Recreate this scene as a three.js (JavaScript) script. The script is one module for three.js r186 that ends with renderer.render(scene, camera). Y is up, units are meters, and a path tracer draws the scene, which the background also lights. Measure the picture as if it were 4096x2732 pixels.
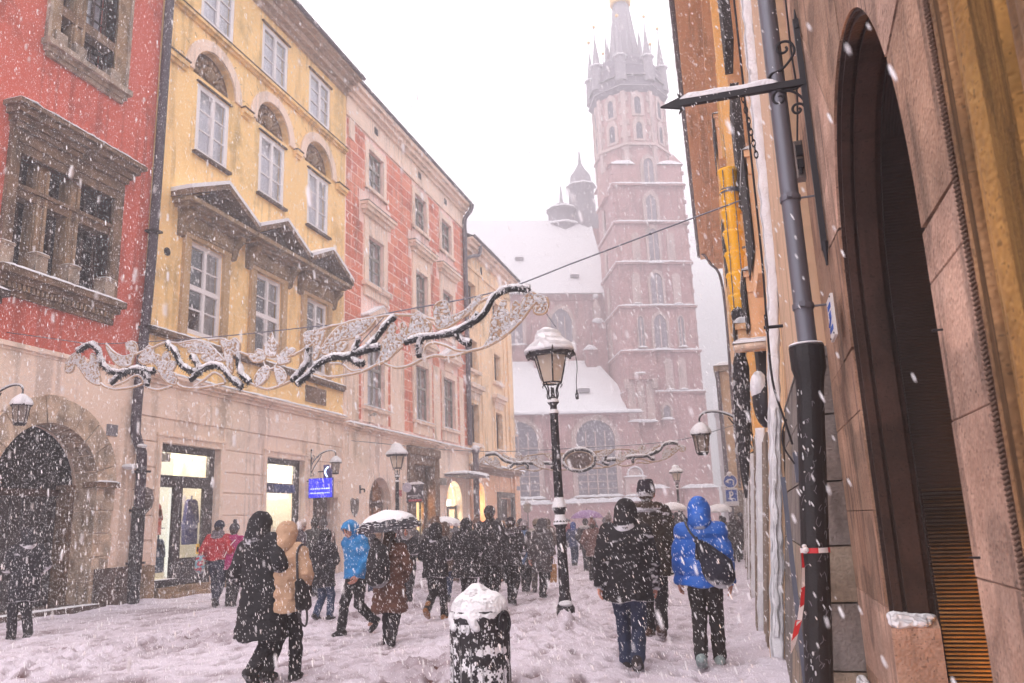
import * as THREE from 'three';
import { mergeGeometries } from 'three/addons/utils/BufferGeometryUtils.js';
import { ImprovedNoise } from 'three/addons/math/ImprovedNoise.js';

// ───────────── camera, sky, light, haze, exposure ─────────────
const scene = new THREE.Scene();
const camera = new THREE.PerspectiveCamera(45.94, 1024 / 683, 0.1, 2000);
camera.position.set(0, 1.5, 0);
camera.focus = 9; camera.userData.fStop = 5.6;
camera.quaternion.setFromRotationMatrix(new THREE.Matrix4().makeBasis(
  new THREE.Vector3(0.95918, -0.036386, -0.280446), new THREE.Vector3(0.09594, 0.974744, 0.201668), new THREE.Vector3(0.266025, -0.220342, 0.938446)));

// overcast sky, brighter towards the zenith, with soft unevenness
function overcastSky(w = 256, h = 128) {
  const a = new Float32Array(w * h * 4), n = new ImprovedNoise();
  for (let j = 0; j < h; j++) for (let i = 0; i < w; i++) {
    const el = ((j + 0.5) / h - 0.5) * Math.PI, az = (i / w) * Math.PI * 2;
    const x = Math.cos(az) * Math.cos(el), y = Math.sin(el), z = Math.sin(az) * Math.cos(el);
    const c = 1 + 0.05 * n.noise(x * 2.5 + 5, y * 4, z * 2.5) + 0.03 * n.noise(x * 6, y * 9 + 3, z * 6);
    const l = (el < 0 ? 0.8 : 0.95 + 0.35 * Math.sin(el)) * c * SKY;
    a.set([l * 1.0, l * 0.965, l * 1.0, 1], (j * w + i) * 4);
  }
  const t = new THREE.DataTexture(a, w, h, THREE.RGBAFormat, THREE.FloatType);
  t.mapping = THREE.EquirectangularReflectionMapping; t.magFilter = THREE.LinearFilter; t.minFilter = THREE.LinearFilter; t.needsUpdate = true;
  return t;
}
const SKY = 1.5;
scene.background = overcastSky();
scene.environment = scene.background;
const sun = new THREE.DirectionalLight(0xfff0e2, 0.5);
sun.position.set(-18, 70, 24); sun.target.position.set(-5, 0, -20);
sun.castShadow = true; sun.shadow.radius = 60; sun.shadow.mapSize.set(2048, 2048);
Object.assign(sun.shadow.camera, { left: -60, right: 60, top: 60, bottom: -60, near: 1, far: 250 });
scene.add(sun, sun.target);
scene.fog = new THREE.FogExp2(0xf6eff6, 0.0086);

const renderer = new THREE.WebGLRenderer({ antialias: true });
renderer.setSize(1024, 683);
renderer.toneMapping = THREE.LinearToneMapping;
renderer.toneMappingExposure = 2.25;
renderer.shadowMap.enabled = true; renderer.shadowMap.type = THREE.PCFSoftShadowMap;

// ───────────── helpers ─────────────
const V = (x, y, z) => new THREE.Vector3(x, y, z), PI = Math.PI;
const IN = new ImprovedNoise();
const ns = (x, y, z = 0) => IN.noise(x, y, z);
const fbm = (x, y, z = 0, o = 3) => { let s = 0, a = 1, t = 0; for (let i = 0; i < o; i++) { s += a * ns(x, y, z); t += a; a *= 0.5; x *= 2.03; y *= 2.03; z = z * 2.03 + 7.1; } return s / t; };
function rng(seed) { let s = seed >>> 0; return () => { s = (s + 0x6D2B79F5) | 0; let t = Math.imul(s ^ (s >>> 15), 1 | s); t = (t + Math.imul(t ^ (t >>> 7), 61 | t)) ^ t; return ((t ^ (t >>> 14)) >>> 0) / 4294967296; }; }
const clamp = (x, a = 0, b = 1) => Math.min(b, Math.max(a, x)), lerp = (a, b, t) => a + (b - a) * t;
const sstep = (a, b, x) => { const t = clamp((x - a) / (b - a)); return t * t * (3 - 2 * t); };

// tileable lattice noise for textures
function tnoise(seed) {
  const h = (x, y) => { let n = Math.imul(x, 374761393) ^ Math.imul(y, 668265263) ^ Math.imul(seed, 974634777); n = Math.imul(n ^ (n >>> 13), 1274126177); return ((n ^ (n >>> 16)) >>> 0) / 4294967295; };
  return (u, v, px, py = px) => {                                 // u, v in 0..1; px, py cells across
    const x = u * px, y = v * py, i = Math.floor(x), j = Math.floor(y), f = x - i, g = y - j, a = f * f * (3 - 2 * f), b = g * g * (3 - 2 * g);
    const m = (k, p) => ((k % p) + p) % p;
    return lerp(lerp(h(m(i, px), m(j, py)), h(m(i + 1, px), m(j, py)), a), lerp(h(m(i, px), m(j + 1, py)), h(m(i + 1, px), m(j + 1, py)), a), b);
  };
}
function tex(size, metres, fn, data = false) {                    // fn(u, v) -> grey or [r, g, b] in 0..1 (sRGB for colour, plain for data)
  const a = new Uint8Array(size * size * 4);
  for (let j = 0; j < size; j++) for (let i = 0; i < size; i++) {
    let c = fn(i / size, j / size); if (!Array.isArray(c)) c = [c, c, c];
    a.set([clamp(c[0]) * 255, clamp(c[1]) * 255, clamp(c[2]) * 255, 255], (j * size + i) * 4);
  }
  const t = new THREE.DataTexture(a, size, size); t.wrapS = t.wrapT = THREE.RepeatWrapping; t.magFilter = THREE.LinearFilter; t.minFilter = THREE.LinearMipmapLinearFilter; t.generateMipmaps = true;
  if (!data) t.colorSpace = THREE.SRGBColorSpace;
  t.repeat.set(1 / metres, 1 / metres); t.needsUpdate = true;
  return t;
}
const t1 = tnoise(1), t2 = tnoise(2), t3 = tnoise(3);
const tf = (n, u, v, p) => (n(u, v, p) * 4 + n(u, v, p * 2) * 2.4 + n(u, v, p * 4) * 1.4 + n(u, v, p * 9)) / 8.8;
const TX = {
  plaster: tex(1024, 8, (u, v) => { const s = 0.92 + 0.17 * tf(t1, u, v, 6) + 0.06 * (t2(u, v, 200) - 0.5) - 0.13 * sstep(0.5, 0.8, t3(u, v, 30, 3) * 0.55 + 0.45 * t1(u, v, 80, 7)) - 0.10 * sstep(0.55, 0.75, tf(t2, u, v, 9)) + 0.05 * sstep(0.6, 0.66, t3(u, v, 5, 7)); return [s, s * (0.99 + 0.02 * t2(u, v, 4)), s * (0.97 + 0.05 * t2(u, v, 3))]; }),
  plasterB: tex(256, 1.6, (u, v) => 0.5 * tf(t1, u, v, 8) + 0.5 * t2(u, v, 64), true),
  stone: tex(512, 1.5, (u, v) => { const a = tf(t2, u, v, 6), b = t3(u, v, 90), c = t1(u, v, 14, 3); const s = 0.55 + 0.45 * a + 0.1 * (b - 0.5) - 0.16 * sstep(0.6, 0.85, c); return [s, s * (0.965 + 0.05 * t1(u, v, 5)), s * (0.93 + 0.08 * t1(u, v, 5))]; }),
  stoneB: tex(256, 0.7, (u, v) => 0.4 * tf(t2, u, v, 7) + 0.6 * t3(u, v, 70), true),
  ribB: tex(256, 0.6, (u, v) => 0.5 + 0.35 * Math.sin(v * PI * 2 * 40) + 0.25 * (t1(u, v, 40, 12) - 0.5), true),
  stain: tex(512, 2.2, (u, v) => { const a = t1(u, v, 40, 2) * 0.6 + t2(u, v, 90, 5) * 0.4, b = tf(t3, u, v, 4); const s = clamp(0.25 + 0.95 * sstep(0.15, 0.85, 0.55 * a + 0.55 * b - 0.05)); return [s, s * (0.93 + 0.1 * b), s * (0.88 + 0.16 * b)]; }),
  weather: tex(1024, 2.4, (u, v) => { const a = tf(t1, u, v, 7), b = tf(t3, u, v, 18), dr = t2(u, v, 52, 3) * 0.6 + t1(u, v, 110, 6) * 0.4, po = t2(u, v, 230), s = 0.62 + 0.34 * a + 0.16 * (b - 0.5) + 0.12 * (po - 0.5) - 0.2 * sstep(0.52, 0.75, dr) * sstep(0.3, 0.6, a) - 0.22 * sstep(0.8, 0.9, po) - 0.12 * sstep(0.6, 0.7, t3(u, v, 9)); return [s, s * (0.95 + 0.06 * b), s * (0.92 + 0.1 * b)]; }),
  wood: tex(256, 1.2, (u, v) => { const g = t1(u, v, 48, 3) * 0.6 + t2(u, v, 110, 5) * 0.4; return 0.62 + 0.4 * g; }),
  snow: tex(256, 1.1, (u, v) => 0.6 * tf(t1, u, v, 9) + 0.4 * t3(u, v, 80), true),
  cloth: tex(256, 0.5, (u, v) => 0.55 * tf(t1, u, v, 5) + 0.25 * t2(u, v, 100) + 0.2 * t3(u, v, 8, 30), true),
  frost: tex(512, 1.0, (u, v) => { const s = t1(u, v, 22) * 0.35 + t2(u, v, 60, 34) * 0.4 + t3(u, v, 130, 70) * 0.35; return sstep(0.50, 0.62, s) * 0.9 + 0.1; }),
};
const col = (r, g, b) => new THREE.Color().setRGB(r, g, b);
function mat(c, o = {}) {
  const m = new THREE.MeshPhysicalMaterial({ color: Array.isArray(c) ? col(...c) : c, roughness: 0.85, ...o });
  if (m.bumpMap && o.bumpScale === undefined) m.bumpScale = 0.006;
  return m;
}
const plaster = (c, o = {}) => mat(c, { map: TX.plaster, bumpMap: TX.plasterB, bumpScale: 0.004, roughness: 0.92, ...o });
const stone = (c, o = {}) => mat(c, { map: TX.stone, bumpMap: TX.stoneB, bumpScale: 0.008, roughness: 0.95, ...o });
const M = {
  snow: mat([0.80, 0.79, 0.82], { bumpMap: TX.snow, bumpScale: 0.012, roughness: 0.9 }),
  red: plaster([0.58, 0.125, 0.085]), yellow: plaster([0.95, 0.64, 0.28]), cream: plaster([0.88, 0.68, 0.55]), ivory: plaster([0.90, 0.71, 0.59]),
  brick: plaster([0.72, 0.225, 0.135]), brick2: plaster([0.64, 0.19, 0.12]), brick3: plaster([0.76, 0.275, 0.17]), joint: plaster([0.95, 0.68, 0.60]),
  peach: plaster([0.94, 0.66, 0.42]), salmon: plaster([0.88, 0.53, 0.35]),
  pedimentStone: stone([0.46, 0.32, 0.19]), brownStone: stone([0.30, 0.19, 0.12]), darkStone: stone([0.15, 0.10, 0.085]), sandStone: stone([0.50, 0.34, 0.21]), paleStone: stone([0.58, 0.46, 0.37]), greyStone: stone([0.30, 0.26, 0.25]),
  whiteWood: mat([0.78, 0.74, 0.74], { roughness: 0.5 }), greyWood: mat([0.27, 0.25, 0.22], { roughness: 0.6 }), brownWood: mat([0.10, 0.05, 0.035], { map: TX.wood, roughness: 0.6 }), orangeWood: mat([0.42, 0.18, 0.05], { map: TX.wood, roughness: 0.5 }),
  iron: mat([0.022, 0.02, 0.026], { roughness: 0.5, metalness: 0.3, bumpMap: TX.snow, bumpScale: 0.002 }), zinc: mat([0.16, 0.16, 0.19], { roughness: 0.45, metalness: 0.5 }), gutter: mat([0.12, 0.10, 0.12], { roughness: 0.5 }),
  glass: mat([0.93, 0.95, 0.97], { transmission: 1, thickness: 0, roughness: 0.03, ior: 1.5 }),
  frosted: mat([0.95, 0.84, 0.70], { transmission: 0.6, thickness: 0, roughness: 0.9 }),
  blind: mat([0.66, 0.62, 0.66], { roughness: 0.95 }), dark: mat([0.02, 0.016, 0.018], { roughness: 0.9 }), room: mat([0.10, 0.075, 0.06], { roughness: 0.9 }), curtain: mat([0.33, 0.25, 0.21], { roughness: 0.95 }),
  darkFrame: mat([0.03, 0.025, 0.03], { roughness: 0.4 }), roofDark: mat([0.06, 0.05, 0.055], { roughness: 0.7 }), lead: mat([0.26, 0.235, 0.265], { roughness: 0.7 }), gold: mat([0.8, 0.45, 0.08], { roughness: 0.35, metalness: 0.8 }),
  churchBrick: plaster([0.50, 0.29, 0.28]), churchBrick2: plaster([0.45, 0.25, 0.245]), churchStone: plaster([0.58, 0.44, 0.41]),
};
const glow = (c, k) => mat(c.map(q => 0.35 * q), { emissive: col(...c), emissiveIntensity: k, roughness: 0.8 });

// geometry in metres
function bx(x0, x1, y0, y1, z0, z1) { const g = new THREE.BoxGeometry(Math.abs(x1 - x0), Math.abs(y1 - y0), Math.abs(z1 - z0)); g.translate((x0 + x1) / 2, (y0 + y1) / 2, (z0 + z1) / 2); return g; }
function bev(x0, x1, y0, y1, z0, z1, b = 0.01) {                 // box whose front (+z) edges are chamfered
  const g = bx(x0, x1, y0, y1, z0, z1 - b), f = new THREE.BufferGeometry();
  const o = [[x0, y0, z1 - b], [x1, y0, z1 - b], [x1, y1, z1 - b], [x0, y1, z1 - b]], i = [[x0 + b, y0 + b, z1], [x1 - b, y0 + b, z1], [x1 - b, y1 - b, z1], [x0 + b, y1 - b, z1]], p = [];
  const q = (a, c, d, e) => p.push(...a, ...c, ...d, ...a, ...d, ...e);
  q(i[0], i[1], i[2], i[3]); for (let k = 0; k < 4; k++) q(o[k], o[(k + 1) % 4], i[(k + 1) % 4], i[k]);
  f.setAttribute('position', new THREE.Float32BufferAttribute(p, 3)); f.computeVertexNormals();
  return join([g, f]);
}
function ext(pts, z0, z1, holes = []) {                          // outline in x, y pushed from z0 to z1
  const s = pts instanceof THREE.Shape ? pts : new THREE.Shape(pts.map(p => new THREE.Vector2(...p)));
  for (const h of holes) s.holes.push(h instanceof THREE.Path ? h : new THREE.Path(h.map(p => new THREE.Vector2(...p))));
  const g = new THREE.ExtrudeGeometry(s, { depth: z1 - z0, bevelEnabled: false, curveSegments: 20 }); g.translate(0, 0, z0); return g;
}
const rect = (x0, x1, y0, y1) => [[x0, y0], [x1, y0], [x1, y1], [x0, y1]];
function archPts(x0, x1, y0, ys, pointed = 0, n = 18) {          // opening: straight sides to ys, round (or pointed) head
  const r = (x1 - x0) / 2, c = (x0 + x1) / 2, p = [[x0, y0], [x1, y0]];
  if (!pointed) for (let i = 0; i <= n; i++) { const a = PI * i / n; p.push([c + r * Math.cos(a), ys + r * Math.sin(a)]); }
  else { const R = 2 * r * pointed, am = Math.acos((R - r) / R); for (let i = 0; i <= n / 2; i++) { const a = am * i / (n / 2); p.push([x1 - R + R * Math.cos(a), ys + R * Math.sin(a)]); } for (let i = n / 2 - 1; i >= 0; i--) { const a = am * i / (n / 2); p.push([x0 + R - R * Math.cos(a), ys + R * Math.sin(a)]); } }
  return p;
}
function archBand(x0, x1, y0, ys, f, z0, z1) { const o = archPts(x0 - f, x1 + f, y0, ys), i = archPts(x0, x1, y0, ys); return ext([...o.slice(1), o[0], i[0], ...i.slice(1).reverse()], z0, z1); }
function tube(pts, r, seg, rad = 6, closed = false) { const c = new THREE.CatmullRomCurve3(pts.map(p => Array.isArray(p) ? V(...p) : p), closed, 'centripetal'); return new THREE.TubeGeometry(c, seg || pts.length * 5, r, rad, closed); }
function rod(a, b, r0, r1 = r0, n = 8) { const A = V(...a), B = V(...b), d = B.clone().sub(A), g = new THREE.CylinderGeometry(r1, r0, d.length(), n); g.applyQuaternion(new THREE.Quaternion().setFromUnitVectors(V(0, 1, 0), d.clone().normalize())); g.translate(...A.add(B).multiplyScalar(0.5).toArray()); return g; }
function lathe(p, n = 16, x = 0, y = 0, z = 0) { const g = new THREE.LatheGeometry(p.map(q => new THREE.Vector2(...q)), n); g.translate(x, y, z); return g; }
function ball(x, y, z, rx, ry = rx, rz = rx, n = 10) { const g = new THREE.SphereGeometry(1, n, Math.max(6, n * 0.7 | 0)); g.scale(rx, ry, rz); g.translate(x, y, z); return g; }
function snowcap(x0, x1, y, z0, z1, h, seed = 1, step = 0.12) {   // a soft uneven ridge of snow lying on a ledge along x
  const L = x1 - x0, n = Math.max(3, Math.ceil(L / step)), m = 7, p = [], ix = [];
  for (let i = 0; i <= n; i++) {
    const x = x0 + L * i / n, e = Math.min(1, Math.min(i, n - i) / 1.5) * 0.75 + 0.25, k = e * (1 + 0.35 * ns(x * 2.1, seed * 3.7, 1) + 0.3 * ns(x * 7.3, seed * 1.9, 4)), w = (z1 - z0) * 0.12 * ns(x * 4.7, seed * 7.7, 2);
    for (let j = 0; j <= m; j++) { const t = j / m, a = PI * t, c = -Math.cos(a); p.push(x, y + h * k * Math.pow(Math.sin(a), 0.6), lerp(z0, z1 + w, 0.5 + 0.5 * Math.sign(c) * Math.pow(Math.abs(c), 0.75))); }
  }
  for (let i = 0; i < n; i++) for (let j = 0; j < m; j++) { const a = i * (m + 1) + j, b = a + m + 1; ix.push(a, b, a + 1, b, b + 1, a + 1); }
  const s = i => { const o = i * (m + 1); for (let j = 1; j < m; j++) i ? ix.push(o, o + j + 1, o + j) : ix.push(o, o + j, o + j + 1); }; s(0); s(n);
  const g = new THREE.BufferGeometry(); g.setAttribute('position', new THREE.Float32BufferAttribute(p, 3)); g.setIndex(ix.reverse()); g.computeVertexNormals(); return g;
}
function join(gs) {
  gs = gs.flat(9).filter(Boolean).map(g => { const q = g.index ? g.toNonIndexed() : g.clone(); for (const k of Object.keys(q.attributes)) if (k !== 'position' && k !== 'normal' && k !== 'color') q.deleteAttribute(k); return q; });
  if (gs.some(g => g.attributes.color)) for (const g of gs) if (!g.attributes.color) g.setAttribute('color', new THREE.BufferAttribute(new Float32Array(g.attributes.position.count * 3).fill(1), 3));
  return gs.length === 1 ? gs[0] : mergeGeometries(gs);
}
function uvm(g) {                                                 // box-projected uv in metres
  const p = g.attributes.position, n = g.attributes.normal, u = new Float32Array(p.count * 2);
  for (let i = 0; i < p.count; i++) {
    const a = Math.abs(n.getX(i)), b = Math.abs(n.getY(i)), c = Math.abs(n.getZ(i));
    u[2 * i] = b > a && b > c ? p.getX(i) : a > c ? p.getZ(i) : p.getX(i); u[2 * i + 1] = b > a && b > c ? p.getZ(i) : p.getY(i);
  }
  g.setAttribute('uv', new THREE.BufferAttribute(u, 2)); return g;
}
const taken = {};
const named = n => { const k = taken[n] = (taken[n] || 0) + 1; return k === 1 ? n : `${n}_${String(k - 1).padStart(3, '0')}`; };
function say(o, label, category, group, kind) { const u = o.userData; if (label) u.label = label; if (category) u.category = category; if (group) u.group = group; if (kind) u.kind = kind; return o; }
function thing(name, label, category, pos = [0, 0, 0], turn = 0, group) { const o = new THREE.Group(); o.name = named(name); o.position.set(...pos); o.rotation.y = turn; o.org = [0, 0, 0]; scene.add(o); return say(o, label, category, group); }
function grp(name, parent, at = [0, 0, 0]) { const o = new THREE.Group(), q = parent.org || [0, 0, 0]; o.name = name; o.position.set(at[0] - q[0], at[1] - q[1], at[2] - q[2]); o.org = at; parent.add(o); return o; }
function part(name, geos, m, parent = scene) {                    // merges geometries into ONE named mesh under its parent
  const g = uvm(join(Array.isArray(geos) ? geos : [geos])), q = parent.org;
  if (q) g.translate(-q[0], -q[1], -q[2]);
  const o = new THREE.Mesh(g, m); o.name = parent === scene ? named(name) : name; o.castShadow = o.receiveShadow = true; parent.add(o); return o;
}
const each = (name, list, m, parent) => list.filter(Boolean).map(g => part(name, [g], m, parent));
// ───────────── the left row: facades on the plane x = -14, built in (distance along the street, height, depth) ─────────────
const WX = -14;
function building(name, label, s0) { const b = thing(name, label, 'building', [WX, 0, -s0], PI / 2); b.org = [s0, 0, 0]; return b; }
// a glazed window set into a wall: frame bars, panes, what hangs behind them
// cloth hanging in soft folds
function tubeCurtain(x0, x1, y0, y1, z, a = 0.03) { const n = Math.max(8, Math.ceil((x1 - x0) / 0.03)), g = new THREE.PlaneGeometry(x1 - x0, y1 - y0, n, 3), q = g.attributes.position; g.translate((x0 + x1) / 2, (y0 + y1) / 2, z); for (let i = 0; i < q.count; i++) q.setZ(i, z + a * Math.sin(q.getX(i) * 34 + 3 * ns(q.getX(i) * 2, q.getY(i) * 0.6, z * 9)) * (0.6 + 0.4 * ns(q.getX(i) * 3, q.getY(i), 2))); g.computeVertexNormals(); return g; }
function glazed(b, x0, x1, y0, y1, d, o = {}) {
  const { cols = 2, rows = [0.5], fm = M.whiteWood, fw = 0.09, bar = 0.045, back = M.blind, rail = 0, leaf = 0.07, deep = 0.16, name = 'window', kinds = true } = o;
  const w = grp(name, b, [x0, y0, d]), f = [], th = 0.07, ys = [0, ...rows, 1].map(r => y0 + fw + (y1 - y0 - 2 * fw) * r), xs = Array.from({ length: cols + 1 }, (_, i) => x0 + fw + (x1 - x0 - 2 * fw) * i / cols);
  f.push(bx(x0, x1, y0, y0 + fw, d, d + th), bx(x0, x1, y1 - fw, y1, d, d + th), bx(x0, x0 + fw, y0 + fw, y1 - fw, d, d + th), bx(x1 - fw, x1, y0 + fw, y1 - fw, d, d + th));
  const bw = i => (i === cols / 2 ? leaf : bar), rh = i => (i === rail ? leaf * 1.4 : bar);
  for (let i = 1; i < cols; i++) f.push(bx(xs[i] - bw(i) / 2, xs[i] + bw(i) / 2, y0 + fw, y1 - fw, d + 0.012, d + th - 0.004 + (i === cols / 2 ? 0.02 : 0)));
  for (let j = 1; j < ys.length - 1; j++) f.push(bx(x0 + fw, x1 - fw, ys[j] - rh(j) / 2, ys[j] + rh(j) / 2, d + 0.014, d + th - 0.008 + (j === rail ? 0.03 : 0)));
  part('frame', f, fm, w);
  const pw = [bx(0, xs[1] - xs[0] + 0.01, 0, 1, 0, 0.006)][0];
  for (let i = 0; i < cols; i++) for (let j = 0; j < ys.length - 1; j++) part('pane', bx(xs[i] - 0.005, xs[i + 1] + 0.005, ys[j] - 0.005, ys[j + 1] + 0.005, d + 0.022 + 0.002 * ((i + j) % 2), d + 0.025 + 0.002 * ((i + j) % 2)), M.glass, w);
  if (o.halves) { part('dark_room', bx(x0 + 0.01, x1 - 0.01, y0 + 0.01, y1 - 0.01, d - deep - 0.2, d - deep - 0.18), M.dark, w); part('curtain', tubeCurtain((x0 + x1) / 2 + 0.12, x1 + 0.1, y0, y1, d - deep), back, w); part('curtain', tubeCurtain(x0 + 0.05, x0 + 0.35, y0, y1, d - deep - 0.06), M.blind, w); } else if (back) part('blind', tubeCurtain(x0 + 0.01, x1 - 0.01, y0 + 0.01, y1 - 0.01, d - deep, 0.012), back, w);
  return w;
}
function shell(b, x0, x1, y0, y1, holes, m, th = 0.45, back = 9) {   // wall with openings, then the mass of the house behind it
  part('wall', ext(rect(x0, x1, y0, y1), -th, 0, holes), m, b);
  return bx(x0, x1, y0, y1, -back, -th - 0.25);
}
const cornice = (x0, x1, y, prof) => prof.map(([h0, h1, d]) => bx(x0 - d * 0.4, x1 + d * 0.4, y + h0, y + h1, -0.05, d));
const voussoir = (cx, cy, r0, r1, a0, a1, z0, z1, b = 0.012) => {
  const n = 3, o = [], e = b / r1; for (let i = 0; i <= n; i++) { const a = lerp(a0 + e, a1 - e, i / n); o.push([cx + (r1 - b) * Math.cos(a), cy + (r1 - b) * Math.sin(a)]); }
  for (let i = n; i >= 0; i--) { const a = lerp(a0 + e, a1 - e, i / n); o.push([cx + (r0 + b) * Math.cos(a), cy + (r0 + b) * Math.sin(a)]); }
  return ext(o, z0, z1);
};

{ // ── red house ──
  const b = building('red_house', 'deep red plastered house with carved stone windows and an arched gateway, leftmost in the row', 16.0);
  const A = archPts(12.23, 14.87, 0.12, 2.6);
  part('wall', ext(rect(5, 16.0, 5.4, 20), -0.5, 0, [rect(12.1, 14.75, 6.88, 9.42), rect(12.8, 14.45, 12.3, 14.9)]), M.red, b);
  part('ground_floor_wall', ext(rect(5, 16.0, 0, 5.36), -0.6, 0.03, [A]), M.cream, b);
  part('house_body', [bx(5, 16.0, 0, 20, -10, -1.2), bx(5, 16.0, 5.3, 20, -1.2, -0.9)], M.dark, b);
  part('string_course', [bx(5, 16.0, 5.33, 5.43, 0, 0.09), bx(5, 15.9, 5.27, 5.33, 0, 0.05)], M.cream, b);
  part('plinth', bx(14.95, 15.95, 0, 0.86, 0.03, 0.13), M.darkStone, b);
  // lower window: hood, jambs, mullions, transom, sill with snow
  const w = grp('stone_window', b, [12, 6.5, 0]);
  part('surround', [bx(11.86, 12.1, 6.85, 9.9, -0.45, 0.10), bx(14.75, 15.02, 6.85, 9.9, -0.45, 0.10), bx(12.1, 14.75, 9.42, 9.9, -0.45, 0.12), bx(12.0, 14.9, 9.62, 9.7, 0.12, 0.17), bx(11.84, 15.04, 9.9, 10.02, 0, 0.2)], M.brownStone, w);
  part('hood', [bx(11.8, 15.1, 10.02, 10.16, 0, 0.26), bx(11.72, 15.2, 10.16, 10.3, 0, 0.38), bx(11.64, 15.3, 10.3, 10.4, 0, 0.48)], M.brownStone, w);
  const mul = x0 => [bx(x0, x0 + 0.33, 6.9, 9.42, -0.34, -0.06), rod([x0 + 0.07, 7.4, -0.05], [x0 + 0.07, 9.3, -0.05], 0.05), rod([x0 + 0.26, 7.4, -0.05], [x0 + 0.26, 9.3, -0.05], 0.05)];
  part('mullion', mul(12.67), M.sandStone, w); part('mullion', mul(13.53), M.sandStone, w);
  part('transom', [bx(12.1, 14.75, 8.52, 8.76, -0.3, -0.02), bx(12.1, 14.75, 8.7, 8.78, -0.02, 0.04)], M.brownStone, w);
  for (const x of [11.84, 12.68, 13.54, 14.6]) { each('pedestal', [bx(x, x + 0.3, 6.9, 7.36, -0.2, 0.13), bx(x - 0.02, x + 0.32, 7.36, 7.42, -0.2, 0.15)], M.paleStone, w); part('snow_cap', snowcap(x - 0.02, x + 0.32, 7.42, -0.1, 0.15, 0.05, x), M.snow, w); }
  part('sill', [bx(11.78, 15.14, 6.76, 6.9, -0.2, 0.3), bx(11.84, 15.06, 6.62, 6.76, 0, 0.2), bx(11.9, 15.0, 6.36, 6.5, 0, 0.07)], M.brownStone, w);
  part('dentils', Array.from({ length: 26 }, (_, i) => bx(11.95 + i * 0.116, 12.02 + i * 0.116, 6.5, 6.62, 0, 0.15)), M.sandStone, w);
  part('snow_cap', snowcap(11.78, 15.14, 6.9, 0.06, 0.31, 0.06, 3), M.snow, w); part('snow_cap', snowcap(11.64, 15.3, 10.4, 0.02, 0.49, 0.06, 4), M.snow, w);
  for (let i = 0; i < 3; i++) { const x = 12.1 + i * 0.875; for (const [y0, y1] of [[6.9, 8.52], [8.76, 9.42]]) glazed(b, x, x + 0.86, y0, y1, -0.42, { cols: 2, rows: y1 > 9 ? [0.5] : [0.25, 0.5, 0.75], fm: M.brownWood, fw: 0.06, bar: 0.025, leaf: 0.05, back: M.dark, name: 'casement' }); }
  // upper window
  const u = grp('stone_window', b, [12.5, 12, 0]);
  part('surround', [bx(12.52, 12.8, 12.3, 15.2, -0.45, 0.06), bx(14.45, 14.8, 12.3, 15.2, -0.45, 0.06), bx(12.8, 14.45, 14.9, 15.2, -0.45, 0.06)], M.sandStone, u);
  each('outer_band', [bx(12.44, 12.52, 12.3, 15.3, -0.05, 0.1), bx(14.8, 14.88, 12.3, 15.3, -0.05, 0.1)], M.paleStone, u);
  part('mullion', [bx(13.2, 13.58, 12.3, 14.9, -0.36, -0.05), rod([13.28, 12.7, -0.04], [13.28, 14.8, -0.04], 0.05), rod([13.5, 12.7, -0.04], [13.5, 14.8, -0.04], 0.05)], M.sandStone, u);
  part('transom', [bx(12.8, 14.45, 13.18, 13.42, -0.3, 0.0)], M.brownStone, u);
  for (const x of [12.66, 13.22, 14.3]) part('pedestal', bx(x, x + 0.32, 12.3, 12.66, -0.2, 0.1), M.paleStone, u);
  part('sill', [bx(12.38, 14.9, 12.16, 12.3, -0.2, 0.24), bx(12.44, 14.84, 12.04, 12.16, 0, 0.14), bx(12.5, 14.78, 11.94, 12.04, 0, 0.08)], M.paleStone, u);
  for (const x of [12.8, 13.62]) for (const [y0, y1] of [[12.3, 13.18], [13.42, 14.9]]) glazed(b, x, x + 0.84, y0, y1, -0.4, { cols: 2, rows: [0.33, 0.67], fm: M.brownWood, fw: 0.06, bar: 0.025, leaf: 0.05, back: M.blind, name: 'casement' });
  part('hood', [bx(12.3, 15.0, 15.2, 15.4, 0, 0.3)], M.brownStone, u);
  part('corner_ledge', [bx(10, 12.02, 6.24, 6.36, 0, 0.3), bx(10, 11.95, 6.1, 6.24, 0, 0.18)], M.darkStone, b);
  part('ledge_snow', snowcap(10, 12.02, 6.36, 0.02, 0.31, 0.07, 9), M.snow, b);
  M.gate = [stone([0.84, 0.65, 0.49]), stone([0.78, 0.60, 0.45]), stone([0.88, 0.68, 0.52])];
  // gateway: stones, door, steps
  const g = grp('gateway', b, [13.5, 0, 0]);
  for (let i = 0; i < 11; i++) part('stone', voussoir(13.55, 2.6, 1.30, 1.88 + 0.03 * (i % 2), PI * i / 11, PI * (i + 1) / 11, -0.5, 0.10 + 0.01 * (i % 3)), M.gate[i % 3], g);
  for (let i = 0; i < 5; i++) for (const k of [0, 1]) { const y0 = 0.12 + i * 0.5, x0 = k ? 14.85 : 11.7; part('stone', bev(x0, x0 + 0.56 - 0.06 * (i % 2), y0, y0 + 0.49, -0.5, 0.09, 0.015), M.gate[(i + k) % 3], g); }
  each('impost', [bx(14.75, 15.46, 2.62, 2.74, -0.2, 0.18), bx(11.6, 12.3, 2.62, 2.74, -0.2, 0.18)], M.brownStone, g);
  part('impost_snow', snowcap(14.75, 15.46, 2.74, 0.08, 0.2, 0.035, 5), M.snow, g);
  each('reveal', [bx(14.72, 14.9, 0.1, 2.7, -1.15, -0.5), bx(12.2, 12.35, 0.1, 2.7, -1.15, -0.5)], M.brownStone, g);
  for (let i = 0; i < 8; i++) part('door_plank', bev(12.3 + i * 0.31, 12.6 + i * 0.31, 0.14, 2.45, -0.95, -0.86, 0.012), M.darkFrame, g);
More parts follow.
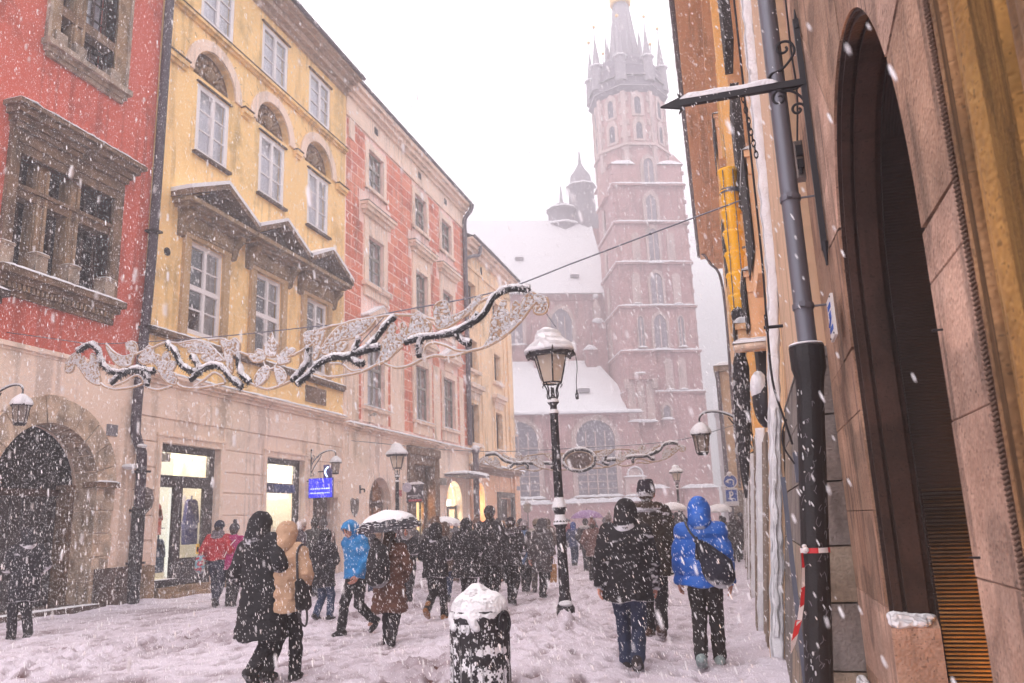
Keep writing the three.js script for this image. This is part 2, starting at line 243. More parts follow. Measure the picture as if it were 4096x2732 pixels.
  part('door_lintel', bx(12.25, 14.85, 2.45, 2.6, -1.0, -0.8), M.brownWood, g);
  part('fanlight', ext(archPts(12.25, 14.85, 2.6, 2.61), -0.95, -0.9), M.dark, g);
  part('step', [bx(11.9, 15.1, 0, 0.14, -0.9, 0.35)], M.darkStone, g);
  part('step_snow', snowcap(12.0, 14.9, 0.14, 0.12, 0.36, 0.025, 6), M.snow, g);
  const pl = grp('house_plate', b, [15.2, 3.9, 0.03]);
  part('plate', bev(15.07, 15.4, 3.8, 4.06, 0.03, 0.06, 0.008), mat([0.16, 0.15, 0.17], { roughness: 0.5 }), pl);
}

const grooveSlabs = (b, rows, cuts, x0, x1, m) => {                   // rusticated courses, each a slab with open joints
  for (let r = 0; r < rows.length - 1; r++) {
    const [y0, y1] = [rows[r] + 0.014, rows[r + 1] - 0.014]; let segs = [[x0, x1]];
    for (const [c0, c1, h0, h1] of cuts) if (y0 < h1 - 0.02 && y1 > h0 + 0.02) segs = segs.flatMap(([a, e]) => (c1 <= a || c0 >= e ? [[a, e]] : [[a, c0], [c1, e]].filter(q => q[1] - q[0] > 0.05)));
    for (const [a, e] of segs) part('course', bev(a, e, y0, y1, 0, 0.035, 0.012), m, b);
  }
};
{ // ── yellow house ──
  const b = building('yellow_house', 'yellow house with pedimented windows and lit shop windows between the red and the brick houses', 16.2);
  const ax = [18.3, 21.37, 24.35], ground = [[16.92, 19.3, 0.2, 3.8], [21.55, 23.75, 0.3, 3.76], [24.25, 25.95, 0.05, 2.62]];
  const lun = ax.map(x => archPts(x - 0.95, x + 0.95, 14.32, 14.4));
  part('wall', ext(rect(16.0, 26.4, 5.3, 19.4), -0.45, 0, [...ax.map(x => rect(x - 0.73, x + 0.73, 6.78, 9.36)), ...ax.map(x => rect(x - 0.73, x + 0.74, 11.98, 14.1)), ...ax.map(x => rect(x - 0.76, x + 0.78, 16.2, 18.0)), ...lun]), M.yellow, b);
  part('ground_floor_wall', ext(rect(16.0, 26.4, 0, 5.3), -0.45, 0, ground.map(q => rect(...q))), M.ivory, b);
  part('house_body', [bx(16, 26.4, 4.2, 20, -10, -0.9), bx(16, 26.4, 0, 4.2, -10, -3.2), bx(16, 16.8, 0, 4.2, -3.2, -0.5), bx(19.5, 21.3, 0, 4.2, -3.2, -0.5), bx(24.05, 26.4, 0, 4.2, -3.2, -0.9)], M.room, b);
  grooveSlabs(b, [0.84, 1.42, 2.01, 2.61, 3.17, 3.79, 4.39, 4.96], [[16.8, 19.45, 0, 4.0], [21.4, 23.9, 0, 3.95], [24.1, 26.1, 0, 2.8]], 16.05, 26.3, M.ivory);
  each('plinth', [bx(16.05, 16.9, 0, 0.84, 0, 0.07), bx(19.35, 21.5, 0, 0.8, 0, 0.07), bx(23.8, 24.2, 0, 0.8, 0, 0.07)], M.sandStone, b);
  // mouldings and snow
  part('cornice', [...cornice(16.1, 26.3, 5.3, [[-0.06, 0.04, 0.06], [0.04, 0.12, 0.14], [0.12, 0.2, 0.22]])], M.ivory, b);
  part('cornice_snow', snowcap(16.3, 26.35, 5.5, 0.02, 0.24, 0.07, 11), M.snow, b);
  part('sill_course', [bx(16.1, 26.35, 6.5, 6.62, 0, 0.16), bx(16.1, 26.35, 6.44, 6.5, 0, 0.1)], M.brownStone, b);
  part('sill_snow', snowcap(16.1, 26.35, 6.62, 0.0, 0.17, 0.06, 12), M.snow, b);
  part('string_course', [bx(16.1, 26.35, 15.86, 15.94, 0, 0.08), bx(16.1, 26.35, 15.94, 16.04, 0, 0.16)], M.yellow, b);
  part('string_capping', bx(16.1, 26.35, 16.04, 16.07, 0, 0.18), M.darkStone, b);
  for (const [x0, x1] of [[16.1, 17.02], [19.62, 20.06], [22.68, 23.04], [25.66, 26.4]]) { each('impost', [bx(x0, x1, 14.12, 14.22, 0, 0.08), bx(x0, x1, 14.22, 14.36, 0, 0.15)], M.yellow, b); part('impost_capping', bx(x0 - 0.03, x1 + 0.03, 14.36, 14.40, 0, 0.18), M.darkStone, b); }
  for (const x of ax) {
    const l = grp('lunette', b, [x, 14.4, 0]), R = archBand(x - 0.97, x + 0.97, 14.38, 14.4, 0.33, 0, 0.06);
    part('arch_band', [R], M.cream, l);
    part('panel', ext(archPts(x - 0.96, x + 0.96, 14.3, 14.4), -0.3, -0.22), M.brownStone, l);
    const r = rng(x * 10 | 0), c = []; c.push(ball(x, 14.78, -0.2, 0.2, 0.26, 0.12), ball(x, 15.1, -0.2, 0.12, 0.12, 0.1));
    for (let i = 0; i < 9; i++) { const a = PI * (i + 0.5) / 9; c.push(ball(x + 0.62 * Math.cos(a), 14.5 + 0.62 * Math.sin(a), -0.21, 0.12, 0.1, 0.08), ball(x + 0.4 * Math.cos(a) , 14.5 + 0.42 * Math.sin(a), -0.2, 0.08 + 0.04 * r(), 0.08, 0.08)); }
    c.push(...[-1, 1].map(k => tube([[x + k * 0.15, 14.6, -0.17], [x + k * 0.4, 14.75, -0.15], [x + k * 0.55, 14.55, -0.15], [x + k * 0.75, 14.62, -0.17]], 0.04, 14, 5)));
    part('relief', c, M.sandStone, l);
    // engraved voussoir lines above
    part('arch_joints', Array.from({ length: 9 }, (_, i) => { const a = PI * (i + 0.5) / 9, g = bx(1.36, 1.36 + Math.min(0.5 + 0.6 * Math.abs(Math.cos(a)), 1.45 / Math.max(0.2, Math.sin(a)) - 1.36 > 0 ? 1.45 / Math.max(0.2, Math.sin(a)) - 1.36 : 0.06, 0.16), -0.008, 0.008, 0, 0.004); g.rotateZ(a); g.translate(x, 14.4, 0); return g; }), M.brownStone, l);
    glazed(b, x - 0.73, x + 0.74, 11.98, 14.1, -0.08, { cols: 2, rows: [0.34, 0.67], fw: 0.15, bar: 0.035, leaf: 0.12 });
    part('window_sill', [bx(x - 0.82, x + 0.84, 11.9, 11.98, 0, 0.12)], M.darkStone, b);
    part('lintel_line', [bx(x - 0.8, x + 0.82, 14.12, 14.16, 0, 0.07)], M.darkStone, b);
    glazed(b, x - 0.76, x + 0.78, 16.2, 18.0, -0.08, { cols: 2, rows: [0.34, 0.67], fw: 0.14, bar: 0.035, leaf: 0.12 });
    part('lintel_line', [bx(x - 0.84, x + 0.86, 18.02, 18.07, 0, 0.07)], M.brownStone, b);
    // first floor: tall white window under a projecting pediment
    glazed(b, x - 0.73, x + 0.73, 6.78, 9.36, -0.09, { cols: 2, rows: [0.25, 0.5, 0.75], rail: 2, fw: 0.13, bar: 0.035, leaf: 0.1, back: M.curtain, deep: 0.14, halves: true });
    part('window_surround', [bx(x - 1.0, x - 0.74, 6.62, 9.42, 0, 0.1), bx(x + 0.74, x + 1.0, 6.62, 9.42, 0, 0.1), bx(x - 1.0, x + 1.0, 9.37, 9.5, 0, 0.12)], plaster([0.50, 0.33, 0.17]), b);
    const p = grp('pediment', b, [x, 9.5, 0]), D = 0.62;
    part('frieze', [bx(x - 1.1, x + 1.1, 9.5, 9.98, 0, 0.16), bx(x - 0.98, x + 0.98, 9.58, 9.9, 0.16, 0.19)], M.pedimentStone, p);
    part('bed_moulding', [bx(x - 1.26, x + 1.26, 9.98, 10.08, 0, 0.3), bx(x - 1.4, x + 1.4, 10.08, 10.16, 0, 0.46), bx(x - 1.5, x + 1.5, 10.16, 10.28, 0, D)], M.pedimentStone, p);
    for (const k of [-1, 1]) part('console', ext([[0, 0], [0.42, 0], [0.4, -0.12], [0.2, -0.3], [0.12, -0.62], [0, -0.66]].map(([a, h]) => [a, h]), -0.11, 0.11).rotateY(-PI / 2).translate(x + k * 1.13, 9.98, 0), M.pedimentStone, p);
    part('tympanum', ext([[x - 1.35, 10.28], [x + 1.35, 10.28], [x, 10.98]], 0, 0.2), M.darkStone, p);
    const rake = (t, z1) => k => ext([[x, 11.02], [x, 11.02 + t], [x + k * 1.56, 10.28 + t], [x + k * 1.56, 10.28]].slice()[k > 0 ? 'reverse' : 'slice'](), 0, z1);
    part('raking_cornice', [-1, 1].map(rake(0.16, D + 0.05)), M.brownStone, p);
    part('pediment_snow', [-1, 1].map(k => ext([[x, 11.18], [x, 11.29], [x + k * 1.58, 10.55], [x + k * 1.57, 10.44]][k > 0 ? 'reverse' : 'slice'](), 0, D + 0.06)), M.snow, p);
  }
  part('parapet_panel', [bx(23.75, 25.1, 5.75, 6.3, 0, 0.04)], M.brownStone, b);
  part('eaves', [bx(15.9, 26.42, 18.4, 18.56, 0, 0.12), bx(15.9, 26.42, 18.56, 18.8, 0, 0.3), bx(15.9, 26.42, 18.8, 18.92, 0, 0.52), bx(15.9, 26.42, 18.92, 19.06, 0, 0.7)], plaster([0.52, 0.38, 0.29]), b);
  part('gutter', tube([[15.9, 19.08, 0.76], [21, 19.08, 0.76], [26.5, 19.06, 0.76]], 0.075, 40, 8), M.gutter, b);
  part('roof', ext([[-0.74, 19.1], [9, 23.6], [9, 19.1]].map(([z, y]) => [z, y]), 0, 10.5).rotateY(PI / 2).translate(15.9, 0, 0), M.roofDark, b);
  part('roof_snow', snowcap(15.9, 26.4, 19.1, 0.0, 0.8, 0.16, 14), M.snow, b);
  part('snow_guard', [rod([17, 19.6, 0.35], [26, 19.6, 0.35], 0.03), ...[17.5, 19, 20.5, 22, 23.5, 25].map(x => rod([x, 19.1, 0.4], [x, 19.62, 0.35], 0.025))], M.whiteWood, b);
  part('wall_anchor', lathe([[0.11, 0], [0.11, 0.03], [0.06, 0.04], [0, 0.02]], 12).rotateX(PI / 2).translate(16.72, 8.74, 0), M.dark, b);
  // shop window with door
  const lit = [1.0, 0.93, 0.76], s1 = grp('shop_front', b, [18.1, 0, 0]);
  const surround = (x0, x1, y1, pn) => part('shop_surround', [bx(x0 - 0.16, x0, 0.84, y1 + 0.16, 0, 0.06), bx(x1, x1 + 0.16, 0.84, y1 + 0.16, 0, 0.06), bx(x0, x1, y1, y1 + 0.16, 0, 0.06), bx(x0 - 0.2, x1 + 0.2, y1 + 0.16, y1 + 0.22, 0, 0.09)], M.cream, pn);
  surround(16.92, 19.3, 3.8, s1);
  const F = (q, d = -0.26) => q.map(r => bx(r[0], r[1], r[2], r[3], d, d + 0.1));
  part('shop_frame', F([[16.92, 19.3, 3.6, 3.8], [19.08, 19.3, 0.2, 3.6], [16.92, 16.98, 0.46, 3.6], [16.98, 19.08, 2.72, 3.02], [17.75, 18.05, 0.2, 2.72], [18.93, 19.08, 0.3, 2.72], [18.05, 18.93, 0.3, 0.95], [16.92, 17.75, 0.2, 0.46]]), M.darkFrame, s1);
  part('display_sill', bx(16.92, 17.8, 0.4, 0.47, -0.2, 0.04), M.darkFrame, s1); part('sill_snow', snowcap(16.95, 17.75, 0.47, -0.12, 0.05, 0.02, 2), M.snow, s1);
  part('pane', bx(16.98, 19.08, 3.02, 3.6, -0.21, -0.205), M.glass, s1); part('pane', bx(16.98, 17.75, 0.46, 2.72, -0.21, -0.205), M.glass, s1); part('pane', bx(18.05, 18.93, 0.95, 2.72, -0.21, -0.205), M.glass, s1);
  for (const y of [0.06, 0.2]) part('door_step', bx(17.0, 19.2, y - 0.06, y + 0.08, -0.3, y > 0.1 ? 0.12 : 0.34), M.sandStone, s1);
  part('room', [bx(16.5, 19.5, 0.3, 0.4, -3.1, -0.3), bx(16.5, 16.56, 0.4, 4.1, -3.1, -0.46), bx(19.44, 19.5, 0.4, 4.1, -3.1, -0.46), bx(16.5, 19.5, 0.4, 4.1, -3.15, -3.05)], mat([0.75, 0.71, 0.62]), s1);
  const lampA = part('shop_lamp', [bx(16.6, 19.4, 4.02, 4.08, -2.6, -0.7)], glow(lit, 1.6), s1);
  part('spotlight', [0, 1, 2].map(i => { const x = 17.35 + i * 0.3; return [bx(x, x + 0.04, 3.62, 3.9, -0.7, -0.66), bx(x - 0.05, x + 0.1, 3.42, 3.64, -0.76, -0.6)]; }), M.zinc, s1);
  part('light_box_lamp', bx(17.84, 17.98, 0.5, 2.7, -0.42, -0.34), glow([1, 0.96, 0.82], 0.55), s1);
  part('glowing_back_wall', bx(18.0, 19.0, 0.6, 3.6, -1.3, -1.25), glow([1, 0.93, 0.74], 0.48), s1);  // shop display wall given a glow of its own
  part('glowing_back_wall', bx(16.56, 18.0, 2.9, 3.9, -1.9, -1.85), glow([1, 0.93, 0.74], 0.36), s1);
  // garments on show
  const garment = (n, x, y, z, w, h, m, pnt, sl = 0.5) => part(n, [ext([[x - w / 2, y - h], [x + w / 2, y - h], [x + w * 0.46, y - 0.12], [x + w * 0.62, y - h * sl], [x + w * 0.48, y - h * sl - 0.02], [x + 0.4 * w, y - 0.02], [x + 0.1, y + 0.04], [x - 0.1, y + 0.04], [x - 0.4 * w, y - 0.02], [x - w * 0.55, y - h * sl], [x - w * 0.62, y - h * sl + 0.02]], z - 0.05, z + 0.06), bx(x - 0.02, x + 0.02, y, y + 0.14, z, z + 0.02)], m, pnt);
  garment('hanging_coat', 19.0, 2.42, -0.62, 0.5, 1.15, mat([0.10, 0.11, 0.34], { bumpMap: TX.cloth, bumpScale: 0.02 }), s1); garment('hanging_coat', 17.75, 2.3, -0.75, 0.44, 0.75, mat([0.62, 0.12, 0.08], { bumpMap: TX.cloth, bumpScale: 0.02 }), s1);
  for (const [x, y, c] of [[17.5, 1.35, [0.16, 0.13, 0.08]], [17.85, 1.3, [0.05, 0.1, 0.17]], [18.0, 1.1, [0.03, 0.07, 0.14]], [17.65, 0.95, [0.12, 0.12, 0.1]]]) garment('hanging_coat', x, y + 0.3, -0.8 - x % 0.3, 0.42, 0.8, mat(c, { bumpMap: TX.cloth, bumpScale: 0.02 }), s1);
  part('clothes_rail', rod([17.2, 1.72, -0.85], [18.4, 1.72, -0.95], 0.015), M.zinc, s1);
  const stk = grp('door_sticker', b, [18.75, 1.1, -0.2]);
  part('sticker', [bx(18.74, 18.88, 1.02, 1.28, -0.204, -0.2)], mat([0.9, 0.55, 0.02]), stk); part('sticker_emblem', ext([[18.77, 1.2], [18.77, 1.1], [18.81, 1.06], [18.85, 1.1], [18.85, 1.2]], -0.2, -0.196), M.darkFrame, stk);
  // second shop window
  const s2 = grp('shop_front', b, [22.6, 0, 0]); surround(21.55, 23.75, 3.76, s2);
  part('shop_frame', F([[21.55, 23.75, 3.58, 3.76], [23.5, 23.75, 0.3, 3.58], [21.55, 21.62, 0.3, 3.58], [21.62, 23.5, 2.7, 3.0], [21.62, 23.5, 0.3, 0.7]]), M.darkFrame, s2);
  part('blue_strip', bx(22.3, 23.5, 2.74, 2.96, -0.16, -0.15), mat([0.03, 0.05, 0.16]), s2);
  part('pane', bx(21.62, 23.5, 3.0, 3.58, -0.21, -0.205), M.glass, s2); part('pane', bx(21.62, 23.5, 0.7, 2.7, -0.21, -0.205), M.glass, s2);
  part('room', [bx(21.3, 24.0, 0.3, 0.4, -3.1, -0.3), bx(21.3, 21.36, 0.4, 4.1, -3.1, -0.46), bx(23.94, 24.0, 0.4, 4.1, -3.1, -0.46)], mat([0.75, 0.71, 0.62]), s2);
  part('shop_lamp', bx(21.5, 23.9, 4.02, 4.08, -2.6, -0.7), glow(lit, 1.6), s2);
  part('glowing_back_wall', bx(21.4, 23.9, 0.5, 4.0, -1.5, -1.45), glow([1, 0.95, 0.8], 0.46), s2);  // display wall glows by itself to look lit
  for (let i = 0; i < 4; i++) part('spotlight_lamp', bx(21.95 + i * 0.35, 22.2 + i * 0.35, 3.35, 3.45, -0.7, -0.6), glow([1, 1, 0.95], 1.2), s2);
  part('shop_mannequin', [lathe([[0.12, 0.9], [0.2, 1.1], [0.17, 1.3], [0.21, 1.5], [0.18, 1.68], [0.06, 1.74], [0.055, 1.8]], 14, 22.90, 0, -0.7), ball(22.90, 1.93, -0.7, 0.095, 0.125, 0.11), ball(22.73, 1.62, -0.66, 0.07), ball(23.07, 1.62, -0.66, 0.07), tube([[22.73, 1.6, -0.66], [22.69, 1.35, -0.6], [22.80, 1.2, -0.55]], 0.05, 8), tube([[23.07, 1.6, -0.66], [23.11, 1.35, -0.6], [23.00, 1.2, -0.55]], 0.05, 8)], mat([0.78, 0.66, 0.48]), s2);
  // dark doorway by the blue sign
  const dd = grp('side_door', b, [25.1, 0, 0]);
  part('door_surround', [bx(24.1, 24.25, 0, 2.8, 0, 0.08), bx(25.95, 26.1, 0, 2.8, 0, 0.08), bx(24.25, 25.95, 2.62, 2.8, 0, 0.08)], M.cream, dd);
  part('door_leaf', [bx(24.25, 25.95, 0.05, 2.62, -0.42, -0.34), bx(24.4, 25.05, 0.3, 1.2, -0.34, -0.31), bx(24.4, 25.05, 1.35, 2.4, -0.34, -0.31), bx(25.15, 25.8, 0.3, 1.2, -0.34, -0.31), bx(25.15, 25.8, 1.35, 2.4, -0.34, -0.31)], M.brownWood, dd);
  part('door_handle', rod([25.06, 1.05, -0.28], [25.06, 1.25, -0.28], 0.015), M.zinc, dd);
}

function pictureWindow(b, x0, x1, y0, y1, o) {                       // a recessed window of the brick house with its flat surround
  glazed(b, x0, x1, y0, y1, -0.2, { fm: M.greyWood, fw: 0.08, bar: 0.04, leaf: 0.08, cols: 2, ...o });
}
{ // ── brick house ──
  const b = building('brick_house', 'red house painted in brick pattern with cream window frames and an arched brown door', 26.4);
  const ax = [29.1, 34.0, 37.5], top = ax.map(x => rect(x - 0.72, x + 0.72, 15.35, 17.05)), mid = ax.map(x => rect(x - 0.72, x + 0.72, 11.2, 13.2)), low = ax.map(x => rect(x - 0.78, x + 0.78, 6.22, 8.7));
  const gnd = [archPts(28.45, 30.4, 0.05, 2.5), rect(32.4, 35.4, 0.05, 4.85), archPts(36.75, 38.95, 0.7, 2.55)];
  part('wall', ext(rect(26.4, 40.2, 5.3, 19.0), -0.4, 0, [...top, ...mid, ...low]), M.joint, b);
  part('ground_floor_wall', ext(rect(26.4, 40.2, 0, 5.3), -0.4, 0.02, gnd), M.ivory, b);
  part('house_body', [bx(26.4, 40.2, 4.9, 19, -10, -0.8), bx(26.4, 40.2, 0, 4.9, -10, -1.9)], M.room, b);
  // painted ashlar: every block its own raised piece
  const r = rng(77), H = 0.455, holes = [...ax.map(x => [x - 1.02, x + 1.02, 15.2, 17.35]), ...ax.map(x => [x - 1.12, x + 1.12, 10.6, 14.1]), ...ax.map(x => [x - 1.5, x + 1.5, 14.05, 14.7]), ...ax.map(x => [x - 1.3, x + 1.3, 9.4, 10.6])];
  for (let k = 0, y = 9.05; y < 17.5; k++, y += H) {
    let x = 26.45 + (k % 2 ? 0.5 : 0);
    if (k % 2) x = 26.45;
    let first = k % 2 ? 0.48 : 0.98;
    while (x < 40.15) {
      let x1 = Math.min(x + first, 40.15); first = 0.98;
      let segs = [[x, x1]];
      for (const [a, e, h0, h1] of holes) if (y < h1 && y + H > h0) segs = segs.flatMap(([p, q]) => (e <= p || a >= q ? [[p, q]] : [[p, a], [e, q]].filter(s => s[1] - s[0] > 0.07)));
      for (const [p, q] of segs) part('brick', bev(p + 0.026, q - 0.026, y + 0.026, Math.min(y + H, 17.55) - 0.026, -0.01, 0.010, 0.004), [M.brick, M.brick2, M.brick3][r() * 3 | 0], b);
      x = x1;
    }
  }
  // first floor: cream pilaster fields with strips of the same blocks between
  const strips = [[27.62, 27.86], [30.1, 30.5], [31.9, 32.85], [35.05, 35.35], [36.2, 36.4], [38.7, 38.95], [39.6, 40.15]];
  for (const [p, q] of strips) for (let y = 5.55, k = 0; y < 9.0; y += H, k++) { const w = q - p > 0.6 && k % 2 ? [[p, (p + q) / 2], [(p + q) / 2, q]] : [[p, q]]; for (const [a, e] of w) part('brick', bev(a + 0.016, e - 0.016, y + 0.024, Math.min(y + H, 9.04) - 0.024, -0.01, 0.010, 0.004), [M.brick, M.brick2, M.brick3][r() * 3 | 0], b); }
  each('field', [[26.4, 27.6], [30.5, 31.9], [35.35, 36.2], [38.95, 39.6]].map(([p, q]) => bx(p, q, 5.5, 9.03, 0, 0.03)), M.cream, b);
  for (const x of ax) {
    part('window_surround', [bx(x - 1.0, x - 0.72, 15.2, 17.33, 0, 0.05), bx(x + 0.72, x + 1.0, 15.2, 17.33, 0, 0.05), bx(x - 0.72, x + 0.72, 17.05, 17.33, 0, 0.05)], M.cream, b);
    part('window_sill', [bx(x - 1.06, x + 1.06, 15.2, 15.35, -0.2, 0.12)], M.cream, b);
    pictureWindow(b, x - 0.72, x + 0.72, 15.35, 17.05, { rows: [0.3, 0.62], rail: 2 });
    part('window_surround', [bx(x - 1.08, x - 0.72, 11.1, 14.0, 0, 0.06), bx(x + 0.72, x + 1.08, 11.1, 14.0, 0, 0.06), bx(x - 0.72, x + 0.72, 13.2, 13.34, 0, 0.08), bx(x - 0.72, x + 0.72, 13.34, 14.0, 0, 0.04)], M.cream, b);
    part('hood', [bx(x - 1.2, x + 1.2, 14.0, 14.16, 0, 0.16), bx(x - 1.34, x + 1.34, 14.16, 14.32, 0, 0.28), bx(x - 1.42, x + 1.42, 14.32, 14.44, 0, 0.36)], M.cream, b);
    part('hood_capping', bx(x - 1.43, x + 1.43, 14.44, 14.47, 0, 0.37), M.darkStone, b);
    part('window_sill', [bx(x - 1.26, x + 1.26, 10.98, 11.14, -0.2, 0.22), bx(x - 1.12, x + 1.12, 10.6, 10.98, 0, 0.1)], M.cream, b); part('sill_snow', snowcap(x - 1.26, x + 1.26, 11.14, 0.02, 0.23, 0.035, x), M.snow, b);
    pictureWindow(b, x - 0.72, x + 0.72, 11.2, 13.2, { rows: [0.33, 0.64], rail: 2 });
    part('window_surround', [bx(x - 1.1, x - 0.78, 6.18, 9.0, 0, 0.045), bx(x + 0.78, x + 1.1, 6.18, 9.0, 0, 0.045), bx(x - 0.78, x + 0.78, 8.7, 9.0, 0, 0.045), bx(x - 0.6, x + 0.6, 9.05, 9.5, 0, 0.05)], M.cream, b);
    const pd = grp('pediment', b, [x, 9.6, 0]);
    part('pediment_block', [bx(x - 1.2, x + 1.2, 9.5, 9.66, 0, 0.3), ext([[x - 1.3, 9.66], [x + 1.3, 9.66], [x, 10.3]], 0, 0.36)], M.cream, pd);
    part('pediment_snow', [-1, 1].map(k => ext([[x, 10.3], [x, 10.37], [x + k * 1.34, 9.72], [x + k * 1.34, 9.65]][k > 0 ? 'reverse' : 'slice'](), 0, 0.38)), M.snow, pd);
    part('window_sill', [bx(x - 1.2, x + 1.2, 6.02, 6.14, -0.2, 0.16), bx(x - 1.1, x + 1.1, 5.55, 6.02, 0, 0.05)], M.cream, b); part('sill_snow', snowcap(x - 1.2, x + 1.2, 6.14, 0.0, 0.18, 0.05, x + 1), M.snow, b);
    pictureWindow(b, x - 0.78, x + 0.78, 6.22, 8.7, { rows: [0.32, 0.62], rail: 2 });
  }
  part('frieze', [bx(26.4, 40.2, 17.6, 17.75, 0, 0.08), bx(26.4, 40.2, 17.75, 18.5, 0, 0.04), bx(26.62, 27.1, 16.75, 17.6, 0, 0.05)], M.cream, b);
  part('eaves', [bx(26.4, 40.3, 18.5, 18.68, 0, 0.14), bx(26.4, 40.3, 18.68, 18.9, 0, 0.3), bx(26.4, 40.3, 18.9, 19.12, 0, 0.44)], M.cream, b);
  part('gutter', tube([[26.4, 19.16, 0.47], [33, 19.16, 0.47], [40.3, 19.16, 0.47]], 0.08, 40, 8), M.gutter, b);
  each('vent', [28.9, 33.7, 37.2].map(x => bx(x, x + 0.34, 18.0, 18.3, 0.02, 0.055)), M.dark, b);
  part('roof', ext([[-0.45, 19.2], [9, 23.6], [9, 19.2]], 0, 13.9).rotateY(PI / 2).translate(26.4, 0, 0), M.roofDark, b); part('roof_snow', snowcap(26.4, 40.2, 19.2, -0.4, 0.5, 0.1, 21), M.snow, b);
  part('cornice', cornice(26.4, 40.2, 5.1, [[-0.04, 0.06, 0.06], [0.06, 0.14, 0.14], [0.14, 0.22, 0.24]]), M.ivory, b); part('cornice_snow', snowcap(26.4, 40.2, 5.32, 0.02, 0.28, 0.09, 22), M.snow, b);
  each('plinth', [bx(26.4, 28.3, 0, 1.5, 0.02, 0.06), bx(30.5, 32.2, 0, 1.5, 0.02, 0.06), bx(39.1, 40.1, 0, 1.0, 0.02, 0.06)], M.ivory, b);
  const cr = grp('wall_crest', b, [27.3, 2.3, 0.05]);
  part('crest', ext([[27.0, 2.56], [27.12, 2.62], [27.3, 2.56], [27.48, 2.62], [27.6, 2.56], [27.56, 2.2], [27.42, 2.02], [27.3, 1.94], [27.18, 2.02], [27.04, 2.2]], 0.02, 0.07), M.greyStone, cr);
  // arched door
  const d = grp('arched_door', b, [29.4, 0, 0]);
  part('arch_surround', archBand(28.45, 30.4, 0.05, 2.5, 0.18, 0, 0.06), M.ivory, d);
  part('door_leaf', [bx(28.45, 30.4, 0.05, 2.5, -0.38, -0.3), bx(28.6, 29.3, 0.2, 0.9, -0.3, -0.27), bx(29.55, 30.25, 0.2, 0.9, -0.3, -0.27)], M.brownWood, d);
  each('door_panel', [bx(28.7, 29.35, 1.1, 2.3, -0.3, -0.28), bx(29.5, 30.2, 1.1, 2.3, -0.3, -0.28)], M.orangeWood, d);
  part('fanlight', ext(archPts(28.45, 30.4, 2.5, 2.51), -0.38, -0.33), M.orangeWood, d); part('fanlight_bars', [bx(29.38, 29.46, 2.5, 3.4, -0.33, -0.29), bx(28.5, 30.35, 2.44, 2.56, -0.33, -0.27), ball(29.1, 2.72, -0.31, 0.34, 0.34, 0.03, 14)], M.brownWood, d);
  part('wall_hook', [tube([[27.75, 2.95, 0.02], [27.75, 2.95, 0.2], [27.68, 2.85, 0.24]], 0.03, 8), bx(27.7, 27.8, 2.8, 3.1, 0.02, 0.05)], M.iron, b);
  // stone portal with a latticed, lit door
  const q = grp('stone_portal', b, [33.9, 0, 0]);
  each('portal_jamb', [bx(32.15, 32.65, 0, 4.6, -0.3, 0.16), bx(35.0, 35.6, 0, 4.6, -0.3, 0.16)], M.brownStone, q); part('portal_lintel', [bx(32.1, 35.65, 4.6, 4.96, -0.3, 0.22), bx(32.65, 35.0, 4.2, 4.6, -0.3, 0.1)], M.brownStone, q);
  part('portal_wall', ext(rect(32.6, 35.1, 0, 4.3), -0.42, -0.34, [archPts(32.75, 33.85, 2.75, 3.1), rect(33.85, 34.75, 0.1, 2.7), rect(32.75, 33.7, 1.0, 2.65)]), M.brownStone, q);
  part('lit_door_lamp', bx(32.7, 34.85, 0.1, 3.75, -0.62, -0.58), glow([1, 0.72, 0.34], 0.65), q);
  part('lattice', Array.from({ length: 9 }, (_, i) => [rod([32.55 + i * 0.16, 2.72, -0.4], [33.35 + i * 0.16, 3.7, -0.4], 0.012, 0.012, 5), rod([33.95 - i * 0.16, 2.72, -0.39], [33.15 - i * 0.16, 3.7, -0.39], 0.012, 0.012, 5)]), M.iron, q);
  part('door_frame', [bx(33.78, 33.88, 0.1, 2.74, -0.4, -0.3), bx(34.72, 34.82, 0.1, 2.74, -0.4, -0.3), bx(33.78, 34.82, 2.7, 2.8, -0.4, -0.3)], M.brownWood, q);
  part('notice_strip', bx(33.0, 34.1, 1.5, 1.66, -0.3, -0.28), mat([0.85, 0.16, 0.05]), q);
  // lit arched shop window under a canopy
  const w = grp('shop_front', b, [37.8, 0, 0]);
  part('arch_surround', archBand(36.75, 38.95, 0.7, 2.55, 0.2, 0, 0.05), M.cream, w);
  part('shop_frame', [bx(36.75, 38.95, 2.3, 2.45, -0.36, -0.26), bx(37.75, 37.85, 0.7, 2.3, -0.36, -0.26), bx(36.75, 38.95, 0.7, 1.1, -0.36, -0.26), bx(36.75, 36.85, 0.7, 2.5, -0.36, -0.26), bx(38.85, 38.95, 0.7, 2.5, -0.36, -0.26)], M.darkFrame, w);
  part('shop_lamp', bx(36.9, 38.8, 2.42, 2.78, -0.7, -0.5), glow([1, 0.97, 0.8], 2.4), w); part('lamp_tube', bx(37.6, 37.75, 3.1, 3.5, -0.7, -0.6), glow([1, 0.97, 0.85], 2.4), w);
  part('glowing_back_wall', [bx(36.6, 39.1, 0.6, 3.8, -1.2, -1.14)], mat([0.72, 0.66, 0.42], { emissive: col(1, 0.85, 0.4), emissiveIntensity: 0.35 }), w);  // back wall with its own glow, standing in for room light
  each('lit_poster_lamp', [bx(36.95, 37.7, 1.2, 2.05, -0.42, -0.4), bx(37.95, 38.4, 1.25, 2.0, -0.42, -0.4)], glow([1, 0.62, 0.35], 0.75), w);
  part('pane', ext(archPts(36.76, 38.94, 1.1, 2.55), -0.32, -0.315), M.glass, w);
  const c = grp('canopy', b, [38.3, 4, 0]);
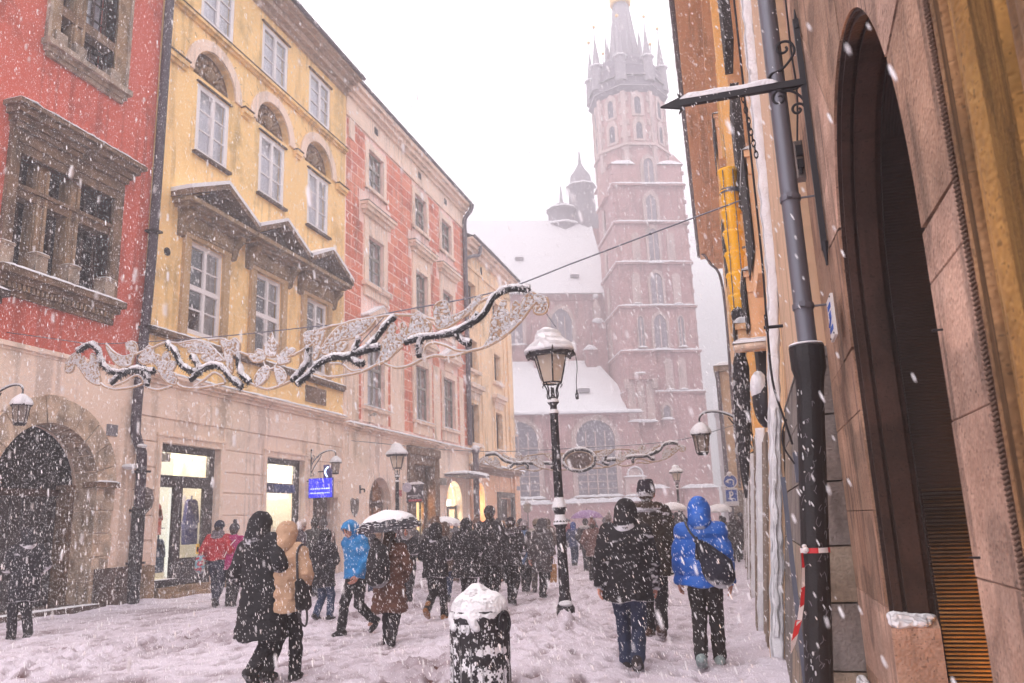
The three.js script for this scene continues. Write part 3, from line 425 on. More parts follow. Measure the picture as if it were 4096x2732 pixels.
  part('canopy_plate', bx(36.6, 40.0, 3.84, 3.92, 0, 1.2), M.gutter, c); part('canopy_snow', snowcap(36.55, 40.05, 3.92, 0.0, 1.24, 0.2, 31, 0.25), M.snow, c);
  part('meter_box', bev(35.9, 36.5, 3.4, 3.72, 0, 0.16, 0.02), M.greyWood, b);
}
{ // ── peach corner house ──
  const b = building('peach_house', 'pale orange corner house with dark narrow windows at the end of the left row', 40.2);
  const ax = [41.35, 45.8];
  part('wall', ext(rect(40.2, 49.0, 4.6, 17.0), -0.5, 0, ax.flatMap(x => [rect(x - 0.65, x + 0.65, 5.75, 7.95), rect(x - 0.6, x + 0.6, 9.8, 11.5), rect(x - 0.62, x + 0.62, 12.9, 14.8)])), M.peach, b);
  part('ground_floor_wall', ext(rect(40.2, 49.2, 0, 4.6), -0.5, 0.08, [archPts(40.75, 42.35, 1.6, 2.9), rect(45.1, 47.7, 0.05, 2.95)]), M.salmon, b);
  part('house_body', [bx(40.2, 49.0, 4.6, 17.0, -11, -0.9), bx(40.2, 49.2, 0, 4.6, -11, -1.6), bx(48.96, 49.0, 4.6, 17.0, -0.9, -0.5), bx(49.12, 49.2, 0, 4.6, -1.6, -0.5)], M.peach, b);
  each('pilaster', [bx(47.2, 47.6, 4.8, 16, 0, 0.06), bx(48.0, 48.9, 4.8, 16, 0, 0.1), bx(42.7, 42.9, 4.8, 16, 0, 0.04)], M.peach, b); each('pilaster_low', [bx(48.2, 49.25, 0, 4.5, 0.08, 0.2), bx(47.6, 47.9, 0, 4.5, 0.08, 0.13)], M.salmon, b);
  for (const x of ax) {
    for (const [y0, y1] of [[5.75, 7.95], [9.8, 11.5], [12.9, 14.8]]) glazed(b, x - 0.63, x + 0.63, y0, y1, -0.32, { fm: M.brownWood, rows: [0.35, 0.67], back: M.blind });
    part('window_surround', [[5.75, 7.95], [9.8, 11.5], [12.9, 14.8]].map(([y0, y1]) => [bx(x - 0.85, x - 0.64, y0, y1 + 0.2, 0, 0.05), bx(x + 0.64, x + 0.85, y0, y1 + 0.2, 0, 0.05), bx(x - 0.64, x + 0.64, y1, y1 + 0.2, 0, 0.05)]), M.peach, b);
    part('hood', [bx(x - 1.0, x + 1.0, 8.55, 8.75, 0, 0.18), bx(x - 1.15, x + 1.15, 8.75, 8.95, 0, 0.32), bx(x - 0.85, x + 0.85, 8.15, 8.55, 0, 0.08)], M.cream, b);
    part('hood_snow', snowcap(x - 1.15, x + 1.15, 8.95, 0.02, 0.33, 0.05, x), M.snow, b);
    part('window_sill', [bx(x - 0.95, x + 0.95, 9.62, 9.78, 0, 0.2), bx(x - 0.95, x + 0.95, 5.6, 5.74, 0, 0.2), bx(x - 0.9, x + 0.9, 12.76, 12.9, 0, 0.14)], M.cream, b); part('sill_snow', [snowcap(x - 0.95, x + 0.95, 9.78, 0.02, 0.2, 0.03, x), snowcap(x - 0.95, x + 0.95, 5.74, 0.02, 0.2, 0.04, x)], M.snow, b);
  }
  part('cornice', cornice(40.4, 49.2, 4.3, [[-0.1, 0.06, 0.14], [0.06, 0.2, 0.3], [0.2, 0.34, 0.5]]), plaster([0.42, 0.30, 0.25]), b); part('cornice_snow', snowcap(40.4, 49.5, 4.64, 0.05, 0.54, 0.12, 41), M.snow, b);
  part('frieze', [bx(40.2, 49.0, 15.6, 15.75, 0, 0.1), bx(40.2, 49.0, 15.75, 16.5, 0, 0.05)], M.peach, b);
  part('oval_vent', lathe([[0.16, 0], [0.16, 0.05], [0, 0.05]], 14).scale(1, 1, 1.6).rotateX(PI / 2).translate(43.1, 16.05, 0.02), M.dark, b);
  part('eaves', [bx(40.2, 49.2, 16.5, 16.75, 0, 0.22), bx(40.2, 49.3, 16.75, 17.0, 0, 0.42), bx(40.2, 49.4, 17.0, 17.14, 0, 0.58)], M.cream, b);
  part('gutter', tube([[40.3, 17.2, 0.62], [45, 17.2, 0.62], [49.5, 17.15, 0.62]], 0.09, 30, 8), M.gutter, b);
  part('roof', ext([[-0.6, 17.2], [9, 22], [9, 17.2]], 0, 9.1).rotateY(PI / 2).translate(40.2, 0, 0), M.roofDark, b); part('roof_snow', snowcap(40.2, 49.3, 17.2, -0.4, 0.62, 0.12, 42), M.snow, b);
  const d = grp('stone_door', b, [46.4, 0, 0]);
  part('door_surround', [bx(44.75, 45.2, 0, 3.0, 0.05, 0.2), bx(47.6, 48.05, 0, 3.0, 0.05, 0.2), bx(44.75, 48.05, 3.0, 3.3, 0.05, 0.2)], M.greyStone, d); part('door_leaf', [bx(45.2, 47.6, 0.05, 3.0, -0.3, -0.2), bx(45.4, 46.3, 0.3, 2.7, -0.2, -0.17), bx(46.5, 47.4, 0.3, 2.7, -0.2, -0.17)], M.darkStone, d);
  const w = grp('arched_window', b, [41.5, 1.6, 0]);
  part('arch_surround', archBand(40.75, 42.35, 1.6, 2.9, 0.2, 0.08, 0.14), M.cream, w);
  part('glowing_back_wall', bx(40.5, 42.6, 1.5, 3.9, -1.3, -1.24), mat([0.75, 0.6, 0.4], { emissive: col(1, 0.66, 0.36), emissiveIntensity: 0.7 }), w); part('window_lamp', ball(41.9, 2.75, -0.7, 0.16), glow([1, 0.8, 0.5], 3), w); part('pane', ext(archPts(40.75, 42.35, 1.6, 2.9), -0.3, -0.295), M.glass, w);  // wall behind the pane carries its own glow
  part('corner_hood', [bx(49.0, 49.5, 6.9, 7.0, -0.9, 0.1), ext([[49.0, 7.0], [49.55, 7.0], [49.0, 7.7]], -0.9, 0.1)], M.cream, b); part('corner_hood_snow', [ext([[49.0, 7.72], [49.6, 7.0], [49.6, 7.12], [49.02, 7.95]], -0.95, 0.14), ball(49.35, 7.1, -0.3, 0.35, 0.2, 0.5)], M.snow, b); part('corner_corbel', bx(49.0, 49.2, 5.9, 6.9, -0.8, 0), M.darkStone, b);
  const p = grp('street_plate', b, [48.9, 3.7, 0.2]); part('plate', bev(48.5, 49.15, 3.5, 3.75, 0.2, 0.23, 0.01), mat([0.28, 0.27, 0.33]), p);
}

// the light of those lamps: (along the street, height, depth) of each glowing fitting
for (const [s, y, d, c, k] of [[18.1, 3.8, -1.3, 0xffeac8, 7], [22.7, 3.8, -1.0, 0xffeed0, 7], [37.8, 2.35, -0.45, 0xfff0c8, 8], [41.9, 2.5, -0.6, 0xffc890, 5], [34.2, 2.2, -0.5, 0xffbf70, 3]]) {
  const l = new THREE.PointLight(c, k, 0, 2); l.position.set(WX + d, y, -s); l.castShadow = true; l.shadow.radius = 6; scene.add(l);
}
// ───────────── the brick church across the square: u along its front, height, depth ─────────────
{
  const c = thing('brick_church', 'tall brick church with snowy roofs and a spired tower fading into the falling snow', 'church', [-5.12, 0, -100], 0.3822);
  const B = M.churchBrick, B2 = M.churchBrick2, S = M.churchStone;
  const lancet = (name, x, w, y0, y1, z, o = {}) => {                // stone-framed pointed (or round) window
    const g = grp(name, c, [x, y0, z]), f = o.f ?? 0.35, pt = o.round ? 0 : 0.8, H = o.round ? w / 2 : w * 0.8;
    const out = archPts(x - w / 2 - f, x + w / 2 + f, y0, y1 - H, pt), inn = archPts(x - w / 2, x + w / 2, y0 + 0.02, y1 - H, pt);
    part('frame', ext(out, z, z + 0.18, [inn.map(([a, e]) => [a, Math.max(e, y0 + 0.02)])]), o.fm || S, g);
    part('pane', ext(inn, z - 0.3, z + 0.03), o.pane || mat([0.26, 0.22, 0.26], { roughness: 0.25 }), g);
    const bars = []; const n = o.bars ?? 1; for (let i = 1; i <= n; i++) bars.push(bx(x - w / 2 + w * i / (n + 1) - 0.07, x - w / 2 + w * i / (n + 1) + 0.07, y0, y1 - H * 0.55, z + 0.03, z + 0.1));
    for (let i = 1; i < (o.rows ?? 1); i++) bars.push(bx(x - w / 2, x + w / 2, y0 + (y1 - H - y0) * i / o.rows - 0.05, y0 + (y1 - H - y0) * i / o.rows + 0.05, z + 0.035, z + 0.09));
    if (bars.length) part('tracery', bars, S, g);
    part('sill_snow', snowcap(x - w / 2 - f - 0.1, x + w / 2 + f + 0.1, y0 - 0.15, z - 0.1, z + 0.5, 0.3, x, 0.4), M.snow, g);
    return g;
  };
  const blind = (x, w, y0, y1, z) => { part('blind_arch', ext(archPts(x - w / 2, x + w / 2, y0, y1 - w / 2), z - 0.1, z + 0.05), S, c); part('niche_snow', snowcap(x - w / 2 - 0.1, x + w / 2 + 0.1, y0 - 0.1, z, z + 0.3, 0.2, x, 0.4), M.snow, c); };
  // tower storeys, each a little narrower, with a snow-covered string course at its foot
  const st = [[0, 16.35, -9.2, 1.05], [16.35, 21.5, -8.95, 0.84], [21.5, 27.2, -8.85, 0.78], [27.2, 32.9, -8.8, 0.74], [32.9, 38.3, -8.75, 0.7], [38.3, 43.5, -8.7, 0.66], [43.5, 46.4, -8.65, 0.62]];
  st.forEach(([y0, y1, x0, x1], i) => {
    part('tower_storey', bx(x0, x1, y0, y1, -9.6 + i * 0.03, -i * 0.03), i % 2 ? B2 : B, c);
    if (i) { part('string_course', bx(x0 - 0.25, x1 + 0.25, y0 - 0.15, y0 + 0.12, -9.7, 0.22), B2, c); part('string_snow', [snowcap(x0 - 0.25, x1 + 0.28, y0 + 0.1, -0.3, 0.26, 0.24, i, 0.5), bx(x0 - 0.27, x0, y0 + 0.12, y0 + 0.25, -9.6, 0.1)], M.snow, c); }
  });
  part('corner_stones', [0, 1].flatMap(k => Array.from({ length: 44 }, (_, i) => { const x = k ? 0.62 : -8.72, y = 2 + i * 1.0; return i % 2 && bx(x - 0.14, x + 0.2, y, y + 0.4, -0.35, 0.06); })), B2, c);
  for (const [x, w, y0, y1] of [[-3.9, 1.3, 38.45, 42.2], [-3.85, 1.3, 43.6, 47.3], [-3.95, 1.3, 32.95, 37.6], [-4.0, 1.5, 27.4, 31.7], [-3.95, 1.6, 21.75, 26.3]]) lancet('lancet_window', x, w, y0, y1, 0.0, { f: y0 > 38 ? 0.42 : 0.32 });
  for (const [x, y0, y1] of [[-6.25, 33.1, 37.0], [-1.7, 33.1, 37.0], [-6.6, 27.7, 31.7], [-1.4, 27.6, 31.6], [-3.25, 16.8, 20.7], [-1.6, 16.8, 20.7]]) blind(x, 1.0, y0, y1, 0);
  for (const x of [-6.4, -1.3]) lancet('slim_window', x, 0.7, 22.1, 26.0, 0, { f: 0.12 });
  lancet('small_window', -3.95, 0.85, 13.2, 14.9, 0, { f: 0.3, bars: 0 });
  for (const y of [16.9, 22, 27.7, 33.2, 38.6]) part('side_arch', ext(archPts(-6.3, -5.2, 0, 3.1), 0, 0.06).rotateY(-PI / 2).translate(-8.86, y, 0), S, c);
  // octagon with two tiers of stone-framed lancets
  const oc = grp('octagon', c, [-4.6, 46, -4.8]), cx = -4.6, cz = -4.85, R = 4.62;
  part('octagon_wall', new THREE.CylinderGeometry(R / Math.cos(PI / 8) * 0.99, R / Math.cos(PI / 8), 14, 8).rotateY(PI / 8).translate(cx, 50, cz), plaster([0.52, 0.30, 0.28]), oc);
  const ring = f => Array.from({ length: 8 }, (_, i) => f(i).map(g => { g.rotateY(i * PI / 4 ); g.translate(cx, 0, cz); return g; }));
  part('octagon_stones', ring(i => [bx(-0.3, 0.3, 46.4, 57, R / Math.cos(PI / 8) - 0.32, R / Math.cos(PI / 8) + 0.06), ...Array.from({ length: 6 }, (_, k) => bx(-0.62, 0.62, 47 + k * 1.7, 47.8 + k * 1.7, R / Math.cos(PI / 8) - 0.6, R / Math.cos(PI / 8) - 0.1))].map(g => g.rotateY(PI / 8))), S, oc);
  part('octagon_frames', ring(i => [[49.8, 53.0], [53.4, 56.7]].map(([y0, y1]) => ext(archPts(-0.85, 0.85, y0, y1 - 0.9, 0.8), R - 0.05, R + 0.12, [archPts(-0.42, 0.42, y0 + 0.3, y1 - 1.1, 0.8)]))), S, oc);
  part('octagon_panes', ring(i => [[50.1, 52.8], [53.7, 56.4]].map(([y0, y1]) => ext(archPts(-0.42, 0.42, y0, y1 - 0.8, 0.8), R - 0.2, R + 0.03))), mat([0.10, 0.09, 0.12]), oc);
  part('octagon_string', new THREE.CylinderGeometry(R + 0.6, R + 0.7, 0.4, 8).rotateY(PI / 8).translate(cx, 49.3, cz), S, oc);
  part('corner_roofs', [[-8, -1], [-0.2, -1], [-8, -9], [-0.2, -9]].map(([x, z]) => new THREE.ConeGeometry(1.5, 2.0, 4).rotateY(PI / 4).translate(x, 47.4, z)), B2, oc); part('corner_snow', [snowcap(-8.8, -5.6, 46.4, -1.6, 0.1, 0.7, 3, 0.5), snowcap(-2.6, 0.7, 46.4, -1.6, 0.1, 0.7, 4, 0.5)], M.snow, oc);
  // gallery, spire, pinnacles and crown
  const ga = grp('spire', c, [cx, 57, cz]), cyl8 = (r0, r1, y0, y1) => new THREE.CylinderGeometry(r1, r0, y1 - y0, 8).rotateY(PI / 8).translate(cx, (y0 + y1) / 2, cz);
  part('gallery', [cyl8(5.0, 5.5, 56.9, 57.7), cyl8(5.5, 5.2, 57.7, 59.2), cyl8(5.5, 5.0, 59.2, 61.0), cyl8(5.0, 4.2, 61.0, 62.6), cyl8(4.2, 2.6, 62.6, 64)], mat([0.13, 0.11, 0.14], { roughness: 0.8 }), ga);
  part('gallery_snow', [cyl8(5.62, 5.3, 57.65, 57.85), cyl8(5.6, 5.2, 59.2, 59.36), cyl8(5.08, 4.7, 61.0, 61.12), cyl8(4.25, 3.6, 62.6, 62.75)], M.snow, ga);
  part('turrets', ring(i => [new THREE.CylinderGeometry(0.7, 0.85, 3.6, 8).translate(0, 60.2, 4.9), new THREE.ConeGeometry(0.62, 5.2, 8).translate(0, 64.4, 4.9), new THREE.CylinderGeometry(0.05, 0.08, 2.2, 5).translate(0, 67.4, 4.9)].map(g => g.rotateY(PI / 8))), M.lead, ga);
  part('turret_balls', ring(i => [ball(0, 68.3, 4.9, 0.24)].map(g => g.rotateY(PI / 8))), M.gold, ga);
  part('turret_snow', ring(i => [new THREE.CylinderGeometry(0.98, 1.0, 0.14, 8).translate(0, 62.1, 4.9)].map(g => g.rotateY(PI / 8))), M.snow, ga);
  part('needle', [cyl8(2.3, 1.0, 63, 73.5), cyl8(1.0, 0.12, 73.5, 82), ...Array.from({ length: 8 }, (_, i) => rod([cx + 2.3 * Math.cos(i * PI / 4 + PI / 8), 63, cz + 2.3 * Math.sin(i * PI / 4 + PI / 8)], [cx + Math.cos(i * PI / 4 + PI / 8), 73.5, cz + Math.sin(i * PI / 4 + PI / 8)], 0.12, 0.08, 5))], M.lead, ga);
  part('inner_pinnacles', Array.from({ length: 8 }, (_, i) => { const a = i * PI / 4; return new THREE.ConeGeometry(0.4, 5.5, 6).translate(cx + 2.5 * Math.cos(a), 66, cz + 2.5 * Math.sin(a)); }), M.lead, ga);
  part('crown', [new THREE.TorusGeometry(1.25, 0.28, 8, 20).rotateX(PI / 2).translate(cx, 73.3, cz), ...Array.from({ length: 10 }, (_, i) => ball(cx + 1.35 * Math.cos(i * PI / 5), 74.2, cz + 1.35 * Math.sin(i * PI / 5), 0.28, 0.75, 0.28, 8))], M.gold, ga);
  // stair turret hanging on the tower front
  const p = grp('stair_turret', c, [-7.3, 12.8, 0]);
  part('turret_wall', [bx(-9.2, -5.35, 17.8, 20.4, -0.1, 1.5), bx(-9.1, -5.5, 12.95, 17.8, -0.1, 1.1)], B2, p); each('turret_panels', [-8.45, -7.3, -6.15].map(x => ext(archPts(x - 0.45, x + 0.45, 13.0, 17.2), 1.05, 1.16)), S, p);
  part('turret_roof', ext([[-0.2, 22.6], [1.9, 20.3], [1.9, 20.45], [-0.2, 22.8]], -9.5, -5.1).rotateY(-PI / 2).scale(-1, 1, 1).rotateY(PI).scale(1, 1, 1), M.snow, p);
  each('turret_stones', [bx(-9.3, -8.8, 16.7, 17.9, 1.1, 1.6), bx(-5.8, -5.3, 16.7, 17.9, 1.1, 1.6), bx(-8.0, -6.6, 18.35, 18.5, 1.5, 1.6), bx(-7.4, -7.2, 18.5, 19.2, 1.5, 1.55)], S, p); part('turret_snow', [snowcap(-9.1, -5.4, 12.75, 0.2, 1.3, 0.35, 3, 0.5), snowcap(-8, -6.6, 18.5, 1.45, 1.75, 0.2, 4)], M.snow, p);
  // second, lower tower behind, with its helm and turrets
  const h = grp('lower_tower', c, [-11, 0, -15]), lt = (x, z, s, y) => [[1.9, 0], [1.9, 2.6], [2.3, 2.8], [1.6, 3.6], [1.5, 4.6], [0.9, 5.4], [0.25, 6.6], [0.08, 8.6]].map(([r, q]) => [r * s, q * s + y]);
  part('lower_shaft', bx(-12, -6.6, 0, 44, -24, -17), B2, h);
  part('helm', [lathe([[2.1, 44.7], [2.1, 47.1], [2.45, 47.3], [1.3, 48.4], [0.3, 48.9], [0.06, 51.6]], 8, -12.1, 0, -19), lathe(lt(0, 0, 1.05, 48.9), 8, -8.7, 0, -20), lathe([[2.3, 38], [2.3, 45]], 8, -12.1, 0, -19), lathe([[2.6, 38], [2.6, 46.5], [1.9, 47.6], [1.9, 49.6]], 8, -8.6, 0, -19.6)], M.lead, h);
  part('helm_snow', [new THREE.CylinderGeometry(2.2, 2.4, 0.3, 8).translate(-12.1, 47.8, -19), new THREE.CylinderGeometry(2.2, 2.4, 0.3, 8).translate(-8.7, 52, -20), new THREE.CylinderGeometry(2.65, 2.8, 0.3, 8).translate(-12.1, 45.1, -19)], M.snow, h);
  // nave with its steep snowy roof
  const na = grp('nave', c, [-18, 0, -9]);
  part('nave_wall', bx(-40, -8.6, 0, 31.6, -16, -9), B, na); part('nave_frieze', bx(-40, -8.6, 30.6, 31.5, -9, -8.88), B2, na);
  part('nave_roof', ext([[8.3, 31.5], [18, 45.6], [18, 31.5]].map(([z, y]) => [z, y]), 0, 32).rotateY(PI / 2).translate(-40, 0, 0), M.snow, na);
  each('roof_hatch', [[-20.3, 37.5, -12.9], [-13, 34.2, -10.6]].map(([x, y, z]) => bx(x, x + 1.2, y, y + 0.4, z, z + 0.8)), M.lead, na);
  lancet('nave_window', -14.8, 2.9, 24.6, 29.7, -9, { f: 0.45, bars: 2 }); lancet('nave_window', -21.5, 2.9, 24.6, 29.7, -9, { f: 0.45, bars: 2 });
  each('nave_buttress', [bx(-10.9, -9.0, 0, 27.2, -9, -7.6), bx(-18.9, -17.6, 0, 27.2, -9, -7.6)], B2, na); part('buttress_niche', [bx(-10.4, -9.6, 27.2, 29.4, -8.9, -7.9), new THREE.ConeGeometry(0.6, 1.8, 6).translate(-10, 30.2, -8.4)], S, na); part('buttress_snow', [ball(-10, 27.4, -8.0, 0.8, 0.5, 0.7), ball(-10, 31, -8.4, 0.4, 0.4, 0.4)], M.snow, na);
  // aisle in front: roof hipped at its right end, tall round-headed windows
  const ai = grp('aisle', c, [-15, 0, 0.9]);
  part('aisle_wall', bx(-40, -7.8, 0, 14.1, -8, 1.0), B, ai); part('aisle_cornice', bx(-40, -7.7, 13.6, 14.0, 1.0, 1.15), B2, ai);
  const roof = new THREE.BufferGeometry(), q = [[-40, 14.0, 1.5], [-7.4, 14.0, 1.5], [-7.4, 14, -8.9], [-10.5, 22.3, -8.9], [-40, 22.3, -8.9]]; roof.setAttribute('position', new THREE.Float32BufferAttribute([q[0], q[1], q[3], q[0], q[3], q[4], q[1], q[2], q[3]].flat(), 3)); roof.computeVertexNormals();
  part('aisle_roof', [roof, bx(-40, -7.4, 13.85, 14.02, -8.9, 1.5)], M.snow, ai); part('eaves_snow', snowcap(-40, -7.3, 13.9, 0.9, 1.75, 0.35, 5, 0.4), M.snow, ai);
  each('roof_hatch', [[-14.3, 16.9, -2.6]].map(([x, y, z]) => bx(x, x + 1.4, y, y + 0.5, z, z + 0.9)), M.lead, ai); each('chimney', [bx(-18.9, -17.6, 20, 22.7, -8.4, -7.4), bx(-19.2, -17.3, 22.7, 23.1, -8.6, -7.2), bx(-12.0, -10.6, 20, 23.0, -8.4, -7.4), bx(-12.2, -10.4, 23, 23.4, -8.6, -7.2)], B2, ai); part('chimney_snow', [snowcap(-19.2, -17.3, 23.1, -8.5, -7.1, 0.7, 7, 0.4), snowcap(-12.2, -10.4, 23.4, -8.5, -7.1, 0.7, 8, 0.4)], M.snow, ai);
  for (const x of [-13.15, -22.3]) lancet('aisle_window', x, 4.6, 4.3, 13.1, 1.0, { round: true, f: 0.6, bars: 3, rows: 8, pane: mat([0.17, 0.15, 0.19], { roughness: 0.3 }) });
  part('aisle_buttress', [bx(-18.9, -17.4, 0, 11, 1.0, 1.9)], B2, ai);
  part('base_ledge', bx(-40, -8.2, 0, 3.5, 1.0, 1.7), B2, ai); part('base_snow', snowcap(-40, -8.1, 3.5, 0.9, 1.9, 0.5, 9, 0.4), M.snow, ai);
  const ep = grp('wall_tomb', c, [-8.7, 4.2, 0.3]);
  part('tomb_stone', [bx(-10.0, -7.4, 4.3, 6.3, 0, 1.25), ext(archPts(-9.6, -7.8, 6.3, 6.35), 0, 1.2)], S, ep); part('tomb_panel', bx(-9.4, -8.0, 4.6, 5.5, 1.25, 1.3), B, ep); part('tomb_snow', [snowcap(-10.1, -7.3, 6.3, 0.6, 1.4, 0.22, 3, 0.3), archBand(-9.5, -7.9, 6.5, 6.6, 0.16, 0.6, 1.35), snowcap(-10.1, -7.3, 4.1, 0.9, 1.5, 0.25, 4, 0.3)], M.snow, ep);
  each('low_wall', [bx(-7.1, -4.8, 0, 4.9, 0, 1.2), bx(-3.0, 1.2, 0, 4.8, 0, 1.2)], B, c); part('wall_snow', [snowcap(-7.2, -4.7, 4.9, 0, 1.4, 0.45, 5, 0.4), snowcap(-3.1, 1.3, 4.8, 0, 1.4, 0.45, 6, 0.4)], M.snow, c);
}
{ // pale house far behind on the right
  const b = thing('far_house', 'pale snow-veiled house with snowy window ledges to the right of the church tower', 'building', [-3.6, 0, -112], 0);
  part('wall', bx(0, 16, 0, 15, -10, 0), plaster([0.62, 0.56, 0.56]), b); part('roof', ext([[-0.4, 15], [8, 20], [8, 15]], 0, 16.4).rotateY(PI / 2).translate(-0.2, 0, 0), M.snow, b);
  for (const x of [1.8, 4.6, 7.4]) for (const y of [6.6, 10.6]) { const w = grp('window', b, [x, y, 0]); part('frame', ext(rect(x - 0.8, x + 0.8, y, y + 2.4), 0, 0.1, [rect(x - 0.6, x + 0.6, y + 0.2, y + 2.2)]), M.churchStone, w); part('pane', bx(x - 0.6, x + 0.6, y + 0.2, y + 2.2, -0.1, 0.03), mat([0.2, 0.18, 0.22]), w); part('sill_snow', snowcap(x - 1, x + 1, y - 0.1, 0, 0.5, 0.25, x, 0.4), M.snow, w); }
  part('ledge_snow', [snowcap(-0.1, 16, 5.2, 0, 0.9, 0.5, 3, 0.5), snowcap(-0.1, 16, 2.9, 0, 1.2, 0.5, 4, 0.5)], M.snow, b); part('string_course', [bx(-0.1, 16, 4.8, 5.2, 0, 0.7), bx(-0.1, 16, 2.6, 2.9, 0, 1.0)], plaster([0.6, 0.54, 0.54]), b);
}
// ───────────── the right row, seen edge-on: x grows away from the street ─────────────
// near portal house: wall plane x = 0.6, leaning back a little with height
{
  const b = thing('portal_house', 'brown stone house with a tall dark pointed-arch portal, nearest on the right', 'building', [0.6, 0, -2], -PI / 2);
  b.rotation.set(0, -PI / 2, 0); b.org = [-2, 0, 0];
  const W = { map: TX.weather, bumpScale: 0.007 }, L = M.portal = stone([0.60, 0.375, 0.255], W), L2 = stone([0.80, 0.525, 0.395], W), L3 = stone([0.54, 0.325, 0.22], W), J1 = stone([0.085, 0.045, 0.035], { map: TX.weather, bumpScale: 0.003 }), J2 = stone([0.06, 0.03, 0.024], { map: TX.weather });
  const inner = n => { const p = []; for (let i = 0; i <= n; i++) { const a = i / n * PI; const cx = -3.65, r = 0.96; p.push([cx + r * Math.cos(a), 2.35 + 1.28 * Math.pow(Math.sin(a), 0.85)]); } return p; };
  const A = [[-4.61, 1.02], [-4.61, 0.1], [-2.69, 0.1], ...inner(24)];
  // masonry: courses of big stones round the opening
  const cols = [L, L2, L3], r = rng(5);
  const cut = (x0, x1, y0, y1) => { const g = bev(x0 + 0.0015, x1 - 0.0015, y0 + 0.0015, y1 - 0.0015, -0.3, 0.0025 * r(), 0.003); return g; };
  const ysL = [0, 0.55, 1.02, 1.5, 2.02, 2.35];
  for (let i = 0; i < ysL.length - 1; i++) { part('stone', cut(-6.25, -5.35 - 0.12 * (i % 2), ysL[i], ysL[i + 1]), cols[r() * 3 | 0], b); part('stone', cut(-5.35 - 0.12 * (i % 2), -4.61, ysL[i], ysL[i + 1]), cols[r() * 3 | 0], b); }
  const ysR = [0, 0.62, 1.3, 1.75, 2.18, 2.35]; for (let i = 0; i < ysR.length - 1; i++) part('stone', cut(-2.69, -2.26, ysR[i], ysR[i + 1]), L2, b);
  // stones round the arch head, cut to its curve
  const an = [0, 0.16, 0.33, 0.5, 0.68, 0.85, 1], cx = -3.65, head = t => [cx + 0.96 * Math.cos(t * PI), 2.35 + 1.28 * Math.pow(Math.max(0, Math.sin(t * PI)), 0.85)];
  const outer = t => { const c = Math.cos(t * PI), s = Math.sin(t * PI); const k = Math.min(1.39 / Math.max(1e-3, Math.abs(c)), (5.0 - 2.35) / Math.max(1e-3, s)); const x = cx + k * c, y = 2.35 + k * s; return [c > 0 ? Math.min(x, -2.26) : Math.max(x, -5.04), y]; };
  for (let i = 0; i < 6; i++) { const p = []; for (let k = 0; k <= 6; k++) p.push(head(lerp(an[i] + 0.002, an[i + 1] - 0.002, k / 6))); for (let k = 6; k >= 0; k--) p.push(outer(lerp(an[i] + 0.002, an[i + 1] - 0.002, k / 6))); part('stone', ext(p.reverse(), -0.3, 0.002 * (i % 2)), cols[i % 3], b); }
  part('stone', cut(-6.25, -5.04, 2.35, 3.2), L, b); part('stone', cut(-6.25, -5.04, 3.2, 4.1), L3, b); part('stone', cut(-6.25, -5.04, 4.1, 5.0), L, b); for (const y of [5.0, 6.0]) for (const x of [-6.25, -5.0, -3.6]) part('stone', cut(x, Math.min(x + 1.35, -2.26), y, y + 1), cols[(x * 3 + y | 0) & 1], b);
  // moulded reveal: three receding orders following the arch
  const reveal = (o, z0, z1, m, name) => { const k = 1 - o / 0.96, out = [[-2.69, 0.1], ...inner(24), [-4.61, 0.1]], inn = [[-2.69 - o, 0.1], ...inner(24).map(([x, y]) => [cx + (x - cx) * k, 2.35 + (y - 2.35) * (1 - o / 1.3)]), [-4.61 + o, 0.1]]; part(name, ext([...out, ...inn.reverse()], z0, z1), m, b); };
  // the jamb steps back in orders; its inner lining is dark, ribbed at the foot, where a golden glow is painted on
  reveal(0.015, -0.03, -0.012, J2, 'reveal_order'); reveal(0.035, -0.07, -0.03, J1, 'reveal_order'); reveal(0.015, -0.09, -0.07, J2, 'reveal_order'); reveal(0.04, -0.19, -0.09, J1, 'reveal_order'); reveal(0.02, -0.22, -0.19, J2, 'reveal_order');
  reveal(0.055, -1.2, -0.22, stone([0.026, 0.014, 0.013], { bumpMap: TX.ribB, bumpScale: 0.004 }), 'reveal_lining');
  const ochre = stone([1, 1, 1], { vertexColors: true, bumpMap: TX.ribB, bumpScale: 0.006, roughness: 0.6 });  // white base; the vertex colours carry the painted lamplight
  // ribbed stone at the foot of the lining: each rib a round bar, golden lamplight fading upward painted into its colour
  const glowFade = (y, d) => { const k = sstep(1.45, 0.75, y + 0.25 * fbm(y * 2, d * 5, 3)) * sstep(-0.95, -0.72, d + 0.05 * ns(y * 3, 2)); return [lerp(0.03, 0.66, k), lerp(0.016, 0.32, k), lerp(0.013, 0.075, k)]; };
  const ribs = []; for (let y = 0.05; y < 1.6; y += 0.019) for (let j = 0; j < 5; j++) { const g = rod([-4.552, y, -0.23 - j * 0.19], [-4.552, y, -0.42 - j * 0.19], 0.0066, 0.0066, 6), n = g.attributes.position, c = new Float32Array(n.count * 3); for (let i = 0; i < n.count; i++) c.set(glowFade(y, n.getZ(i)), 3 * i); g.setAttribute('color', new THREE.BufferAttribute(c, 3)); ribs.push(g); }
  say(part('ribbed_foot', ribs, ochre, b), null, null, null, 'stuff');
  part('order_foot', ext([[-4.61, 0.05], [-4.53, 0.05], [-4.53, 0.93], [-4.61, 1.0]], -0.22, 0.0), L2, b);
  // a warm lamp stands inside, behind the near jamb, and lights the foot of the lining
  part('added_shade_board', [bx(-3.43, -3.38, 0.1, 2.4, -0.77, -0.32)], M.brownWood, b);  // added board, out of view, keeps the lamplight off the order foot
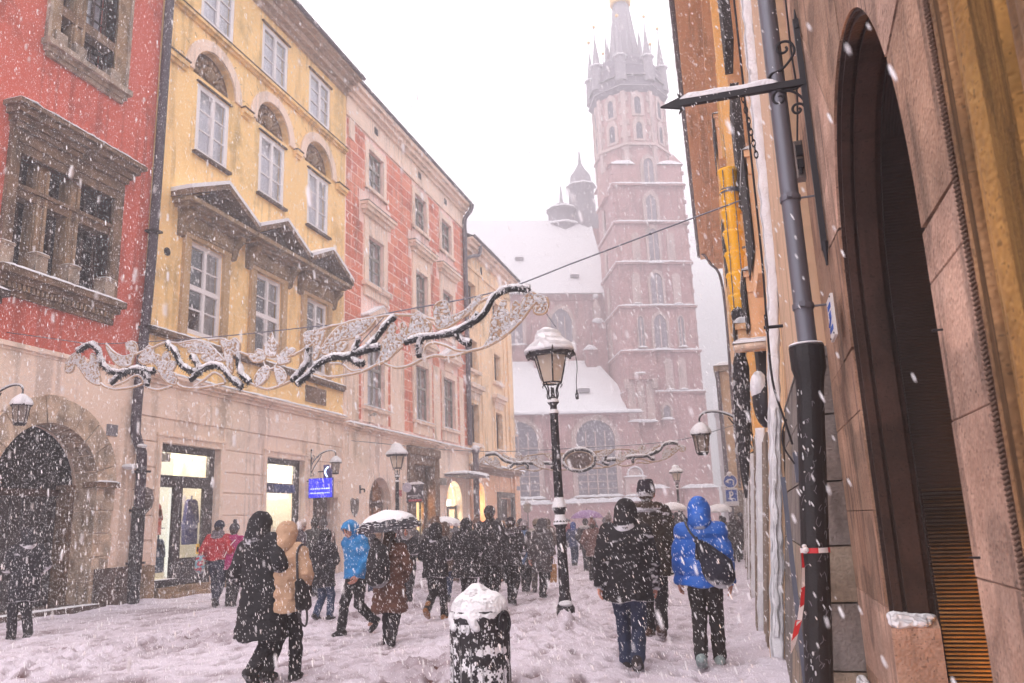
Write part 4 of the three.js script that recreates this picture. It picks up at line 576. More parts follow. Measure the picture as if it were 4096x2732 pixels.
  part('doorway_lamp', ball(-3.0, 0.55, -0.95, 0.06, 0.09, 0.06, 12), glow([1, 0.62, 0.2], 2.5), b); part('lamp_stand', [rod([-3.0, 0.05, -0.95], [-3.0, 0.46, -0.95], 0.015), lathe([[0.1, 0.04], [0.1, 0.07], [0.02, 0.09]], 14, -3.0, 0, -0.95)], M.iron, b);
  const lamp = new THREE.PointLight(0xffb050, 7, 0, 2); lamp.position.set(1.5, 0.55, -3.05); lamp.castShadow = true; lamp.shadow.radius = 3; scene.add(lamp);
  part('near_jamb_ribs', Array.from({ length: 70 }, (_, i) => rod([-2.70, 0.1 + i * 0.03, -0.06], [-2.70, 0.1 + i * 0.03, -0.3], 0.007, 0.007, 4)), stone([0.30, 0.14, 0.05]), b);
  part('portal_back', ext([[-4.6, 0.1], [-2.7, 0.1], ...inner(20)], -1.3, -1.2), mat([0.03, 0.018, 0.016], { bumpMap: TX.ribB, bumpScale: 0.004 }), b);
  for (const x of [-4.5, -3.68, -2.86]) part('door_stile', bx(x, x + 0.06, 0.1, 3.4, -1.2, -1.14), M.brownWood, b);
  // near edge: rope moulding, hollows and round shafts of the next bay
  const shaft = (x, rr, z, m, name) => part(name, rod([x, 0, z], [x, 7, z], rr, rr, 14), m, b);
  const gold = stone([0.62, 0.335, 0.095], W), gold2 = stone([0.50, 0.28, 0.13], W);
  part('rope_moulding', Array.from({ length: 330 }, (_, i) => rod([-2.262, 0.3 + i * 0.013, 0.003], [-2.252, 0.311 + i * 0.013, -0.008], 0.0045, 0.0045, 4)), L2, b);
  part('hollow', bx(-2.26, -1.2, 0, 7, -0.3, -0.06), gold2, b);
  shaft(-2.19, 0.035, -0.03, gold2, 'shaft'); shaft(-2.09, 0.04, -0.05, gold, 'shaft'); shaft(-1.86, 0.13, -0.08, gold, 'column'); shaft(-1.66, 0.05, -0.04, gold2, 'shaft'); shaft(-1.5, 0.1, -0.05, gold2, 'column'); shaft(-1.3, 0.06, -0.03, gold, 'shaft');
  part('house_body', bx(-6.25, 4, 0, 9, -6, -1.35), M.dark, b); part('near_wall', bx(-1.2, 4, 0, 9, -1.35, -0.02), L, b); part('house_side', bx(-6.26, -6.2, 0, 8, -1.35, -0.3), L3, b);
  M.portalHouse = b;
  part('base_snow', snowcap(-6.25, -5.1, 0.42, 0.0, 0.07, 0.05, 3, 0.05), M.snow, b); part('base_ledge', bx(-6.25, -4.62, 0, 0.42, 0, 0.07), L3, b);
  each('wall_pin', [rod([-2.60, 1.36, 0], [-2.60, 1.36, 0.03], 0.0035), rod([-2.62, 2.02, 0], [-2.62, 2.02, 0.03], 0.0035)], M.iron, b);
}
{ // wall-mounted iron bracket ending in a spearhead, snow lying along it, chain hanging from it
  const t = thing('iron_bracket', 'black wrought-iron bracket with scrolls and spearhead, snow lying along its arm', 'bracket', [0.57, 4.17, -5], 0);
  t.org = [0.57, 4.17, -5]; const z = -5, x0 = 0.56, y = 4.17;
  part('wall_bar', [bx(0.555, 0.59, 3.05, 4.62, z - 0.02, z + 0.012), rod([0.575, 4.55, z], [0.575, 4.7, z - 0.01], 0.02, 0.004), rod([0.575, 3.1, z], [0.575, 2.95, z], 0.022, 0.006)], M.iron, t);
  part('arm', [bx(-0.2, 0.57, y - 0.022, y + 0.022, z - 0.018, z + 0.018)], M.iron, t);
  part('spearhead', ext([[-0.33, y - 0.005], [-0.2, y - 0.04], [-0.215, y - 0.075], [-0.185, y - 0.045], [-0.19, y + 0.045], [-0.215, y + 0.075], [-0.205, y + 0.04]].reverse(), z - 0.012, z + 0.012), M.iron, t);
  const sp = (cx, cy, s, k, sx = 1) => { const p = []; for (let i = 0; i <= 16; i++) { const a = i / 16 * 2.2 * PI, rr = s * (1 - 0.75 * i / 16); p.push([cx + sx * rr * Math.cos(a + k), cy + rr * Math.sin(a + k), z]); } return p; };
  part('scroll', [tube([[0.36, y + 0.03, z], [0.38, y + 0.09, z], [0.46, y + 0.12, z], [0.54, y + 0.22, z], ...sp(0.48, y + 0.26, 0.06, 0)], 0.009, 60, 5), tube([[0.54, y - 0.03, z], [0.44, y - 0.04, z], ...sp(0.42, y - 0.085, 0.05, PI / 2)], 0.009, 50, 5), tube([[0.4, y - 0.03, z], [0.5, y - 0.05, z], [0.56, y - 0.12, z], ...sp(0.52, y - 0.18, 0.045, 0.3, 1)], 0.009, 50, 5)], M.iron, t);
  part('arm_snow', snowcap(-0.2, 0.42, y + 0.02, z - 0.022, z + 0.022, 0.05, 8, 0.03), M.snow, t);
  const ch = thing('hanging_chain', 'short black chain hanging down from the iron bracket arm', 'chain', [0.2, 4.15, -5], 0); ch.org = [0.2, 4.15, -5];
  for (let i = 0; i < 11; i++) { const g = new THREE.TorusGeometry(0.014, 0.0045, 5, 10); g.scale(0.8, 1.7, 1); if (i % 2) g.rotateY(PI / 2); g.translate(0.2 + 0.004 * i, y - 0.045 - i * 0.0395, z); part('link', g, M.iron, ch); }
}
{ // rainwater pipe: grey zinc above, black cast iron below, hazard tape tied round it
  const p = thing('rain_pipe', 'grey zinc rain pipe running into a scratched black iron pipe on the right wall', 'drainpipe', [0.4, 0, -5], 0); p.org = [0.4, 0, -5];
  const z = -5.05;
  part('zinc_pipe', [rod([0.415, 2.45, z], [0.415, 7, z], 0.056, 0.056, 22)], M.zinc, p);
  each('pipe_clamp', [3.42, 2.72].map(y => [lathe([[0.06, y - 0.02], [0.064, y - 0.015], [0.064, y + 0.015], [0.06, y + 0.02]], 22, 0.415, 0, z), rod([0.46, y, z], [0.58, y, z], 0.007), bx(0.39, 0.42, y - 0.015, y + 0.015, z + 0.055, z + 0.09)]), M.zinc, p);
  const cast = mat([0.008, 0.006, 0.009], { roughness: 0.6, bumpMap: TX.stoneB, bumpScale: 0.003 });
  const ir = lathe([[0.075, 0], [0.078, 1.25], [0.078, 2.2], [0.083, 2.28], [0.1, 2.34], [0.102, 2.47], [0.08, 2.475]], 28); { const a = ir.attributes.position; for (let i = 0; i < a.count; i++) a.setX(i, a.getX(i) + 0.405 - 0.082 * Math.max(0, 2.3 - a.getY(i))); ir.translate(0, 0, z); ir.computeVertexNormals(); }
  part('iron_pipe', ir, cast, p); part('rim_snow', lathe([[0.07, 2.478], [0.1, 2.478], [0.095, 2.49], [0.07, 2.49]], 24, 0.405, 0, z), M.snow, p);
  const rr = rng(9), ax = y => 0.405 - 0.082 * (2.3 - y), sc = [];
  for (let i = 0; i < 46; i++) { const y = 0.4 + rr() * 1.75, a0 = rr() * 2.6 + 0.2, R = 0.0785, pts = []; let a = a0, yy = y; for (let k = 0; k < 3 + rr() * 3; k++) { pts.push([ax(yy) + R * Math.cos(a), yy, z + R * Math.sin(a)]); a += (rr() - 0.5) * 0.5; yy += (rr() - 0.5) * 0.07; } sc.push(tube(pts, 0.0012, 8, 4)); }
  part('scratched_scrawl', sc, mat([0.26, 0.24, 0.27]), p);
  const frost = Array.from({ length: 26 }, () => { const y = 0.3 + rr() * 2, a = rr() * 1.2 + 1.7, R = 0.079; return ball(ax(y) + R * Math.cos(a), y, z + R * Math.sin(a), 0.003 + 0.004 * rr(), 0.004 + 0.012 * rr(), 0.004, 6); });
  part('frozen_snow', frost, M.snow, p);
  const t = thing('hazard_tape', 'red and white striped tape knotted round the black pipe, its end hanging loose', 'tape', [0.32, 1.28, -4.95], 0); t.org = [0.32, 1.28, -4.95];
  const red = mat([0.62, 0.025, 0.035], { roughness: 0.45 }), white = mat([0.75, 0.70, 0.70], { roughness: 0.45 }), yb = 1.29, bandg = (a0, a1) => { const g = new THREE.CylinderGeometry(0.082, 0.082, 0.028, 8, 1, true, a0, a1 - a0); g.translate(ax(yb), yb, z); return g; };
  for (let i = 0; i < 8; i++) part('stripe', bandg(i * PI / 4 + 0.15, (i + 1) * PI / 4 + 0.15), i % 2 ? red : white, t);
  const tail = [[0.246, 1.28], [0.243, 1.2], [0.232, 1.1], [0.214, 1.0], [0.188, 0.92], [0.158, 0.85], [0.142, 0.79]], wd = [0.01, 0.016, 0.02, 0.026, 0.034, 0.042, 0.03];
  for (let i = 0; i < 6; i++) { const [a, b] = [tail[i], tail[i + 1]], zz = k => z + 0.1 + 0.01 * Math.sin(k * 1.7); const g = new THREE.BufferGeometry(), q = [[a[0] - wd[i] / 2, a[1], zz(i)], [a[0] + wd[i] / 2, a[1], zz(i) - 0.012], [b[0] + wd[i + 1] / 2, b[1], zz(i + 1) - 0.012], [b[0] - wd[i + 1] / 2, b[1] - 0.01 * i, zz(i + 1)]]; g.setAttribute('position', new THREE.Float32BufferAttribute([q[0], q[3], q[2], q[0], q[2], q[1]].flat(), 3)); g.computeVertexNormals(); part('stripe', g, i % 2 ? white : red, t); }
  part('knot', [ball(0.268, 1.295, z + 0.085, 0.018, 0.016, 0.012), ball(0.262, 1.315, z + 0.08, 0.014, 0.012, 0.01)], white, t);
}
{ // plates, junction box and cable on the portal wall
  const s = thing('wall_sign', 'small white enamel sign with blue writing screwed to the portal stones', 'sign', [0.54, 2.58, -4.8], 0); s.org = [0.54, 2.58, -4.8];
  part('plate', bx(0.535, 0.55, 2.46, 2.70, -4.92, -4.70), mat([0.72, 0.68, 0.66], { roughness: 0.3 }), s);
  part('lettering', [[2.645, 0.14], [2.60, 0.09], [2.515, 0.16]].map(([y, w]) => bx(0.532, 0.535, y - 0.014, y + 0.014, -4.81 - w / 2, -4.81 + w / 2)).concat([rod([0.533, 2.54, -4.88], [0.533, 2.58, -4.76], 0.006)]), mat([0.03, 0.10, 0.4]), s); part('screw', [[2.475, -4.9], [2.685, -4.72], [2.475, -4.72]].map(([y, zz]) => ball(0.534, y, zz, 0.006)), M.iron, s);
  const j = thing('junction_box', 'small grey cable box on the wall beside the zinc pipe', 'cable box', [0.55, 3.8, -5.4], 0); j.org = [0.55, 3.8, -5.4];
  part('box', bev(0.5, 0.56, 3.68, 3.95, -5.45, -5.36, 0.01), M.greyStone, j); part('connector', [bx(0.51, 0.55, 3.74, 3.8, -5.36, -5.33), bx(0.51, 0.55, 3.83, 3.9, -5.36, -5.33), rod([0.53, 3.7, -5.35], [0.53, 3.78, -5.35], 0.012)], M.iron, j);
  part('cable', [tube([[0.56, 6.2, -5.3], [0.565, 5.2, -5.32], [0.56, 4.6, -5.35], [0.565, 4.3, -5.36], [0.53, 3.95, -5.38]], 0.007, 40, 5)], M.iron, j);
}
{ // scarped house with the stone foot, the pipe hangs on it
  const b = thing('scarped_house', 'tan plastered house with a battered stone foot and snow-plastered edge on the right', 'building', [0.5, 0, -5.8], 0); b.org = [0.5, 0, -5.8];
  const tan = plaster([0.64, 0.43, 0.29]), blk = stone([0.42, 0.33, 0.26]);
  const slab = (y0, y1, xa, xb, z0, z1, m, name) => { const g = ext([[xa, y0], [1.6, y0], [1.6, y1], [xb, y1]], z0, z1); return part(name, g, m, b); };
  slab(2.55, 9.5, 0.47, 0.60, -9.0, -5.85, tan, 'wall');
  const r = rng(3); for (let i = 0, y = 0; i < 6; i++) { const h = [0.5, 0.42, 0.36, 0.42, 0.45, 0.4][i], f = q => 0.16 + 0.105 * q; for (const [z0, z1] of i % 2 ? [[-6.7, -5.85], [-8.9, -6.71]] : [[-7.3, -5.85], [-8.9, -7.31]]) slab(y + 0.006, y + h - 0.006, f(y), f(y + h), z0 + 0.006, z1, r() > 0.5 ? blk : M.greyStone, 'stone'); y += h; }
  slab(2.55, 2.62, 0.42, 0.44, -9, -5.84, M.greyStone, 'foot_capping');
  // edge pilaster whose face towards us is crusted with driven snow
  const pil = [[0.02, 0], [0.3, 0], [0.36, 2], [0.47, 4], [0.60, 9.5], [0.48, 9.5], [0.38, 4], [0.2, 1.8]].reverse(); part('edge_pilaster', ext(pil.reverse(), -9.4, -8.95), tan, b);
  const crustStrip = (line, w, y0, y1, zf, hh, seed) => { const g = snowcap(y0, y1, 0, -w / 2, w / 2, hh, seed, 0.05), q = g.attributes.position; for (let i = 0; i < q.count; i++) { const Y = q.getX(i), d = q.getY(i), c = q.getZ(i); q.setXYZ(i, line(Y) + w / 2 + c + 0.02 * ns(Y * 6, c * 20, seed), Y, zf + d + 0.018 * ns(Y * 9, c * 30, seed + 4)); } g.computeVertexNormals(); return g; };
  M.crustStrip = crustStrip;
  part('snow_crust', [crustStrip(y => (y < 4 ? 0.03 + 0.09 * y : 0.39 + 0.018 * (y - 4)), 0.13, 0.02, 9.2, -8.95, 0.05, 3), crustStrip(y => 0.06 + 0.09 * y, 0.05, 0.3, 2.6, -8.9, 0.04, 5)], M.snow, b);
  part('flat_conduit', [bx(0.205, 0.235, 0.1, 1.72, -5.84, -5.82).applyMatrix4(new THREE.Matrix4().makeShear(0.09, 0, 0, 0, 0, 0)), bx(0.3, 0.4, 1.7, 1.9, -5.85, -5.78)], mat([0.10, 0.11, 0.15], { roughness: 0.5 }), b);
  const cab = thing('hanging_cable', 'thin black cable drooping down the right wall past the snowy ledges', 'cable', [0.2, 2, -5.8], 0); cab.org = [0.2, 2, -5.8];
  part('wire', [tube([[0.24, 6.5, -5.75], [0.24, 4.2, -5.75], [0.235, 3.2, -5.75], [0.22, 2.75, -5.72], [0.22, 2.35, -5.72], [0.27, 2.1, -5.72], [0.3, 1.95, -5.74]], 0.008, 60, 5), tube([[0.28, 2.12, -5.74], [0.25, 2.05, -5.72], [0.24, 1.95, -5.74], [0.3, 1.82, -5.75]], 0.006, 20, 5)], M.iron, cab);
  part('standoff', [rod([0.2, 2.78, -5.8], [0.33, 2.78, -5.8], 0.012), rod([0.22, 2.74, -5.75], [0.22, 2.86, -5.75], 0.012)], M.iron, cab);
}
{ // long house further down: wall bending in towards the street, deep eaves, boxed window surrounds with snow
  const b = thing('long_house', 'long ochre house with deep overhanging eaves and boxed snowy window hoods on the right', 'building', [0.35, 0, -9.4], 0.03); b.org = [0, 0, 0];
  const och = plaster([0.86, 0.57, 0.33]), or2 = plaster([0.95, 0.55, 0.2]), st = stone([0.42, 0.33, 0.27]), Z1 = -26, F = (x, z) => x - 0.22 - 0.0117 * z;   // the stone foot swings back towards the street line
  part('wall', ext([[0.12, 2.4], [2, 2.4], [2, 12.4], [0.2, 12.4]], Z1, -6), och, b); part('wall', ext([[0.12, 2.4], [2, 2.4], [2, 12.4], [0.48, 12.4], [0.40, 6.5]], -6, 0), och, b);
  const skew = g => { const q = g.attributes.position; for (let i = 0; i < q.count; i++) q.setX(i, F(q.getX(i), q.getZ(i))); return g; };
  part('stone_foot', skew(ext([[-0.12, 0], [2, 0], [2, 2.4], [0.1, 2.4]], Z1, -0.1)), st, b);
  for (let i = 0; i < 5; i++) { const z = -1.6 - i * 4.6; part('foot_pilaster', skew(ext([[-0.2, 0], [0.2, 0], [0.2, 2.5], [0.02, 2.5]], z - 0.7, z)), st, b); part('snow_crust', M.crustStrip(y => F(-0.19 + 0.088 * y, z), 0.12, 0.05, 2.6, z, 0.05, i + 2), M.snow, b); }
  const eaveTone = plaster([0.88, 0.53, 0.30]);
  part('eaves', [bx(-0.15, 2, 12.2, 12.5, Z1 - 0.1, 0), bx(-0.4, 2, 12.5, 12.8, Z1 - 0.25, 0), bx(-0.72, 2, 12.8, 12.95, Z1 - 0.4, 0)], eaveTone, b);
  part('gutter', tube([[-0.76, 13.0, Z1 - 0.5], [-0.76, 13.0, -13], [-0.76, 13.0, 0]], 0.09, 30, 8), M.gutter, b);
  const rs = rng(21); part('gutter_snow', Array.from({ length: 70 }, (_, i) => ball(-0.84 + 0.03 * rs(), 12.98 + 0.06 * rs(), -26 * rs(), 0.03, 0.04, 0.12 * rs() + 0.04, 6)), M.snow, b);
  part('roof', ext([[-0.8, 13.0], [6, 17], [6, 13.0]], Z1 - 0.4, 0), M.roofDark, b); part('downpipe', tube([[-0.7, 12.9, Z1 + 0.4], [-0.5, 12.7, Z1 + 0.4], [-0.3, 12.3, Z1 + 0.4], [0.0, 11.9, Z1 + 0.4], [0.05, 6, Z1 + 0.4], [0.02, 2.6, Z1 + 0.4]], 0.06, 40, 7), M.gutter, b);
  // window hoods and boxed surrounds that stick out of the wall: depth z, top y, how far out, length
  const hood = (z, y, d, w, drop = 0.6) => { const g = grp('window_hood', b, [0, y, z]); part('hood', [bx(0.1 - d, 0.6, y, y + 0.09, z - w, z), bx(0.13 - d, 0.6, y - 0.22, y, z - w + 0.1, z - 0.03), bx(0.1 - d * 0.82, 0.6, y - drop, y - 0.22, z - w + 0.2, z - 0.05)], eaveTone, g); part('hood_edge', bx(0.085 - d, 0.1 - d, y - drop * 0.8, y + 0.09, z - w, z + 0.004), M.dark, g); part('hood_snow', snowcap(0.08 - d, 0.5, y + 0.09, z - w, z + 0.02, 0.12, y + z, 0.06), M.snow, g); };
  hood(-0.3, 5.82, 0.12, 1.4, 1.5); hood(-2.1, 4.8, 0.19, 1.2, 0.9); hood(-2.6, 4.16, 0.36, 0.8, 0.2); hood(-4.4, 7.0, 0.04, 0.5, 0.3); hood(-9.2, 8.2, 0.2, 1.6, 1.4); hood(-8.2, 10.4, 0.2, 1.5, 1.0);
  each('window_frame', [-3, -6.5, -10, -14].flatMap(z => [[2.9, 4.7], [6.6, 8.4], [9.2, 10.8]].flatMap(([y0, y1]) => [bx(z > -6 ? 0.1 + 0.04 * y1 : 0.0, 0.6, y0, y1, z - 0.14, z), bx(z > -6 ? 0.1 + 0.04 * y1 : 0.0, 0.6, y0, y1, z - 1.4, z - 1.26)])), or2, b);
  each('window_opening', [-3, -6.5, -10, -14].flatMap(z => [[2.9, 4.7], [6.6, 8.4], [9.2, 10.8]].map(([y0, y1]) => bx(0.06, 0.2, y0, y1, z - 1.26, z - 0.14))), M.dark, b);
  part('pilaster_strip', [bx(-0.02, 0.14, 2.5, 12.2, -5.6, -5.2), bx(-0.02, 0.14, 2.5, 12.2, -12, -11.5)], or2, b);
  part('lamp_shield', [ball(-0.12, 2.72, 0.15, 0.12, 0.3, 0.2, 14)], M.iron, b); part('shield_snow', ball(-0.15, 2.86, 0.14, 0.1, 0.2, 0.21, 12), M.snow, b);
  part('pipe_stub', rod([-0.36, 3.42, -0.3], [0.16, 3.46, -0.3], 0.055, 0.055, 12), M.cream, b); part('stub_snow', snowcap(-0.38, 0.16, 3.47, -0.36, -0.24, 0.06, 2, 0.05), M.snow, b);
}
{ // yellow rubble chute hanging on the wall, its lower end wrapped in black mesh
  const t = thing('rubble_chute', 'bright yellow segmented plastic rubble chute hanging on the right wall', 'rubble chute', [0.1, 4.6, -13], 0); t.org = [0.1, 4.6, -13];
  const yel = mat([0.98, 0.50, 0.012], { roughness: 0.42 }), z = -13; const top = 9.1, n = 7;
  for (let i = 0; i < n; i++) { const y = 7.1 - i * 0.36, x = 0.145 - 0.006 * i; part('chute_section', lathe([[0.155, y], [0.17, y - 0.04], [0.15, y - 0.07], [0.11, y - 0.42]], 20, x, 0, z), yel, t); }
  part('chute_chain', [-1, 1].map(k => rod([0.145 + k * 0.08, 7.05, z + 0.14], [0.11 + k * 0.08, 4.7, z + 0.14], 0.008)), M.zinc, t); part('chute_bracket', [rod([0.14, 6.7, z], [0.4, 6.75, z], 0.02), rod([0.12, 5.7, z], [0.4, 5.75, z], 0.02), lathe([[0.165, 6.66], [0.17, 6.7], [0.165, 6.74]], 18, 0.145, 0, z)], M.zinc, t);
  const w = thing('mesh_sleeve', 'black snow-flecked mesh sleeve hanging below the yellow chute', 'netting sleeve', [-0.1, 1.6, -12.8], 0); w.org = [-0.1, 1.6, -12.8];
  const g = lathe([[0.02, 1.75], [0.06, 2.1], [0.1, 2.6], [0.125, 3.1], [0.13, 3.5], [0.12, 3.75], [0.07, 4.05], [0.075, 4.25], [0.1, 4.4], [0.11, 4.65], [0.07, 4.72]], 22); const a = g.attributes.position; for (let i = 0; i < a.count; i++) { const y = a.getY(i), k = 1 + 0.25 * ns(a.getX(i) * 9, y * 3, a.getZ(i) * 9); a.setXYZ(i, a.getX(i) * k + 0.02 + 0.055 * (y - 3.4), y, a.getZ(i) * k - 12.95); } g.computeVertexNormals();
  part('sleeve', g, mat([0.03, 0.025, 0.032], { bumpMap: TX.cloth, bumpScale: 0.03 }), w);
  const r = rng(4); part('snow_flecks', Array.from({ length: 120 }, () => { const y = 2.3 + 2.4 * r(), an = r() * PI, R = y < 3.8 ? 0.13 : 0.09; return ball(0.02 + 0.055 * (y - 3.4) + R * Math.cos(an), y, -12.95 + R * Math.sin(an), 0.012, 0.02 + 0.03 * r(), 0.012, 5); }), M.snow, w);
}
{ // last stone house before the square
  const b = thing('far_corner_house', 'tan stone house corner beyond the long house at the end of the right row', 'building', [-0.45, 0, -37], 0); b.org = [-0.45, 0, -37];
  part('wall', bx(-0.85, 6, 2.6, 8.0, -50, -38), plaster([0.60, 0.42, 0.27]), b); part('stone_foot', Array.from({ length: 5 }, (_, i) => bx(-0.98 + 0.02 * (i % 2), 6, i * 0.52, i * 0.52 + 0.5, -50, -37.9)), stone([0.36, 0.29, 0.235]), b); part('cornice', [bx(-1.1, 6, 8, 8.25, -50.2, -37.8)], M.paleStone, b); part('cornice_snow', snowcap(-1.1, 6, 8.25, -38.6, -37.7, 0.2, 3, 0.2), M.snow, b); part('drainpipe', rod([-0.95, 0, -37.9], [-0.95, 8, -37.9], 0.09), M.gutter, b); part('roof', bx(-1.0, 6, 8.25, 8.5, -50, -38.6), M.snow, b);
}
// ───────────── snow-covered street ─────────────
function bootPrint(x, z) {
  let m = 0; const C = 0.34, i0 = Math.floor(x / C), j0 = Math.floor(z / C);
  for (let i = i0 - 1; i <= i0 + 1; i++) for (let j = j0 - 1; j <= j0 + 1; j++) {
    const s = Math.abs(Math.sin(i * 127.1 + j * 311.7) * 43758.5453) % 1, t = Math.abs(Math.sin(i * 269.5 + j * 183.3) * 24634.6345) % 1, u = Math.abs(Math.sin(i * 91.7 + j * 47.3) * 9631.17) % 1;
    if (u < 0.35) continue; const a = 0.5 * (u - 0.5), dx = x - (i + s) * C, dz = z - (j + t) * C, p = dx * Math.cos(a) + dz * Math.sin(a), q = -dx * Math.sin(a) + dz * Math.cos(a);
    m = Math.max(m, 1 - sstep(0.6, 1.15, Math.hypot(p / 0.06, q / 0.15)));
  }
  return m * sstep(0.2, -0.6, x) * sstep(-13.6, -12.8, x);
}
function groundHeight(x, z) {
  const d = Math.hypot(x, z + 0) , f = 1 - sstep(30, 55, d);
  let h = 0.015 * fbm(x * 0.5, z * 0.5, 1) ;
  const lane = (c, w) => Math.exp(-Math.pow((x - c) / w, 2));
  // heaps of trodden, lumpy snow in bands along the street, packed snow between
  const wob = 0.9 * ns(z * 0.16, 3.3) + 0.4 * ns(z * 0.4, 8.1);
  const heap = clamp(1.0 * lane(-8.0 + wob, 1.0) * sstep(-3, -6, z) + 0.75 * lane(-2.9 + 0.6 * wob, 1.25) + 0.18 * lane(-5.2, 3) + 0.3 * lane(-10.7 + wob, 0.7));
  const lump = Math.pow(Math.abs(fbm(x * 2.1, z * 2.1, 4, 4)), 0.8), fine = fbm(x * 6.5, z * 6.5, 9, 3), crumb = Math.max(0, fbm(x * 11, z * 11, 2, 2));
  h += f * heap * (0.05 + 0.2 * lump + 0.06 * fine + 0.11 * crumb);
  const foot = Math.max(0, fbm(x * 4.2, z * 2.4, 21, 3) - 0.1); h += f * (1 - heap) * (0.03 * fine - 0.09 * foot);
  // boot prints: oval dents scattered along the walked lanes
  h -= f * 0.06 * bootPrint(x, z) * (1 - 0.5 * heap);
  // drifts: at the lamp foot, along the left house walls, along the right wall
  h += 0.2 * Math.exp(-(Math.pow((x + 2.45) / 0.3, 2) + Math.pow((z + 10.9) / 0.4, 2))) + 0.13 * Math.exp(-(Math.pow((x + 2.2) / 1.3, 2) + Math.pow((z + 9.6) / 1.5, 2)));
  h += 0.12 * sstep(-13.2, -14.0, x) * (0.6 + 0.6 * ns(z * 1.3, 2)) + 0.10 * sstep(-0.5, 0.1, x) * sstep(-4, -8, z);
  h += 0.5 * Math.exp(-(Math.pow((x + 2.2) / 0.25, 2) + Math.pow((z + 6.15) / 0.22, 2))) * 0.35;
  return h;
}
function groundMesh() {
  const line = (pts) => { const o = []; for (let i = 0; i < pts.length - 1; i++) { const [a, s] = pts[i], b = pts[i + 1][0], n = Math.max(1, Math.round((b - a) / s)); for (let k = 0; k < n; k++) o.push(a + (b - a) * k / n); } o.push(pts.at(-1)[0]); return o; };
  const xs = line([[-220, 60], [-60, 8], [-20, 1], [-15, 0.07], [-9, 0.042], [0.8, 0.3], [3, 3], [20, 60], [220, 1]]), zs = line([[-320, 60], [-120, 8], [-60, 1], [-36, 0.3], [-24, 0.11], [-16, 0.055], [-11, 0.036], [-5.2, 0.2], [-3, 1], [6, 30], [60, 1]]).reverse();
  const p = [], c = [], ix = [];
  for (const z of zs) for (const x of xs) {
    const inside = x > -16 && x < 2 && z > -60 && z < 3, y = inside ? groundHeight(x, z) : 0.0;
    p.push(x, y, z);
    // melted, trodden-in dirt makes some of the snow grey-brown
    const d = inside ? clamp(0.12 + 0.62 * sstep(-0.02, 0.4, fbm(x * 0.7, z * 0.45, 31, 4)) + 0.55 * sstep(0.05, 0.4, fbm(x * 3.6, z * 2.2, 12, 3)) * sstep(-0.3, -1.4, x) + 0.4 * sstep(0.1, 0.35, fbm(x * 4.2, z * 2.4, 21, 3)) + 0.35 * sstep(0.2, 0.5, fbm(x * 9, z * 7, 3, 2))) * (x > -1.0 && x < 0.3 ? 0.6 : 1) + 0.6 * bootPrint(x, z) : 0.15;
    c.push(lerp(0.92, 0.40, d), lerp(0.9, 0.345, d), lerp(0.93, 0.35, d));
  }
  const n = xs.length; for (let j = 0; j < zs.length - 1; j++) for (let i = 0; i < n - 1; i++) { const a = j * n + i; ix.push(a, a + 1, a + n, a + 1, a + n + 1, a + n); }
  const g = new THREE.BufferGeometry(); g.setAttribute('position', new THREE.Float32BufferAttribute(p, 3)); g.setAttribute('color', new THREE.Float32BufferAttribute(c, 3)); g.setIndex(ix); g.computeVertexNormals();
  const u = new Float32Array(p.length / 3 * 2); for (let i = 0; i < p.length / 3; i++) { u[2 * i] = p[3 * i]; u[2 * i + 1] = p[3 * i + 2]; } g.setAttribute('uv', new THREE.BufferAttribute(u, 2));
  const m = new THREE.Mesh(g, mat([0.74, 0.69, 0.75], { vertexColors: true, bumpMap: TX.snow, bumpScale: 0.02, roughness: 0.9 })); m.name = 'snowy_ground'; m.receiveShadow = true; scene.add(m); return say(m, 'trodden snow covering the whole street and square', 'snow', null, 'structure');
}
groundMesh();
// shapes of the hanging decoration, in metres from the heart of its flower
const deco_fir = [];
deco_fir.push([[-4.43, 0.64], [-4.17, 0.74], [-3.96, 0.65], [-3.82, 0.39], [-3.63, 0.21], [-3.34, 0.12], [-3.01, 0.15], [-2.54, 0.07]]);
deco_fir.push([[-3.23, 0.13], [-3.39, 0.05], [-3.53, -0.06]]);
deco_fir.push([[-2.79, 0.10], [-2.67, -0.03], [-2.69, -0.18]]);
deco_fir.push([[-2.28, 0.55], [-2.11, 0.40], [-1.96, 0.17], [-1.85, 0.07], [-1.72, -0.00], [-1.51, -0.06]]);
deco_fir.push([[-1.72, 0.28], [-1.59, 0.14], [-1.51, -0.00]]);
deco_fir.push([[-1.70, -0.17], [-1.48, -0.02], [-1.26, 0.04], [-1.03, -0.01], [-0.84, -0.21], [-0.59, -0.41]]);
deco_fir.push([[-0.69, 0.20], [-0.68, -0.00], [-0.57, -0.22], [-0.41, -0.34]]);
deco_fir.push([[0.73, 0.15], [0.72, -0.09], [0.60, -0.25], [0.42, -0.38]]);
deco_fir.push([[0.53, -0.46], [0.75, -0.31], [0.95, -0.15], [1.22, -0.07], [1.48, -0.09], [1.67, -0.06], [1.87, 0.01], [2.03, 0.16], [2.19, 0.33], [2.38, 0.48]]);
deco_fir.push([[1.70, 0.20], [1.67, 0.07], [1.60, -0.05]]);
deco_fir.push([[1.72, -0.04], [1.91, -0.01], [2.10, 0.00]]);
deco_fir.push([[1.53, -0.10], [1.68, -0.21], [1.80, -0.24]]);
deco_fir.push([[2.56, 0.03], [2.86, 0.08], [3.20, 0.08], [3.46, 0.10], [3.64, 0.18], [3.85, 0.27], [3.99, 0.40], [4.08, 0.55], [4.25, 0.65], [4.46, 0.67], [4.70, 0.61]]);
deco_fir.push([[2.86, 0.06], [2.80, -0.06], [2.81, -0.23]]);
deco_fir.push([[3.46, 0.07], [3.56, -0.06], [3.70, -0.12]]);
deco_fir.push([[3.82, 0.35], [3.77, 0.26], [3.68, 0.17]]);
